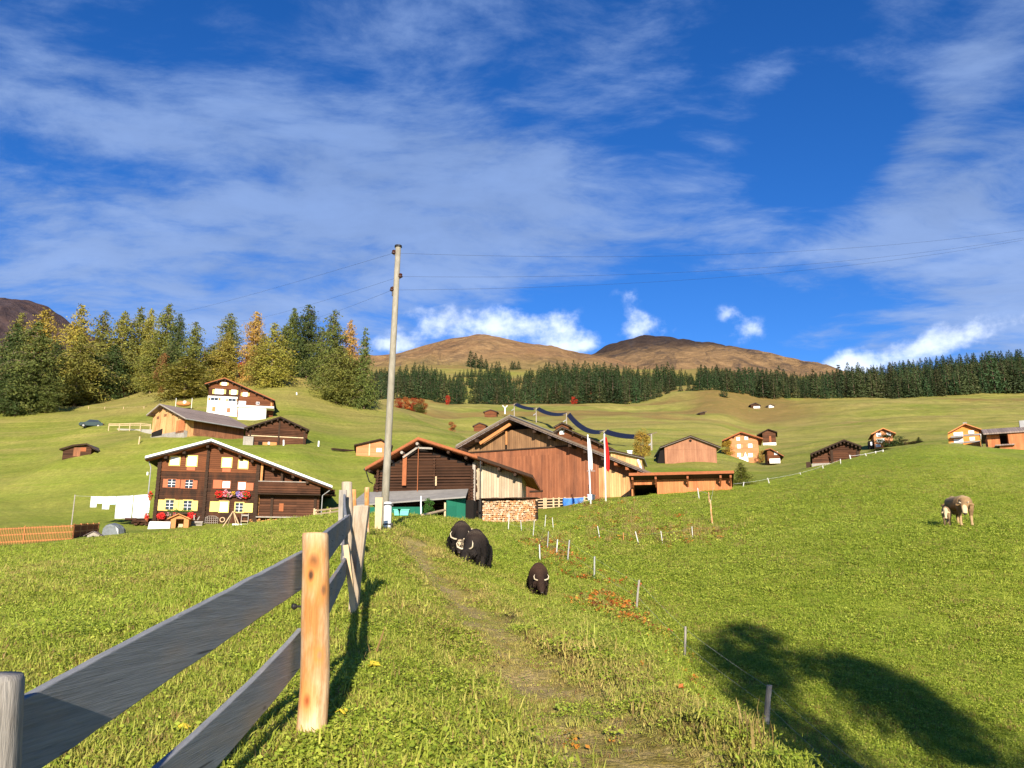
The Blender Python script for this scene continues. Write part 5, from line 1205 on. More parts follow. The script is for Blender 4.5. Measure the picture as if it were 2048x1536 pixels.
    rail(sp, p3, 8.1, 11.2, (691,1030), (688,985), .15, .14, M['rail_grey'], 0, 0, (.0, .1))
    rail(sp, p3, 8.1, 11.2, (688,1112), (686,1055), .17, .16, M['rail_warm'], 0, 0, (.0, .1))
    # knob insulator and nails
    q = at(601, 1213, 4.12); m = MB(); m.tube([(.02,0,0), (-.02,0,0)], [.006,.006], 6); m.tube([(-.018,0,0),(-.028,0,0),(-.034,0,0),(-.044,0,0)], [.010,.016,.016,.009], 10); o = m.build('insulator', M['dark_metal'], rf); o.location = q
near_fence()
def loose(name, label, cat, px, pyb, Y, build, group=None, rz=0):
    p = at(px, pyb, Y); z = float(gz(p.x, p.y)); z = min(z+.02, p.z+.1) if p.z < z else p.z
    return empty(name, (p.x, p.y, z), rz, label, cat, group)
def stake(name, label, px, pyb, Y, pxt, pyt, r, mat, cat='post', group=None, n=8):
    p = at(px, pyb, Y)
    if abs(p.z-float(gz(p.x, p.y))) > .25: p = on(px, pyb, Y*.5); Y = p.y
    zg = float(gz(p.x, p.y)); z = min(p.z, zg); t = at(pxt, pyt, Y)
    m = MB(); post_mesh(m, t.z-z, r, int(px*7), n, lean=(t.x-p.x, 0), lumps=.06, sunk=.3)
    o = m.build(name, mat, None, True); o.location = (p.x, p.y, z); return tag(o, label, cat, group)
# ------------------------------------------------------------------ utility pole, its wires, things at its foot
def pole():
    b = at(767, 1062, 25); zg = float(gz(b.x, b.y)); t = at(796.5, 494, 25); root = empty('utility_pole', (b.x, b.y, min(b.z, zg)), 0, 'tall pale wooden utility pole leaning slightly right with three dark insulators', 'pole')
    d = Vector((t.x-b.x, 0, t.z-root.location.z)); m = MB()
    m.tube([d*f-Vector((0, 0, .4 if f == 0 else 0)) for f in (0, .25, .5, .75, 1)], [.125, .115, .107, .098, .09], 14); m.build('pole', M['pole'], root, True)
    m = MB(); m.tube([d-Vector((0,0,.01)), d+Vector((0,0,.05))], [.125, .12], 12); m.build('cap', M['dark_metal'], root)
    ins = []
    for px, py, sd in ((788,506,-1), (801,553,1), (784.5,580,-1)):
        q = at(px, py, 25)-root.location; m = MB()
        c = d*(q.z/d.z); m.tube([c, (c.x+.5*(q.x-c.x), -.02, q.z-.09), (q.x, -.03, q.z-.08), (q.x, -.03, q.z)], .014, 6)
        m.tube([(q.x, -.03, q.z+k) for k in (-.05, -.03, .0, .02, .05, .08, .1)], [.045, .075, .08, .05, .07, .055, .02], 10); m.build('insulator', M['brown_glaze'], root); ins.append(root.location+q)
    m = MB(); c = d*.012; m.tube([d*.845+Vector((-.10,-.02,.05)), d*.842+Vector((-.10,-.02,-.25))], .03, 6); m.build('bracket', M['dark_metal'], root)
    W = [(0,'topmost power wire running left from the pole towards the larches',(330,629),120),(1,'middle power wire running left from the pole to the larches',(480,642),120),(2,'lowest power wire running left from the pole into the green larches',(600,640),120),
         (0,'topmost power wire running right from the pole across the clouds',(2100,453),34),(1,'middle power wire running right from the pole to the picture edge',(2100,467),34),(2,'lowest power wire running right from the pole, meeting the middle one',(2100,470),34.6)]
    for i, lb, e, Y in W:
        A = ins[i]; B = at(*e, Y); m = MB(); n = 28; sag = .3 if Y > 100 else .62
        m.tube([(B-A)*(k/n)-Vector((0, 0, sag*4*(k/n)*(1-k/n))) for k in range(n+1)], [.0035+.006*(k/n)*(Y > 100) for k in range(n+1)], 5)
        o = m.build('power_wire', M['dark_metal']); o.location = A; tag(o, lb, 'wire', 'wires on the utility pole')
    p = at(774, 1063, 24.2); z = min(p.z, float(gz(p.x, p.y))); t = at(773.5, 1004, 24.2); h = t.z-z; mk = empty('marker_post', (p.x, p.y, z), 0, 'stout white post with black straps at the foot of the utility pole', 'post')
    m = MB(); m.tube([(0,0,-.3), (0,0,h-.03), (0,0,h)], [.118, .115, .10], 14); m.build('body', M['white'], mk, True)
    for f in (.24, .9): m = MB(); m.tube([(0,0,h*f-.02), (0,0,h*f+.02)], .125, 14); m.box(.08, .16, -.05, .05, h*f-.035, h*f+.035); m.build('strap', M['dark_metal'], mk)
    p = at(757, 1042, 22.5); z = min(p.z, float(gz(p.x, p.y))); h = at(757, 995, 22.5).z-z; m = MB(); m.prism([(-.085,-.2),(.075,-.2),(.10,h),(-.11,h)], -.03, .03); o = m.build('plank', M['timber_pale']); o.location = (p.x, p.y, z); tag(o, 'broad pale plank standing upright left of the utility pole', 'plank')
    stake('post', 'weathered round post behind the utility pole, left of the two', 791, 1030, 26.5, 790.5, 972, .058, M['post_old'])
    stake('post', 'shorter weathered post above the teal tub', 807, 1030, 27.2, 808.5, 985.5, .06, M['post_old'])
    stake('post', 'short stub of a post right of the teal tub', 820.5, 1028, 29, 821.5, 1010, .055, M['post_old'])
    stake('post', 'lowest rounded post stub before the green wall', 831, 1029, 30, 832, 1015.5, .07, M['post_new'])
    stake('marker_stake', 'thin white stake before the bushy green shrub', 841.5, 1036, 30, 842.5, 992, .04, M['white'])
    for px, lb, w in ((808, 'bright teal plastic tub on the crest beside the post', .17), (795, 'smaller teal tub half hidden left of the bright one', .10)):
        p = at(px, 1030, 26.3); z = float(gz(p.x, p.y)); m = MB(); m.prism([(-w*.85,0),(w*.85,0),(w,.17),(-w,.17)], -.12, .12); m.box(-w-.02, w+.02, -.14, .14, .171, .20); o = m.build('tub', M['teal']); o.location = (p.x, p.y, max(z, p.z-.02)); tag(o, lb, 'tub')
    A, B = at(845, 1031, 44), at(889, 1020.5, 49); m = MB(); m.tube([(0,0,0), B-A], [.09, .08], 8); o = m.build('wooden_rail', M['timber_pale']); o.location = A; tag(o, 'pale round rail lying between the white stake and the green wall', 'rail')
pole()
# ------------------------------------------------------------------ wire fences
def wire_fence(label, posts, mat, wires=(.55, .9), name='wire_fence', r=.03, wr=.003, wmat=None, loop=True):
    """posts: (px base, py base, px top, py top, Y, material or None)"""
    P = []
    for q in posts:
        px, pb, tx, ty, Y = q[:5]; a = at(px, pb, Y) if Y else on(px, pb)
        Y = a.y; zg = float(gz(a.x, a.y)); t = at(tx, ty, Y); P.append((Vector((a.x, a.y, zg)), Vector((t.x, Y, max(t.z, zg+.25))), q[5] if len(q) > 5 else mat, (q[6] if len(q) > 6 else r)))
    O = P[0][0]; root = empty(name, O, 0, label, 'fence')
    for a, t, mt, rr in P:
        m = MB(); post_mesh(m, t.z-a.z, rr, int(abs(a.x)*31)+3, 8, lean=(t.x-a.x, 0), lumps=.07, sunk=.25); o = m.build('post', mt, root, True); o.location = a-O
    for f in wires:
        m = MB()
        for (a, t, *_), (b, s, *_) in zip(P[:-1], P[1:]):
            p, q = a+(t-a)*f-O, b+(s-b)*f-O; m.tube([p+(q-p)*k/4-Vector((0, 0, .03*(1-((k-2)/2)**2))) for k in range(5)], wr, 4, False)
        m.build('wire', wmat or M['steel'], root)
    return root
W_, G_, D_ = M['stake'], M['steel'], M['post_grey']
wire_fence('electric fence of thin stakes following the weedy bank right of the path', [(1740,1640,1748,1545,None,D_,.045),(1533,1447,1540,1370,None,D_,.055),(1368,1316,1371,1253,None,D_,.03),(1273,1222,1279,1160,None,D_,.032),(1188,1162,1190,1113,None,G_,.03),(1136,1122,1139,1080,None,G_,.03),(1112,1110,1115,1079,None,W_,.025),(1095,1103,1097,1063,None,G_,.022),(1066,1075,1068,1041,None,W_,.018),(1043,1064,1041,1040,None,W_,.022),(1017,1060,1018,1030,None,W_,.026)], D_, (.45, .92))
wire_fence('row of white fence stakes across the hollow above the bank', [(1079,1123,1079,1089,None,W_,.024),(1089,1057,1092,1030,None,W_,.022),(1106.5,1060,1105,1035,None,W_,.02),(1199,1078,1195,1052,None,W_,.022),(1246,1085,1247,1065,None,M['timber_orange'],.02),(1277,1090,1271,1063,None,W_,.025),(1325,1088,1322,1062,None,W_,.022),(1385,1078,1384,1053,None,W_,.02)], W_, (.85,), r=.025, wr=.002)
wire_fence('line of white posts with one tape climbing the right crest', [(1329.5,986,1328,969,None),(1359.5,985,1359,968,None),(1398,999,1395.5,976,None),(1418,1005,1417,984,None,M['post_new']),(1425,1048,1420,1000,None,M['post_new'],.05),(1428.5,985,1427.5,969,70),(1487,980,1488,964,71),(1539,975,1535,956,72),(1603,963,1600,946,73),(1647,948,1645,931,75),(1682,934,1681,918,76)], W_, (.85,), r=.042, wr=.005, wmat=M['white'])
wire_fence('short white fence beside the log barn and bush on the right crest', [(1702,927,1699,910,78),(1733,918,1730,907,79),(1752,913,1751,903,80),(1767,910,1766,901,80)], W_, (.8,), r=.06, wr=.012, wmat=M['white'])
wire_fence('thin fence with pale posts along the foot of the left grove', [(58,828,58,822,None),(87,823,87,816,None),(119,821,119,812,None),(145,818,145,812.5,None),(177,818,177,813,None),(209,818,210,813.5,None),(247,818,247,813.5,None),(288,817,288,812.5,None)], M['timber_pale'], (.8,), r=.07, wr=.02, wmat=M['timber_pale'])
def board_fence(label, pts, hpx, mat, rails=2, name='board_fence', th=.05, ph=.12):
    P = [at(px, py, Y) for px, py, Y in pts]; O = P[0]; root = empty(name, O, 0, label, 'fence')
    hs = [h*(p.y*CP+p.z*SP)/FPX for p, h in zip(P, hpx)]
    for p, h in zip(P, hs): m = MB(); m.box(-ph/2, ph/2, -ph/2, ph/2, -.8, h); o = m.build('post', mat, root); o.location = p-O
    for k in range(rails):
        f = (k+.8)/(rails)
        m = MB()
        for (a, b, ha, hb) in zip(P[:-1], P[1:], hs[:-1], hs[1:]): m.bar(a-O+Vector((0, -ph/2-.03, ha*f*.92)), b-O+Vector((0, -ph/2-.03, hb*f*.92)), th, .13)
        m.build('rail', mat, root)
    return root
board_fence('pale two rail wooden fence right of the dark chalet', [(628,1034,70),(632,1034,70),(661,1030,66),(683,1026,62)], [17, 15, 14, 13], M['timber_pale'])
board_fence('light rail fence above the pale wall left of the plank barn', [(218,853,140),(239,853,139),(260,853,138),(281,853,136),(301,854,134)], [6, 6, 7, 7, 6], M['timber_pale'])
def pickets():
    root = empty('picket_fence', at(0, 1087, 60), 0, 'long new slatted picket fence of orange wood at the left edge', 'fence'); O = root.location
    A, B, C = at(-60, 1092, 58), at(143.5, 1081, 61.5), at(194, 1074, 71)
    for (a, b, mt) in ((A, B, 'timber_orange'), (B, C, 'timber_red')):  # return run takes a darker timber colour for its shaded side
        n = int((b-a).length/.10); m = MB(); d = (b-a).normalized()
        hg = 31*61/FPX
        for i in range(n):
            p = a+(b-a)*(i/n)-O; h = hg*random.uniform(.97, 1.03); m.bar(p+Vector((0, 0, -.3)), p+Vector((0, 0, h)), .028, .055)
        pk = m.build('slats', M[mt], root)
        for f in (.12, .55, .93): m = MB(); m.bar(a-O+Vector((0, .05, hg*f)), b-O+Vector((0, .05, hg*f)), .04, .09); m.build('rail', M['timber_orange'], root)
        k = max(2, int((b-a).length/2.4))
        for i in range(k+1): p = a+(b-a)*(i/k)-O; m = MB(); m.tube([p+Vector((0,.08,-.5)), p+Vector((0,.08,hg*1.06))], .055, 8); m.build('post', M['timber_orange'], root)
pickets()
# ------------------------------------------------------------------ things around the dark chalet
def chalet_yard():
    F = FA
    def T(name, label, cat, px, py, w=0): u, v = F.uv(px, py, w); return empty(name, F.world(u, w, v), F.psi, label, cat)
    ml = F.V(340, 1060, -3)
    # wendy house
    w = -3.2; r = T('playhouse', 'little orange wooden playhouse with a pitched roof and dark doorway before the chalet', 'playhouse', 357.5, 1061, w)
    s = lambda px, py: tuple(q-o for q, o in zip(F.uv(px, py, w), F.uv(357.5, 1061, w)))
    ap, e0, e1 = s(358.5,1027), s(336,1037), s(382,1037.5); x0, x1 = s(339.5,1061)[0], s(376,1061)[0]; d0, d1 = s(350,1061)[0], s(366,1061)[0]; dz = s(358,1037.5)[1]
    m = MB(); m.box(x0, d0, 0, .08, -.6, dz); m.box(d1, x1, 0, .08, -.6, dz); m.prism([(x0, dz+.001), (x1, dz+.001), (x1, e1[1]+.12), (ap[0], ap[1]-.12), (x0, e0[1]+.12)], 0, .08); m.box(x0, x0+.07, .081, 1.6, -.6, e0[1]+.1); m.box(x1-.07, x1, .081, 1.6, -.6, e1[1]+.1); m.box(x0+.071, x1-.071, 1.55, 1.6, -.6, dz); m.build('wall', M['timber_orange'], r)
    m = MB(); roof_slab(m, [e0, ap, e1], .09, -.3, 1.8); m.build('roof', M['timber_orange'], r)
    c = T('chair', 'tiny pale stool standing in the playhouse doorway', 'stool', 360, 1061, w+.3); m = MB(); m.box(-.2, .2, -.15, .15, .3, .36); m.box(-.2, .2, .11, .15, .361, .62)
    m.build('seat', M['timber_pale'], c)
    for sx in (-.16, .16):
        for sy in (-.11, .11): m = MB(); m.tube([(sx, sy, -.15), (sx, sy, .3)], .025, 6); m.build('leg', M['timber_pale'], c)
    r = T('white_board', 'wide white sheet standing along the grass left of the playhouse', 'board', 316, 1064, -3.4); a = F.U(293, 1062, -3.4)-F.U(316, 1062, -3.4); b = F.U(339, 1062, -3.4)-F.U(316, 1062, -3.4)
    m = MB(); m.prism([(a,-.3),(b,-.3),(b,.92),(a+.15,.92)], 0, .06); m.build('panel', M['cloth_white'], r); m = MB(); m.box(a+.2, b, -.01, .1, .921, .97); m.build('edge', M['white'], r)
    r = T('white_plank', 'low white plank on the grass under the A frame', 'plank', 483, 1055, -2.6); a = F.U(464, 1055, -2.6)-F.U(483, 1055, -2.6); m = MB(); m.box(a, -a*1.05, 0, .3, -.5, .36); m.build('panel', M['cloth_white'], r)
    # A frame
    w = -2.8; r = T('swing_frame', 'bare timber A frame of a swing leaning before the chalet wall', 'frame', 460, 1058, w); o = F.uv(460, 1058, w)
    q = lambda px, py, dw=0: (F.U(px, py, w)-o[0], dw, F.V(px, py, w)-o[1])
    for a, b in (((466,1023,0),(441.5,1061,-.3)),((465,1024,.1),(450,1060,.9)),((467,1023,0),(479.5,1052,-.3)),((467,1024,.1),(472,1056,.9))): m = MB(); m.tube([q(a[0],a[1],a[2]), q(b[0],b[1],b[2])], .05, 7); m.build('leg', M['timber_pale'], r)
    m = MB(); m.tube([q(465.5,1023.5,-.1), q(467,1023,1.6)], .05, 7); m.build('crossbar', M['timber_pale'], r)
    # trellis, wreath, bench, crates
    w = -.25; r = T('trellis', 'rounded wicker trellis leaning on the chalet wall', 'trellis', 422, 1061, w); o = F.uv(422, 1061, w); a, b = F.U(409.5,1050,w)-o[0], F.U(435,1050,w)-o[0]; h = F.V(422,1032,w)-o[1]; m = MB()
    for i in range(7): u = a+(b-a)*i/6; hh = h*(1-.12*((i-3)/3)**2); m.tube([(u,0,-.2),(u,0,hh)], .022, 5)
    for k in range(6): z = h*(.1+.15*k); m.tube([(a,-.03,z),(b,-.03,z)], .02, 5)
    m.tube([(a,0,h*.88),(a+.3,0,h),(b-.3,0,h),(b,0,h*.88)], .025, 5); m.build('lattice', M['timber_grey'], r)
    r = T('wreath', 'round straw wreath hung on the chalet wall by the A frame', 'wreath', 444.7, 1039.5, -.12); m = MB(); m.tube([(.22*math.cos(k*PI/9), .0, .22*math.sin(k*PI/9)) for k in range(19)], .05, 7, False); m.build('ring', M['timber_pale'], r)
    r = T('chair', 'small wooden chair hung high on the chalet wall right of the A frame', 'chair', 489, 1043, -.5); m = MB(); m.box(-.35,.35,-.2,.2,0,.06); m.build('seat', M['timber_pale'], r); m = MB(); m.box(-.35,-.29,.14,.2,.061,.8); m.box(.29,.35,.14,.2,.061,.8); m.box(-.285,.285,.15,.19,.55,.7); m.build('backrest', M['timber_grey'], r)
    for sx in (-.31,.31): m = MB(); m.box(sx-.03, sx+.03, -.18, -.12, -.5, -.002); m.build('leg', M['timber_grey'], r)
    rg = random.Random(2); r = T('log_pile', 'untidy grey pile of boards and logs right of the playhouse', 'wood pile', 391, 1061, -1.4); m = MB()
    for k in range(9): z = .12*k-.1; x = rg.uniform(-.1, .1); m.bar((-.65+x, rg.uniform(-.2,.2), z), (.65+x, rg.uniform(-.2,.2), z+rg.uniform(-.03,.03)), .4, .09)
    m.tube([(-.2,0,1.0),(-.25,.0,1.5)], .07, 6); m.tube([(.1,0,1.0),(.25,.1,1.35)], .06, 6); m.build('boards', M['timber_grey'], r)
    r = T('log_pile', 'dark firewood pile under the hanging laundry', 'wood pile', 275, 1051, -.5); m = MB()
    for k in range(16): m.tube([(rg.uniform(-1.3,1.1), -.3, .1+.16*(k % 4)), (rg.uniform(-1.2,1.2), .4, .1+.16*(k % 4))], rg.uniform(.09,.14), 7)
    m.build('logs', M['log_dark'], r)
    r = T('log_pile', 'orange split logs stored under the barn wing of the dark chalet', 'wood pile', 527, 1043, .1); m = MB()
    for k in range(22): x = -1.3+.125*k; m.tube([(x,-.1,-.1+rg.uniform(0,.3)),(x+.05,.4,-.1+rg.uniform(0,.3))], rg.uniform(.09,.13), 7)
    m.build('logs', M['timber_orange'], r)
    # laundry
    w = -.6; A, B = F.uv(150, 991.5, w), F.uv(303, 987.8, w); line = empty('washing_line', F.world(A[0], w, A[1]), F.psi, 'washing line strung from the chalet corner to a post on the left', 'washing line')
    m = MB(); n = 16; m.tube([((B[0]-A[0])*k/n, 0, (B[1]-A[1])*k/n-.25*4*(k/n)*(1-k/n)*.6) for k in range(n+1)], .012, 5); m.build('line', M['steel'], line)
    m = MB(); m.tube([(0,0,.1),(0,0,-4.2)], .05, 7); m.build('post', M['timber_grey'], line)
    lz = lambda u: (lambda f: A[1]+(B[1]-A[1])*f-.6*f*(1-f))((u-A[0])/(B[0]-A[0]))
    for px0, px1, pyb, mt, nm, lb in ((181.6,194.5,1015,'cloth_white','pillowcase','white pillowcase at the left end of the washing line'),(195,205.5,1007.5,'cloth_white','small_cloth','short white cloth second from the left on the washing line'),(206,220,1019,'cloth_white','pillowcase','longer white pillowcase left of the pale blue cloth on the line'),(220.7,231.8,1009.5,'cloth_blue','small_cloth','pale blue cloth on the washing line'),(232.4,266,1038,'cloth_white','bed_sheet','left of the two long white sheets on the line'),(267.2,300.5,1037,'cloth_white','bed_sheet','right long white sheet on the line, next to the chalet')):
        a, b = F.U(px0, 1000, w), F.U(px1, 1000, w); zb = F.V((px0+px1)/2, pyb, w); m = MB(); nx, nz = 14, 8; vs = []; rr = random.Random(int(px0)); ph = rr.uniform(0, 6)
        for i in range(nx+1):
            for j in range(nz+1):
                f, g = i/nx, j/nz; u = a+(b-a)*f; z = lz(u)+(zb-lz(u))*g; vs.append((u-a, (.05+.09*g)*math.sin(f*(b-a)*5.5+ph)+.08*g*math.sin(f*3+ph*2), z-lz(a)))
        m.add(vs, [(i*(nz+1)+j, i*(nz+1)+j+1, (i+1)*(nz+1)+j+1, (i+1)*(nz+1)+j) for i in range(nx) for j in range(nz)])
        o = m.build(nm, M[mt], None, True); o.location = F.world(a, w-.02, lz(a)); o.rotation_euler = (0, 0, F.psi); o.modifiers.new('thick', 'SOLIDIFY').thickness = .012; tag(o, lb, 'laundry', 'laundry on the line')
    # tarpaulin covered heap and bird house at the picket fence
    p = at(226, 1075, 62); m = MB(); n = 14; prof = [(-.78,-.4),(-.74,.2),(-.68,.75),(-.45,1.02),(0,1.1),(.5,1.0),(.74,.7),(.8,.1),(.82,-.4)]
    vs = []; rr = random.Random(9)
    for j in range(7):
        for (x, z) in prof: vs.append((x*(1-.06*abs(j-3))+rr.uniform(-.05,.05), -.6+.2*j+rr.uniform(-.03,.03), z*(1-.05*abs(j-3))+rr.uniform(-.05,.05)))
    k = len(prof); m.add(vs, [(j*k+i, j*k+i+1, (j+1)*k+i+1, (j+1)*k+i) for j in range(6) for i in range(k-1)]+[tuple(range(k-1, -1, -1)), tuple(range(6*k, 7*k))]); o = m.build('covered_heap', M['tarp_grey']); o.location = p; tag(o, 'heap under a creased grey plastic sheet beside the picket fence', 'heap')
    p = at(186, 1076, 60.5); r = empty('hutch', p, R(10), 'low wooden hutch with a pitched roof before the picket fence', 'hutch'); m = MB(); m.box(-.42,.42,0,.5,-.2,.2); m.prism([(-.42,.201),(.42,.201),(0,.42)],0,.5); m.build('wall', M['timber_grey'], r); m = MB(); roof_slab(m, [(-.66,.16),(0,.52),(.62,.18)], .05, -.12, .6); m.build('roof', M['roof_old'], r); m = MB(); m.box(-.09,.09,-.02,.02,-.02,.16); m.build('door', M['shade_fill'], r)
chalet_yard()
stake('marker_stake', 'white marker stake on the slope right of the log barn below the upper chalet', 637, 893, 112, 637.5, 882, .13, M['white'])
stake('marker_stake', 'white stake before the log barn with an orange door board', 567, 891, 111, 567.5, 880, .12, M['white'])
stake('marker_stake', 'pale stake on the meadow left of the plank barn', 278, 886, 117, 279.5, 873, .10, M['timber_pale'])
stake('marker_stake', 'small white peg on the meadow left of the chalet roof', 295, 950, 92, 295.5, 944, .12, M['white'])
stake('marker_stake', 'tiny white marker on the slope below the orange larch', 593, 791, 175, 593.5, 785, .16, M['white'])
# pale retaining wall and stones by the plank barn
p = on(234, 859, 60); m = MB(); q = on(303, 868, 60)-p; m.add([(0,0,-1),(q.x,q.y,q.z-1),(q.x,q.y,q.z+.75),(0,0,.15),(0,.5,-1),(q.x,q.y+.5,q.z-1),(q.x,q.y+.5,q.z+.75),(0,.5,.15)], [(0,1,2,3),(7,6,5,4),(0,4,5,1),(1,5,6,2),(2,6,7,3),(3,7,4,0)]); o = m.build('retaining_wall', M['concrete']); o.location = p; tag(o, 'pale low retaining wall left of the plank barn', 'wall')
# parked car behind the shoulder of the meadow
def car():
    p = on(184, 853, 100); r = empty('parked_car', p, R(14), 'dark green car half hidden behind the shoulder of the left meadow', 'car'); r.location.z -= .3
    m = MB(); m.prism([(-2.1,.35),(2.0,.35),(2.05,.75),(1.9,.95),(.9,1.02),(-.5,1.05),(-1.9,.92),(-2.12,.7)], -.82, .82); m.prism([(-1.1,1.03),(1.55,1.0),(1.1,1.48),(-.35,1.52)], -.7, .7); m.build('body', M['car'], r)
    for x in (-1.3, 1.25):
        for y in (-.76, .76): m = MB(); m.tube([(x, y-.1, .34), (x, y+.1, .34)], .34, 14); w_ = m.build('wheel', M['rubber'], r); m = MB(); m.tube([(x, y-.11, .34), (x, y+.11, .34)], .19, 10); m.build('rim', M['steel'], w_)
    for s in (-1, 1): m = MB(); m.prism([(-.8,1.08),(1.25,1.08),(1.0,1.4),(-.3,1.43)], s*.705-.004, s*.705+.004); m.build('side_window', M['pane'], r)
    m = MB(); m.box(1.96,2.08,-.7,-.4,.62,.78); m.build('tail_light', M['red_paint'], r); m = MB(); m.box(1.96,2.08,.4,.7,.62,.78); m.build('tail_light', M['red_paint'], r)
    m = MB(); m.box(-2.14,-2.0,-.7,-.4,.62,.78); m.build('headlight', M['white'], r)
car()
def playset():
    r = empty('trampoline', at(367, 812, 158), 0, 'small orange and white inflatable toy with two poles above the plank barn roof', 'play toy'); m = MB(); m.ball((0,0,.45), .7, 12, 7, (2.2,1.2,.8)); m.build('cushion', M['timber_orange'], r, True); m = MB(); m.ball((.4,-.5,.6), .4, 10, 7); m.build('white_patch', M['white'], r, True)
    for x in (-1.6, 1.6): m = MB(); m.tube([(x,0,-.5),(x,0,1.6)], .05, 6); m.build('pole', M['white'], r)
playset()
# ------------------------------------------------------------------ flagpoles
def flag(px, pyb, pxt, pyt, Y, label, mat, f0, f1, wpx, bar, seed):
    b = at(px, pyb, Y); z = min(b.z, float(gz(b.x, b.y)))-.1; t = at(pxt, pyt, Y); r = empty('flagpole', (b.x, b.y, z), 0, label, 'flagpole'); d = Vector((t.x-b.x, 0, t.z-z))
    m = MB(); m.tube([(0,0,-.3), d*.5, d], [.075,.062,.045], 10); m.build('pole', M['white'], r, True); m = MB(); m.ball(d+Vector((0,0,.05)), .07, 8, 6); m.build('finial', M['white'], r)
    if bar: m = MB(); m.tube([d*.5+Vector((-.2,-.08,0)), d*.5+Vector((.45,-.08,.0))], .022, 6); m.build('crossbar', M['steel'], r)
    rg = np.random.default_rng(seed); n, k = 26, 12; z1, z0 = f0, f1; fm = FPX/(Y*CP); W = wpx/fm; vs = []
    for i in range(n+1):
        g = i/n; zz = z1+(z0-z1)*g; wd = W*(.35+.9*math.sin(min(1, g*1.15)*PI*.62))*(1 if g < .93 else .75)
        for j in range(k+1):
            f = j/k; fold = .13*math.sin(f*11+g*2.2)*(.4+f)
            vs.append((d.x*(zz/d.z)+.05+wd*f, fold*.9-.06, zz-.35*f*g))
    m = MB(); m.add(vs, [(i*(k+1)+j, (i+1)*(k+1)+j, (i+1)*(k+1)+j+1, i*(k+1)+j+1) for i in range(n) for j in range(k)]); o = m.build('flag', mat, r, True); o.modifiers.new('thick', 'SOLIDIFY').thickness = .012
    return r
flag(1181.7,1008,1175.5,872,64,'left flagpole with a limp white flag before the big barn',M['flag_white'],5.45,3.1,5,True,1)
flag(1211.5,1003,1208.8,870,65,'right flagpole with a limp red flag before the big barn',M['flag_red'],5.3,2.75,6.5,False,2)
# ------------------------------------------------------------------ solar ski lift
def solar():
    r = empty('solar_ski_lift', at(1208, 890, 212), 0, 'line of dark solar panels strung on pylons over the meadow behind the big barn', 'solar array'); O = r.location
    T = [(1028.5,832,808,332),(1072.5,845,816,300),(1133,855,827,262),(1208,885,862,214),(1302.8,897,868.5,178)]
    tops = []
    for px, pb, pt, Y in T:
        b = at(px, pb, Y); z = float(gz(b.x, b.y)); z = min(z, b.z); t = at(px, pt, Y); m = MB(); m.tube([Vector((b.x, b.y, z-.5))-O, t-O], [.22, .17], 8)
        py = m.build('pylon', M['timber_grey'], r); m = MB(); m.bar(t-O+Vector((-1.2,0,-.35)), t-O+Vector((1.3,.2,.5)), .16, .18); m.build('crossarm', M['board_upper_edge'], py)
        m = MB(); m.tube([t-O+Vector((-.2,0,-2.2)), t-O+Vector((-1.2,-.2,-2.9))], .2, 6); m.build('wheel_block', M['metal'], py); tops.append(t)
    for (a, b), (pa, pb), sag in zip(zip(tops[:-1], tops[1:]), (((1031,808.5),(1070,818)),((1075.5,817),(1130,828)),((1137,828.5),(1204,864)),((1211,863),(1300,871.5))), (.5, 1.0, 1.9, .7)):
        A, B = at(*pa, a.y), at(*pb, b.y); n = max(14, int((B-A).length/1.9)); m = MB(); d = (B-A); h = Vector((d.x, d.y, 0)).normalized(); side = Vector((h.y, -h.x, 0))
        if side.x < 0: side = -side
        for i in range(n):
            f0, f1 = (i+.02)/n, (i+.97)/n
            def P(f, s): return A+d*f-Vector((0, 0, sag*4*f*(1-f)))+side*(s*.6)+Vector((0, 0, s*.55))-O
            q = [P(f0,-1.), P(f1,-1.), P(f1,1.), P(f0,1.)]
            up = (q[1]-q[0]).cross(q[3]-q[0]).normalized()*.05
            m.add([*q, *[v+up for v in q]], [(3,2,1,0),(4,5,6,7),(0,1,5,4),(1,2,6,5),(2,3,7,6),(3,0,4,7)])
        m.build('panel_strand', M['solar'], r)
    o = empty('lift_pylon', at(1010, 826, 350), 0, 'white forked lift pylon right of the highest red hut', 'pylon'); m = MB(); m.tube([(0,0,-.5),(0,0,2.6)], .28, 7); m.tube([(0,0,2.2),(-1.1,0,3.4)], .2, 6); m.tube([(0,0,2.2),(1.1,0,3.4)], .2, 6); m.build('mast', M['white'], o)
solar()

M['dead_leaf'] = m_plain('yellow_leaf', (.62,.47,.04), .7, .2)
for px, py, r_, lb in ((738,1343,.055,'yellow fallen leaf on the grass right of the new fence post'),(352,1474,.04,'yellow leaf low in the grass between the two fence rails'),(690,1443,.03,'small pale yellow leaf at the foot of the new fence post'),(1115,1225,.06,'yellow herb tuft beside the track below the young yak'),(980,1462,.035,'yellow leaf in the turf left of the worn track')):
    p = on(px, py, 1.5); m = MB(); rg = random.Random(px)
    for k in range(4): a = rg.uniform(0, 6.28); m.face([(0,0,.03),(r_*math.cos(a),r_*math.sin(a),.05),(1.7*r_*math.cos(a+.35),1.7*r_*math.sin(a+.35),.045),(r_*math.cos(a+.8),r_*math.sin(a+.8),.06)])
    o = m.build('fallen_leaf', M['dead_leaf']); o.location = p; o.modifiers.new('thick', 'SOLIDIFY').thickness = .003; tag(o, lb, 'leaf')
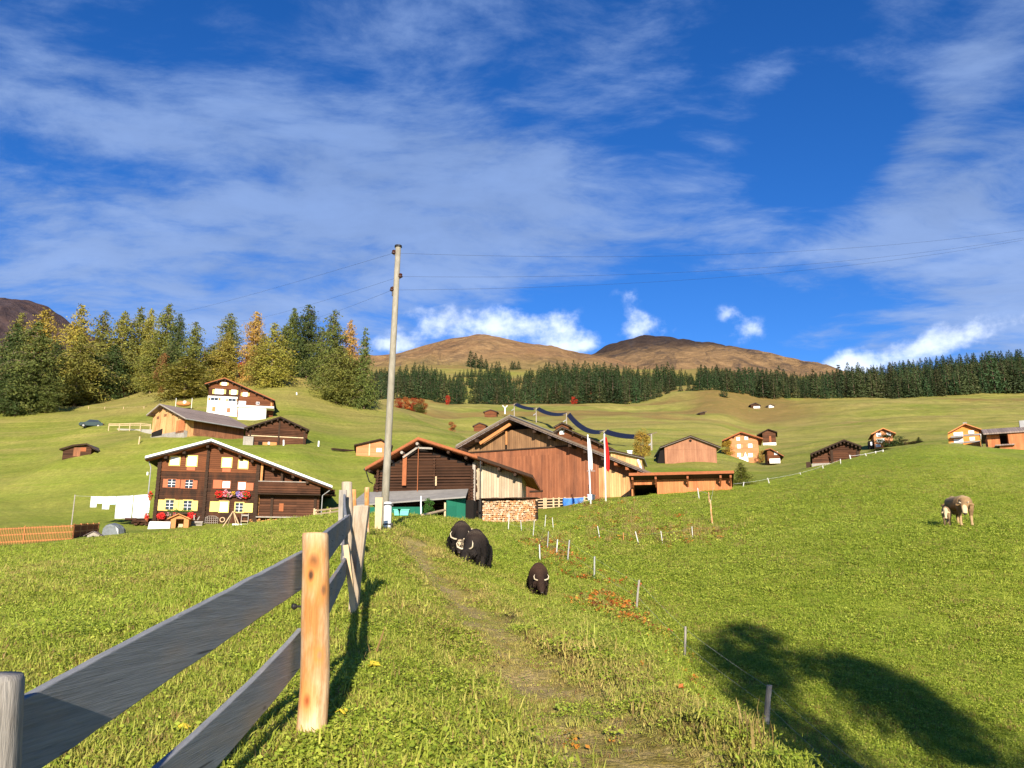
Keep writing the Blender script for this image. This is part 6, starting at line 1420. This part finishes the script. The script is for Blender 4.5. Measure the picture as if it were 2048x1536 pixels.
# ------------------------------------------------------------------ animals
def fuse(mb, voxel, smooth=6):
    """melt the overlapping limbs and trunk into one continuous skin"""
    me = mb.mesh('body', []); o = bpy.data.objects.new('tmp', me); COL.objects.link(o)
    r = o.modifiers.new('r', 'REMESH'); r.mode = 'VOXEL'; r.voxel_size = voxel
    s = o.modifiers.new('s', 'SMOOTH'); s.iterations = smooth; s.factor = .5
    dg = bpy.context.evaluated_depsgraph_get(); out = bpy.data.meshes.new_from_object(o.evaluated_get(dg)); COL.objects.unlink(o); bpy.data.objects.remove(o)
    out.polygons.foreach_set('use_smooth', np.ones(len(out.polygons), bool)); return out
def coat_mat(name, cols, fuzz=.35):
    """hide with two or three tones given by the 'tone' attribute"""
    t = NT(name, .8, .25); a = t.attr('tone').outputs['Fac']; O = t.obj()
    n = t.noise(t.map(O, (1, 1, .35)), 26, 4, .65); f = t.math('ADD', a, t.math('MULTIPLY', t.math('SUBTRACT', n, .5), .12))
    col = t.ramp(f, [(i/(len(cols)-1), c) for i, c in enumerate(cols)])
    v = t.rng(n, .2, .8, 1-fuzz, 1+fuzz); col = t.vmath('MULTIPLY', col, t.comb(v, v, v)); t.bump(n, .6, .02); return t.base(col)
M['yak_black'] = coat_mat('black_yak_coat', [(.010,.008,.007), (.030,.019,.013), (.50,.40,.26)])
M['yak_brown'] = coat_mat('brown_yak_coat', [(.010,.006,.005), (.034,.017,.010), (.080,.040,.021)])
M['cow_hide'] = coat_mat('grey_brown_hide', [(.035,.020,.011), (.27,.165,.075), (.64,.48,.27)])
M['calf_hide'] = coat_mat('calf_hide', [(.05,.032,.022), (.34,.22,.12), (.66,.50,.28)])
M['horn'] = m_plain('horn', (.62,.52,.36), .45, .25, 8); M['muzzle'] = m_plain('dark_muzzle', (.03,.018,.016), .4, .2); M['eye'] = m_plain('eye', (.01,.008,.007), .1, 0)
def V3(*a): return Vector(a)
def beast(kind):
    """body looking along -Y, z up, hooves at 0; returns mesh, coat strands, horn paths, muzzle position"""
    m = MB()
    if kind == 'yak':
        m.tube([V3(0,.92,.80), V3(0,.80,.86), V3(0,.45,.86), V3(0,.05,.84), V3(0,-.30,.90), V3(0,-.55,.95), V3(0,-.78,.86)], [.16,.30,.36,.39,.42,.40,.26], 16, True, 1.0)
        m.tube([V3(0,-.15,1.02), V3(0,-.42,1.12), V3(0,-.66,1.0)], [.22,.30,.24], 12)          # withers hump
        m.tube([V3(0,-.66,.92), V3(0,-.90,.72), V3(0,-1.10,.56)], [.30,.23,.17], 12)
        m.tube([V3(0,-1.02,.66), V3(0,-1.18,.50), V3(0,-1.32,.28), V3(0,-1.36,.17)], [.16,.165,.115,.095], 12)
        for s in (-1, 1):
            m.tube([V3(s*.22,-.52,.75), V3(s*.23,-.52,.45), V3(s*.22,-.50,.30), V3(s*.22,-.51,.06), V3(s*.22,-.54,0)], [.17,.11,.085,.07,.085], 10)
            m.tube([V3(s*.22,.62,.80), V3(s*.24,.56,.52), V3(s*.23,.74,.36), V3(s*.23,.70,.06), V3(s*.23,.66,0)], [.22,.15,.085,.07,.085], 10)
            m.tube([V3(s*.13,-1.03,.64), V3(s*.26,-1.00,.58), V3(s*.32,-1.0,.53)], [.05,.055,.02], 7)
    else:
        q = 1.0
        m.tube([V3(0,.95,1.12), V3(0,.80,1.16), V3(0,.40,1.10), V3(0,0,1.04), V3(0,-.40,1.06), V3(0,-.68,1.08), V3(0,-.85,1.02)], [.16,.27,.31,.36,.35,.29,.20], 16)
        m.tube([V3(0,-.2,1.3), V3(0,-.5,1.32), V3(0,-.7,1.24)], [.08,.11,.10], 8)
        m.tube([V3(0,.9,1.32), V3(0,.6,1.36), V3(0,.3,1.32)], [.06,.12,.08], 8)
        m.tube([V3(0,-.76,1.12), V3(0,-.98,.98), V3(0,-1.16,.84)], [.24,.17,.14], 12)
        m.tube([V3(0,-1.06,.98), V3(0,-1.18,.86), V3(0,-1.30,.64), V3(0,-1.37,.50)], [.12,.145,.10,.085], 12)
        for s in (-1, 1):
            m.tube([V3(s*.2,-.62,.98), V3(s*.21,-.62,.66), V3(s*.2,-.60,.44), V3(s*.2,-.61,.12), V3(s*.2,-.64,0)], [.16,.10,.065,.05,.07], 10)
            m.tube([V3(s*.2,.70,1.05), V3(s*.22,.60,.74), V3(s*.2,.84,.50), V3(s*.2,.80,.12), V3(s*.2,.76,0)], [.24,.15,.07,.052,.07], 10)
            m.tube([V3(s*.1,-1.05,.98), V3(s*.26,-1.02,.95), V3(s*.33,-1.02,.9)], [.04,.07,.02], 7)
        m.ball((0, .55, .74), .17, 10, 8)
    return fuse(m, .028 if kind == 'yak' else .024)
BODY = {k: beast(k) for k in ('yak', 'cow')}
def strands(me, n, zmax, length, seed, wid=.02, side=.0):
    """long hair hanging from the flanks and skirt"""
    rg = np.random.default_rng(seed); nv = len(me.vertices); co = np.empty(nv*3); me.vertices.foreach_get('co', co); co = co.reshape(-1, 3); no = np.empty(nv*3); me.vertices.foreach_get('normal', no); no = no.reshape(-1, 3)
    ok = np.nonzero((co[:, 2] > .33) & (co[:, 2] < zmax) & (no[:, 2] < .75))[0]; i = rg.choice(ok, n); P = co[i]; N = no[i]
    L = length*rg.uniform(.5, 1.2, n)*np.where(P[:, 1] < -.95, .35, 1.0); L = np.minimum(L, P[:, 2]-.07)
    t = np.stack([-N[:, 1], N[:, 0], np.zeros(n)], 1); t /= np.linalg.norm(t, axis=1)[:, None]+1e-6
    w = wid*rg.uniform(.6, 1.4, n)[:, None]; P0 = P-N*.02; mid = P+N*.035+np.array([0, 0, -.5])*L[:, None]; mid[:, :2] += rg.normal(0, .012, (n, 2)); end = P+N*.02+np.array([0, 0, -1.])*L[:, None]; end[:, :2] += rg.normal(0, .03, (n, 2))
    V = np.stack([P0-t*w, P0+t*w, mid+t*w*.8, mid-t*w*.8, end+t*w*.15, end-t*w*.15], 1).reshape(-1, 3); b = np.arange(n)[:, None]*6
    return V, np.concatenate([b+np.array([0,1,2,3]), b+np.array([3,2,4,5])])
def put_tone(me, fn):
    n = len(me.vertices); co = np.empty(n*3); me.vertices.foreach_get('co', co); co = co.reshape(-1, 3)
    a = me.attributes.new('tone', 'FLOAT', 'POINT'); a.data.foreach_set('value', np.clip(fn(co), 0, 1).astype(np.float32))
def animal(name, kind, px, pyb, Y, top, yaw, mat, tone, label, cat, horns=1., hair=0, seed=1, sink=0., turn=0, group=None, tail=True, sx=1.0):
    p = at(px, pyb, Y) if Y else on(px, pyb); zg = float(gz(p.x, p.y)); Y = p.y
    H = (pyb-top)*(p.y*CP+p.z*SP)/FPX; s = H/(1.36 if kind == 'yak' else 1.46)
    r = empty(name, (p.x, p.y, zg-sink), R(yaw), label, cat, group); r.scale = (s*sx, s, s)
    me = BODY[kind].copy(); put_tone(me, tone)
    if turn:      # swing the head and neck round
        n = len(me.vertices); co = np.empty(n*3); me.vertices.foreach_get('co', co); co = co.reshape(-1, 3); f = np.clip((-.60-co[:, 1])/.5, 0, 1)*(co[:, 2] > .0)*((np.abs(co[:, 0]) < .12)|(co[:, 1] < -.8)); a = R(turn)*f; y = co[:, 1]+.6; x = co[:, 0].copy(); co[:, 0] = x*np.cos(a)-y*np.sin(a); co[:, 1] = x*np.sin(a)+y*np.cos(a)-.6; me.vertices.foreach_set('co', co.ravel())
    me.materials.clear(); me.materials.append(M[mat]); b = link_mesh('body', me, r)
    rot = Matrix.Translation((0, -.6, 0)) @ Matrix.Rotation(R(turn), 4, 'Z') @ Matrix.Translation((0, .6, 0))
    hz, hy = (.66, -1.12) if kind == 'yak' else (1.0, -1.13)
    if horns:
        for q in (-1, 1):
            k = horns; m = MB()
            pts = [V3(q*.10,hy,hz), V3(q*(.10+.16*k),hy-.02,hz+.02), V3(q*(.10+.30*k),hy-.08,hz+.10*k), V3(q*(.10+.33*k),hy-.10,hz+.26*k), V3(q*(.10+.26*k),hy-.06,hz+.38*k)]
            m.tube([rot @ v for v in pts], [.034,.031,.026,.018,.007] if kind == 'yak' else [.026,.024,.02,.014,.006], 8); m.build('horn', M['horn'], r, True)
    mz = V3(0,-1.37,.17) if kind == 'yak' else V3(0,-1.385,.50)
    m = MB(); m.ball(rot @ mz, .088 if kind == 'yak' else .078, 10, 7, (1,.75,.7)); m.build('muzzle', M['muzzle'], r, True)
    for q in (-1, 1): m = MB(); m.ball(rot @ (V3(q*.135,-1.22,.50) if kind == 'yak' else V3(q*.118,-1.22,.84)), .022, 8, 6); m.build('eye', M['eye'], r)
    if tail:
        m = MB(); zz = .95 if kind == 'yak' else 1.25
        m.tube([V3(0,.93,zz), V3(0,1.06,zz-.12), V3(0,1.08,zz-.5), V3(0,1.05,zz-.72)], [.05,.045,.10 if kind == 'yak' else .03,.02], 8); t_ = m.build('tail', M[mat], r, True); put_tone(t_.data, lambda c: c[:, 0]*0+.15)
    if hair:
        V, F_ = strands(me, int(hair*1.3), 1.35, .44, seed, .026); cm = np_mesh('long_hair', V, F_, [M[mat]]); put_tone(cm, (lambda c: tone(c)) if mat != 'x' else None); link_mesh('long_hair', cm, r)
    return r
def tone_black(face):
    def f(c):
        t = .10+.42*sstep(.75, 1.25, c[:, 2])*sstep(-.2, -.6, c[:, 1])
        if face: t = np.maximum(t, sstep(.10, .05, np.abs(c[:, 0]))*sstep(-1.08, -1.13, c[:, 1])*sstep(.28, .36, c[:, 2])*sstep(.70, .62, c[:, 2]))
        return t
    return f
def tone_white_back(c): return np.maximum(.1, sstep(.98, 1.1, c[:, 2]+.10*np.sin(c[:, 1]*9)))
def tone_brown(c): return .18+.5*sstep(.6, 1.2, c[:, 2])+.25*sstep(-.9, -1.2, c[:, 1])
def tone_cow(c):
    t = .50-.22*sstep(1.0, .6, c[:, 2])+.18*sstep(1.2, 1.38, c[:, 2])-.2*sstep(.25, .0, np.abs(c[:, 1]-.1))*0
    t = np.where(c[:, 1] < -1.27, np.maximum(t, .95*sstep(-1.27, -1.32, c[:, 1])), t); t = np.where((c[:, 2] < .45), .62, t); return t
def tone_calf(c): return np.where(c[:, 1] < -.9, .92, np.where(c[:, 2] < .55, .12+.8*(c[:, 2] < .07), .35))
animal('yak', 'yak', 919, 1116, 25.5, 1046, 10, 'yak_black', tone_black(True), 'black yak with a cream forehead blaze, rear left of the group on the path', 'yak', .8, 2600, 3, .03, -12, 'yaks grazing on the path')
animal('yak', 'yak', 944, 1122, 25.6, 1058, -14, 'yak_black', tone_white_back, 'yak with a white ridged back mostly hidden behind the front black yak', 'yak', .8, 2600, 4, .02, 14, 'yaks grazing on the path')
animal('yak', 'yak', 955, 1137, 24.2, 1062, -8, 'yak_black', tone_black(False), 'front black yak with pale curved horns, head down to the grass', 'yak', .75, 3200, 5, .02, -24, 'yaks grazing on the path')
animal('yak', 'yak', 1076, 1190, None, 1127, 2, 'yak_brown', tone_brown, 'young dark brown yak grazing alone on the bank, facing the camera', 'yak', .65, 3000, 6, .02, 6)
animal('cow', 'cow', 1922, 1050, 37.4, 988, -6, 'cow_hide', tone_cow, 'grey brown cow with a pale muzzle standing on the right crest', 'cow', .18, 0, 7, .0, -20, None, True, 1.2)
animal('calf', 'cow', 1895, 1050, 37.0, 1008, -30, 'calf_hide', tone_calf, 'cream faced calf with dark legs beside the cow', 'calf', 0, 0, 8, .0, 0, None, True, .8)
# ------------------------------------------------------------------ meadow grass: small tufts scattered over the near ground
def m_blade(name, mode):
    t = NT(name, .6, .25); P = t.pos(); rnd = t.rnd(); dry = t.attr('dry', True).outputs['Fac']
    if mode == 'grass':
        col = grass_colour(t, P, t.math('ADD', dry, t.math('MULTIPLY', t.math('SUBTRACT', rnd, .5), .55)))
        k = t.rng(rnd, 0, 1, 1.15, 1.9)
    elif mode == 'clover':
        col = t.ramp(rnd, [(0, (.18,.245,.024)), (.5, (.27,.335,.034)), (1, (.42,.45,.07))]); k = 1.15
    elif mode == 'straw':
        col = t.ramp(rnd, [(0, (.42,.33,.11)), (.6, (.34,.24,.09)), (1, (.25,.13,.05))]); k = 1.0
    elif mode == 'weed':
        col = t.ramp(rnd, [(0, (.20,.06,.02)), (.15, (.46,.13,.025)), (.4, (.56,.24,.04)), (.6, (.38,.28,.06)), (.75, (.13,.20,.02)), (1, (.20,.26,.03))], 'CONSTANT'); k = 1.0
    col = t.vmath('MULTIPLY', col, t.comb(k, k, k)); t.base(col)
    tr = t.node('ShaderNodeBsdfTranslucent'); t.put(tr.inputs[0], col); mx = t.node('ShaderNodeMixShader'); mx.inputs[0].default_value = .3
    t.l.new(t.b.outputs[0], mx.inputs[1]); t.l.new(tr.outputs[0], mx.inputs[2]); t.l.new(mx.outputs[0], t.n['Material Output'].inputs[0]); return t.m
for k in ('grass', 'clover', 'straw', 'weed'): M['t_'+k] = m_blade('turf_'+k, k)
def tuft(seed, n, h, spread, wid, mat, lean=.6):
    rg = np.random.default_rng(seed); V = []; F_ = []
    for i in range(n):
        a = rg.uniform(0, 6.28); d = np.array([math.cos(a), math.sin(a), 0]); s = np.array([-d[1], d[0], 0]); b = np.append(rg.normal(0, spread, 2), -.01); hh = h*rg.uniform(.45, 1.15); l = lean*hh*rg.uniform(.2, 1.2); w = wid*rg.uniform(.6, 1.3)
        m = b+d*l*.35+np.array([0, 0, hh*.6]); e = b+d*l+np.array([0, 0, hh*rg.uniform(.75, 1)]); k = len(V)
        V += [b-s*w, b+s*w, m+s*w*.75, m-s*w*.75, e+s*w*.12, e-s*w*.12]; F_ += [(k, k+1, k+2, k+3), (k+3, k+2, k+4, k+5)]
    return np_mesh('tuft', V, F_, [mat])
def leaves(seed, n, h, spread, r, mat, flat=.5):
    rg = np.random.default_rng(seed); C = np.stack([rg.normal(0, spread, n), rg.normal(0, spread, n), h*rg.uniform(.15, 1, n)], 1)
    N = rg.normal(size=(n, 3)); N[:, 2] = np.abs(N[:, 2])+1/flat*.6; N /= np.linalg.norm(N, axis=1)[:, None]; a = np.cross(N, rg.normal(size=(n, 3))); a /= np.linalg.norm(a, axis=1)[:, None]; b = np.cross(N, a); s = (r*rg.uniform(.6, 1.3, n))[:, None]
    V = np.stack([C-a*s, C+b*s*.7, C+a*s*1.1, C-b*s*.75], 1).reshape(-1, 3); return np_mesh('leaves', V, np.arange(4*n).reshape(-1, 4), [mat])
def scatter(name, label, XY, sc, idx, dry, meshes, seed):
    rg = np.random.default_rng(seed); n = len(XY); z = gz(XY[:, 0], XY[:, 1]); me = bpy.data.meshes.new(name); me.vertices.add(n)
    me.vertices.foreach_set('co', np.column_stack([XY, z]).astype(np.float32).ravel())
    def at_(nm, ty, v, key): a = me.attributes.new(nm, ty, 'POINT'); a.data.foreach_set(key, np.ascontiguousarray(v).ravel())
    at_('sc', 'FLOAT', sc.astype(np.float32), 'value'); at_('idx', 'INT', idx.astype(np.int32), 'value'); at_('dry', 'FLOAT', dry.astype(np.float32), 'value')
    at_('rot', 'FLOAT_VECTOR', np.column_stack([rg.normal(0, .16, n), rg.normal(0, .16, n), rg.uniform(0, 6.28, n)]).astype(np.float32), 'vector')
    o = link_mesh(name, me); tag(o, label, None, None, 'stuff')
    c = bpy.data.collections.new(name+'_kinds')
    for i, m in enumerate(meshes): c.objects.link(bpy.data.objects.new('%s_%02d' % (name, i), m))
    g = bpy.data.node_groups.new(name, 'GeometryNodeTree'); g.interface.new_socket('Geometry', in_out='INPUT', socket_type='NodeSocketGeometry'); g.interface.new_socket('Geometry', in_out='OUTPUT', socket_type='NodeSocketGeometry')
    N = g.nodes.new; L = g.links.new; gi = N('NodeGroupInput'); go = N('NodeGroupOutput'); ip = N('GeometryNodeInstanceOnPoints'); ci = N('GeometryNodeCollectionInfo')
    ci.inputs['Collection'].default_value = c; ci.inputs['Separate Children'].default_value = True; ci.inputs['Reset Children'].default_value = True; ip.inputs['Pick Instance'].default_value = True
    def na(nm, ty): q = N('GeometryNodeInputNamedAttribute'); q.data_type = ty; q.inputs['Name'].default_value = nm; return q.outputs['Attribute']
    L(gi.outputs[0], ip.inputs['Points']); L(ci.outputs[0], ip.inputs['Instance']); L(na('idx', 'INT'), ip.inputs['Instance Index']); L(na('sc', 'FLOAT'), ip.inputs['Scale']); L(na('rot', 'FLOAT_VECTOR'), ip.inputs['Rotation']); L(ip.outputs[0], go.inputs[0])
    o.modifiers.new('scatter', 'NODES').node_group = g; return o
def grass():
    rg = np.random.default_rng(5)
    r = np.concatenate([np.sqrt(rg.uniform(1.4**2, 6.5**2, 34000)), (6.5**.4+(88**.4-6.5**.4)*rg.random(230000))**2.5]); th = rg.uniform(R(-39), R(39), len(r))
    x, y = r*np.sin(th), r*np.cos(th); pa = gz(x, y, A_path); so = gz(x, y, A_soil); bk = gz(x, y, A_bank)
    keep = rg.random(len(r)) > np.clip(pa*.9+so*.5, 0, .9); px = 1024+FPX*x/(y*CP+gz(x, y)*SP); keep &= (r < 62) | (px > 1300); keep &= (px > -120) & (px < 2180)
    x, y, r, pa, bk = x[keep], y[keep], r[keep], pa[keep], bk[keep]
    dry = gz(x, y, A_dry); n2_ = fbm(x*.5, y*.5, 3, 91); n3_ = fbm(x*1.7, y*1.7, 2, 95)
    s = np.where(r < 6.5, 1, (r/6.5)**.60)*rg.uniform(.6, 1.35, len(r))*(.75+.6*n2_)
    right = sstep(1.5, 4.5, x)*sstep(9, 14, r)
    u = rg.random(len(r)); idx = rg.integers(0, 4, len(r))
    idx = np.where(u < (.12+.5*right+.5*sstep(.5, .68, n3_)), rg.integers(4, 6, len(r)), idx)
    idx = np.where(rg.random(len(r)) < .10+.25*dry+.25*pa, 6, idx); s = np.where(pa > .25, s*.55, s); s = np.where(r > 40, s*(.3+.7*sstep(90, 40, r)), s)
    lip = np.exp(-((gz(x, y, BD)-1.25)/.5)**2)*(r < 16)*(gz(x, y, BS) > 0); s = s*(1+.55*lip)
    T = [tuft(1, 24, .028, .042, .0030, M['t_grass'], 1.2), tuft(2, 22, .036, .045, .0030, M['t_grass'], 1.1), tuft(3, 28, .022, .046, .0034, M['t_grass'], 1.5), tuft(4, 14, .058, .036, .0028, M['t_grass'], 1.0), leaves(5, 34, .024, .048, .0075, M['t_clover']), leaves(6, 28, .03, .05, .0090, M['t_clover'], .8), tuft(7, 14, .045, .038, .0022, M['t_straw'], 1.3)]
    scatter('meadow_grass', 'short meadow grass and clover over the near slopes', np.column_stack([x, y]), s, idx, np.clip(dry, 0, 1), T, 3)
    # weeds on the bank and dry herbs in the hollow
    B = np.array([(p.x, p.y) for p in BANK]); k = rg.integers(0, len(B)-1, 5200); f = rg.random(5200)[:, None]; P = B[k]*(1-f)+B[k+1]*f+rg.normal(0, .55, (5200, 2))
    m = fbm(P[:, 0]*.7, P[:, 1]*.7, 3, 12) > .52; P = P[m]
    H = []
    for px, py, sx, sy, n in ((1240,1040,60,14,500),(1330,1072,70,10,420),(1180,1010,40,8,160),(1420,1068,30,8,160),(1105,1092,30,10,160)):
        for _ in range(n): q = on(px+rg.normal()*sx, min(1120, py+rg.normal()*sy), 10, 90); H.append((q.x, q.y))
    H = np.array(H); A = np.concatenate([P, H]); n = len(A); d_ = np.hypot(A[:, 0], A[:, 1])
    idx = np.concatenate([rg.choice(4, len(P), p=[.34,.20,.34,.12]), rg.choice([0, 2, 3], len(H), p=[.2,.35,.45])])
    scatter('bank_weeds', 'low red, orange and green weeds along the bank and in the hollow', A, rg.uniform(.5, 1.15, n)*np.where(np.arange(n) < len(P), np.clip(d_/26, .4, .85), 1.5), idx, np.full(n, .5), [leaves(11, 14, .16, .09, .042, M['t_weed'], .9), leaves(12, 10, .22, .10, .05, M['t_weed'], 1.2), leaves(13, 18, .12, .10, .035, M['t_clover'], .9), tuft(14, 14, .3, .05, .005, M['t_straw'], .5)], 8)
    S = []
    for px, py, n in ((1630,1500,26),(1500,1478,10),(1640,1525,18),(1530,1470,8),(720,1310,2),(1290,1430,3)):
        for _ in range(n): q = on(px+rg.normal()*28, min(1532, py+rg.normal()*14), 2, 60); S.append((q.x, q.y))
    S = np.array(S); scatter('dry_stalks', 'tall dry grass stalks at the lower edge of the bank', S, rg.uniform(.7, 1.4, len(S)), np.zeros(len(S)), np.full(len(S), .9), [tuft(21, 3, .34, .02, .0035, M['t_straw'], .25)], 9)
grass()
# ------------------------------------------------------------------ light and sky
def build_sky():
    w = bpy.data.worlds.new('World'); SC.world = w; w.use_nodes = True
    t = NT.__new__(NT); t.t = w.node_tree; t.n = t.t.nodes; t.l = t.t.links
    bg = t.n['Background']
    sky = t.node('ShaderNodeTexSky', sky_type='NISHITA', sun_disc=False, sun_elevation=SUN_EL, sun_rotation=SUN_AZ, altitude=1700, air_density=1.0, dust_density=.25, ozone_density=4.0)
    D = t.node('ShaderNodeTexCoord').outputs['Generated']
    x, y, z = t.sep(D)
    blue = t.hsv(sky.outputs[0], SKY_HUE, SKY_SAT, SKY_VAL)
    # cloud sheet about 3 km up: directions meet a flat layer
    zz = t.math('ADD', t.math('MAXIMUM', z, 0.0), .10)
    C = t.comb(t.math('DIVIDE', x, zz), t.math('DIVIDE', y, zz), 0)
    warp = t.noise(C, .9, 3, .5, col=True)
    Cw = t.vmath('ADD', C, t.vmath('MULTIPLY', t.vmath('SUBTRACT', warp, (.5,.5,.5)), (.55,.55,0)))
    n1 = t.noise(t.map(Cw, (.75, 1.0, 1), rot=(0,0,R(-12))), 2.7, 9, .62)
    n2 = t.noise(t.map(Cw, (.8, 1.5, 1), rot=(0,0,R(-35))), 5.2, 8, .64)
    def blob(px, py, rx, ry, rot=0):
        """an elongated cloud bank centred on a sky direction"""
        d = ray(px, py).normalized(); r = Vector((d.y, -d.x, 0)).normalized(); u = r.cross(d)
        c, s_ = math.cos(R(rot)), math.sin(R(rot)); a = r*c+u*s_; b = u*c-r*s_
        q = t.math('ADD', t.math('POWER', t.math('ABSOLUTE', t.math('DIVIDE', t.vmath('DOT_PRODUCT', D, tuple(a)), rx/FPX)), 2.0),
                   t.math('POWER', t.math('ABSOLUTE', t.math('DIVIDE', t.math('SUBTRACT', t.vmath('DOT_PRODUCT', D, tuple(b)), 0), ry/FPX)), 2.0))
        return t.math('POWER', 2.718, t.math('MULTIPLY', q, -1))
    def add(l):
        o = l[0]
        for q in l[1:]: o = t.math('ADD', o, q)
        return o
    K = lambda v, k: t.math('MULTIPLY', v, k)
    bank = add([K(blob(*b[:5]), b[5]) for b in CLOUD_BANKS])
    dens = add([t.math('MULTIPLY', t.math('SUBTRACT', n1, .5), 3.0), t.math('MULTIPLY', t.math('SUBTRACT', n2, .5), 2.2), bank, CLOUD_BIAS])
    veil = t.rng(dens, -.1, 1.25, 0, .86, True)
    # small bright cumulus low over the hills
    n3 = t.noise(D, 16, 7, .6); n4 = t.noise(t.map(D, (1,1,1.6)), 30, 6, .6)
    cum = add([K(blob(*b[:5]), b[5]) for b in CUMULUS])
    cd_ = t.math('ADD', cum, t.math('ADD', t.math('MULTIPLY', t.math('SUBTRACT', n3, .5), 1.9), t.math('MULTIPLY', t.math('SUBTRACT', n4, .5), .9)))
    cu = t.rng(cd_, .3, 1.05, 0, .88, True); cu = t.math('MULTIPLY', cu, t.rng(cum, .12, .35))
    lum = t.rng(n1, .3, .7, .8, 1.1)
    vc = t.mix(t.rng(z, .12, .5), VEIL_LOW, VEIL_HIGH)
    vc = t.vmath('MULTIPLY', vc, t.comb(lum, lum, lum))
    col = t.mix(veil, blue, vc); col = t.mix(cu, col, CUM_COL)
    t.l.new(col, bg.inputs[0]); bg.inputs[1].default_value = SKY_STR
    w.cycles.sampling_method = 'AUTOMATIC'
SKY_STR = .092; SKY_SAT = 1.24; SKY_VAL = 1.0; SKY_HUE = .513
VEIL_LOW = (2.3, 3.15, 5.1); VEIL_HIGH = (1.6, 2.45, 4.5); CUM_COL = (6.5, 7.2, 8.6)
CLOUD_BIAS = -.24
CLOUD_BANKS = [  # px, py, half-length, half-height, tilt, weight
 (250,580,760,190,0,1.05),(560,270,620,170,-14,.62),(1120,400,560,130,-12,.70),(40,170,340,120,-15,.45),(1010,30,360,90,0,.60),(760,470,560,150,-5,.50),(900,250,300,120,-20,.35),
 (1800,470,420,110,8,.85),(1990,640,340,120,12,1.1),(1850,250,250,60,50,.85),(1960,360,170,45,35,.5),(2010,110,240,90,52,.8),(1520,170,190,60,45,.8),(1780,60,130,60,40,.4),(1190,170,200,90,0,.40),(1700,90,140,90,30,.2),
 (1370,300,170,120,30,-.35),(1320,590,240,80,0,-.75),(1480,640,260,110,0,-.9),(1640,300,110,260,20,-.75),(200,60,560,70,10,-.15),(1600,60,90,130,0,-.4),(180,330,260,50,5,-.35),(1050,640,300,60,0,-.3)]
CUMULUS = [(1050,650,110,42,0,.85),(1150,692,70,24,0,.8),(1290,655,62,30,0,.85),(1495,660,44,32,0,.55),(1455,625,26,18,0,.5),(860,650,90,50,-10,.6),(770,690,60,28,0,.7),(1680,735,110,30,8,.75),(1260,592,40,24,0,.35),(1860,700,180,34,12,.55),(2000,640,120,40,15,.35)]
def build_sun():
    ld = bpy.data.lights.new('sun', 'SUN'); ld.energy = 5.0; ld.angle = R(.53); ld.color = (1.0, .90, .74)
    o = bpy.data.objects.new('sun', ld); COL.objects.link(o)
    d = Vector((math.sin(SUN_AZ)*math.cos(SUN_EL), math.cos(SUN_AZ)*math.cos(SUN_EL), math.sin(SUN_EL)))
    o.rotation_euler = d.to_track_quat('Z', 'Y').to_euler()
build_sky(); build_sun()
vs = SC.view_settings; vs.view_transform = 'Standard'; vs.look = 'None'; vs.gamma = 1; vs.exposure = 0.88; vs.use_curve_mapping = False
SC.cycles.use_denoising = True
SC.cycles.max_bounces = 5; SC.cycles.transparent_max_bounces = 4
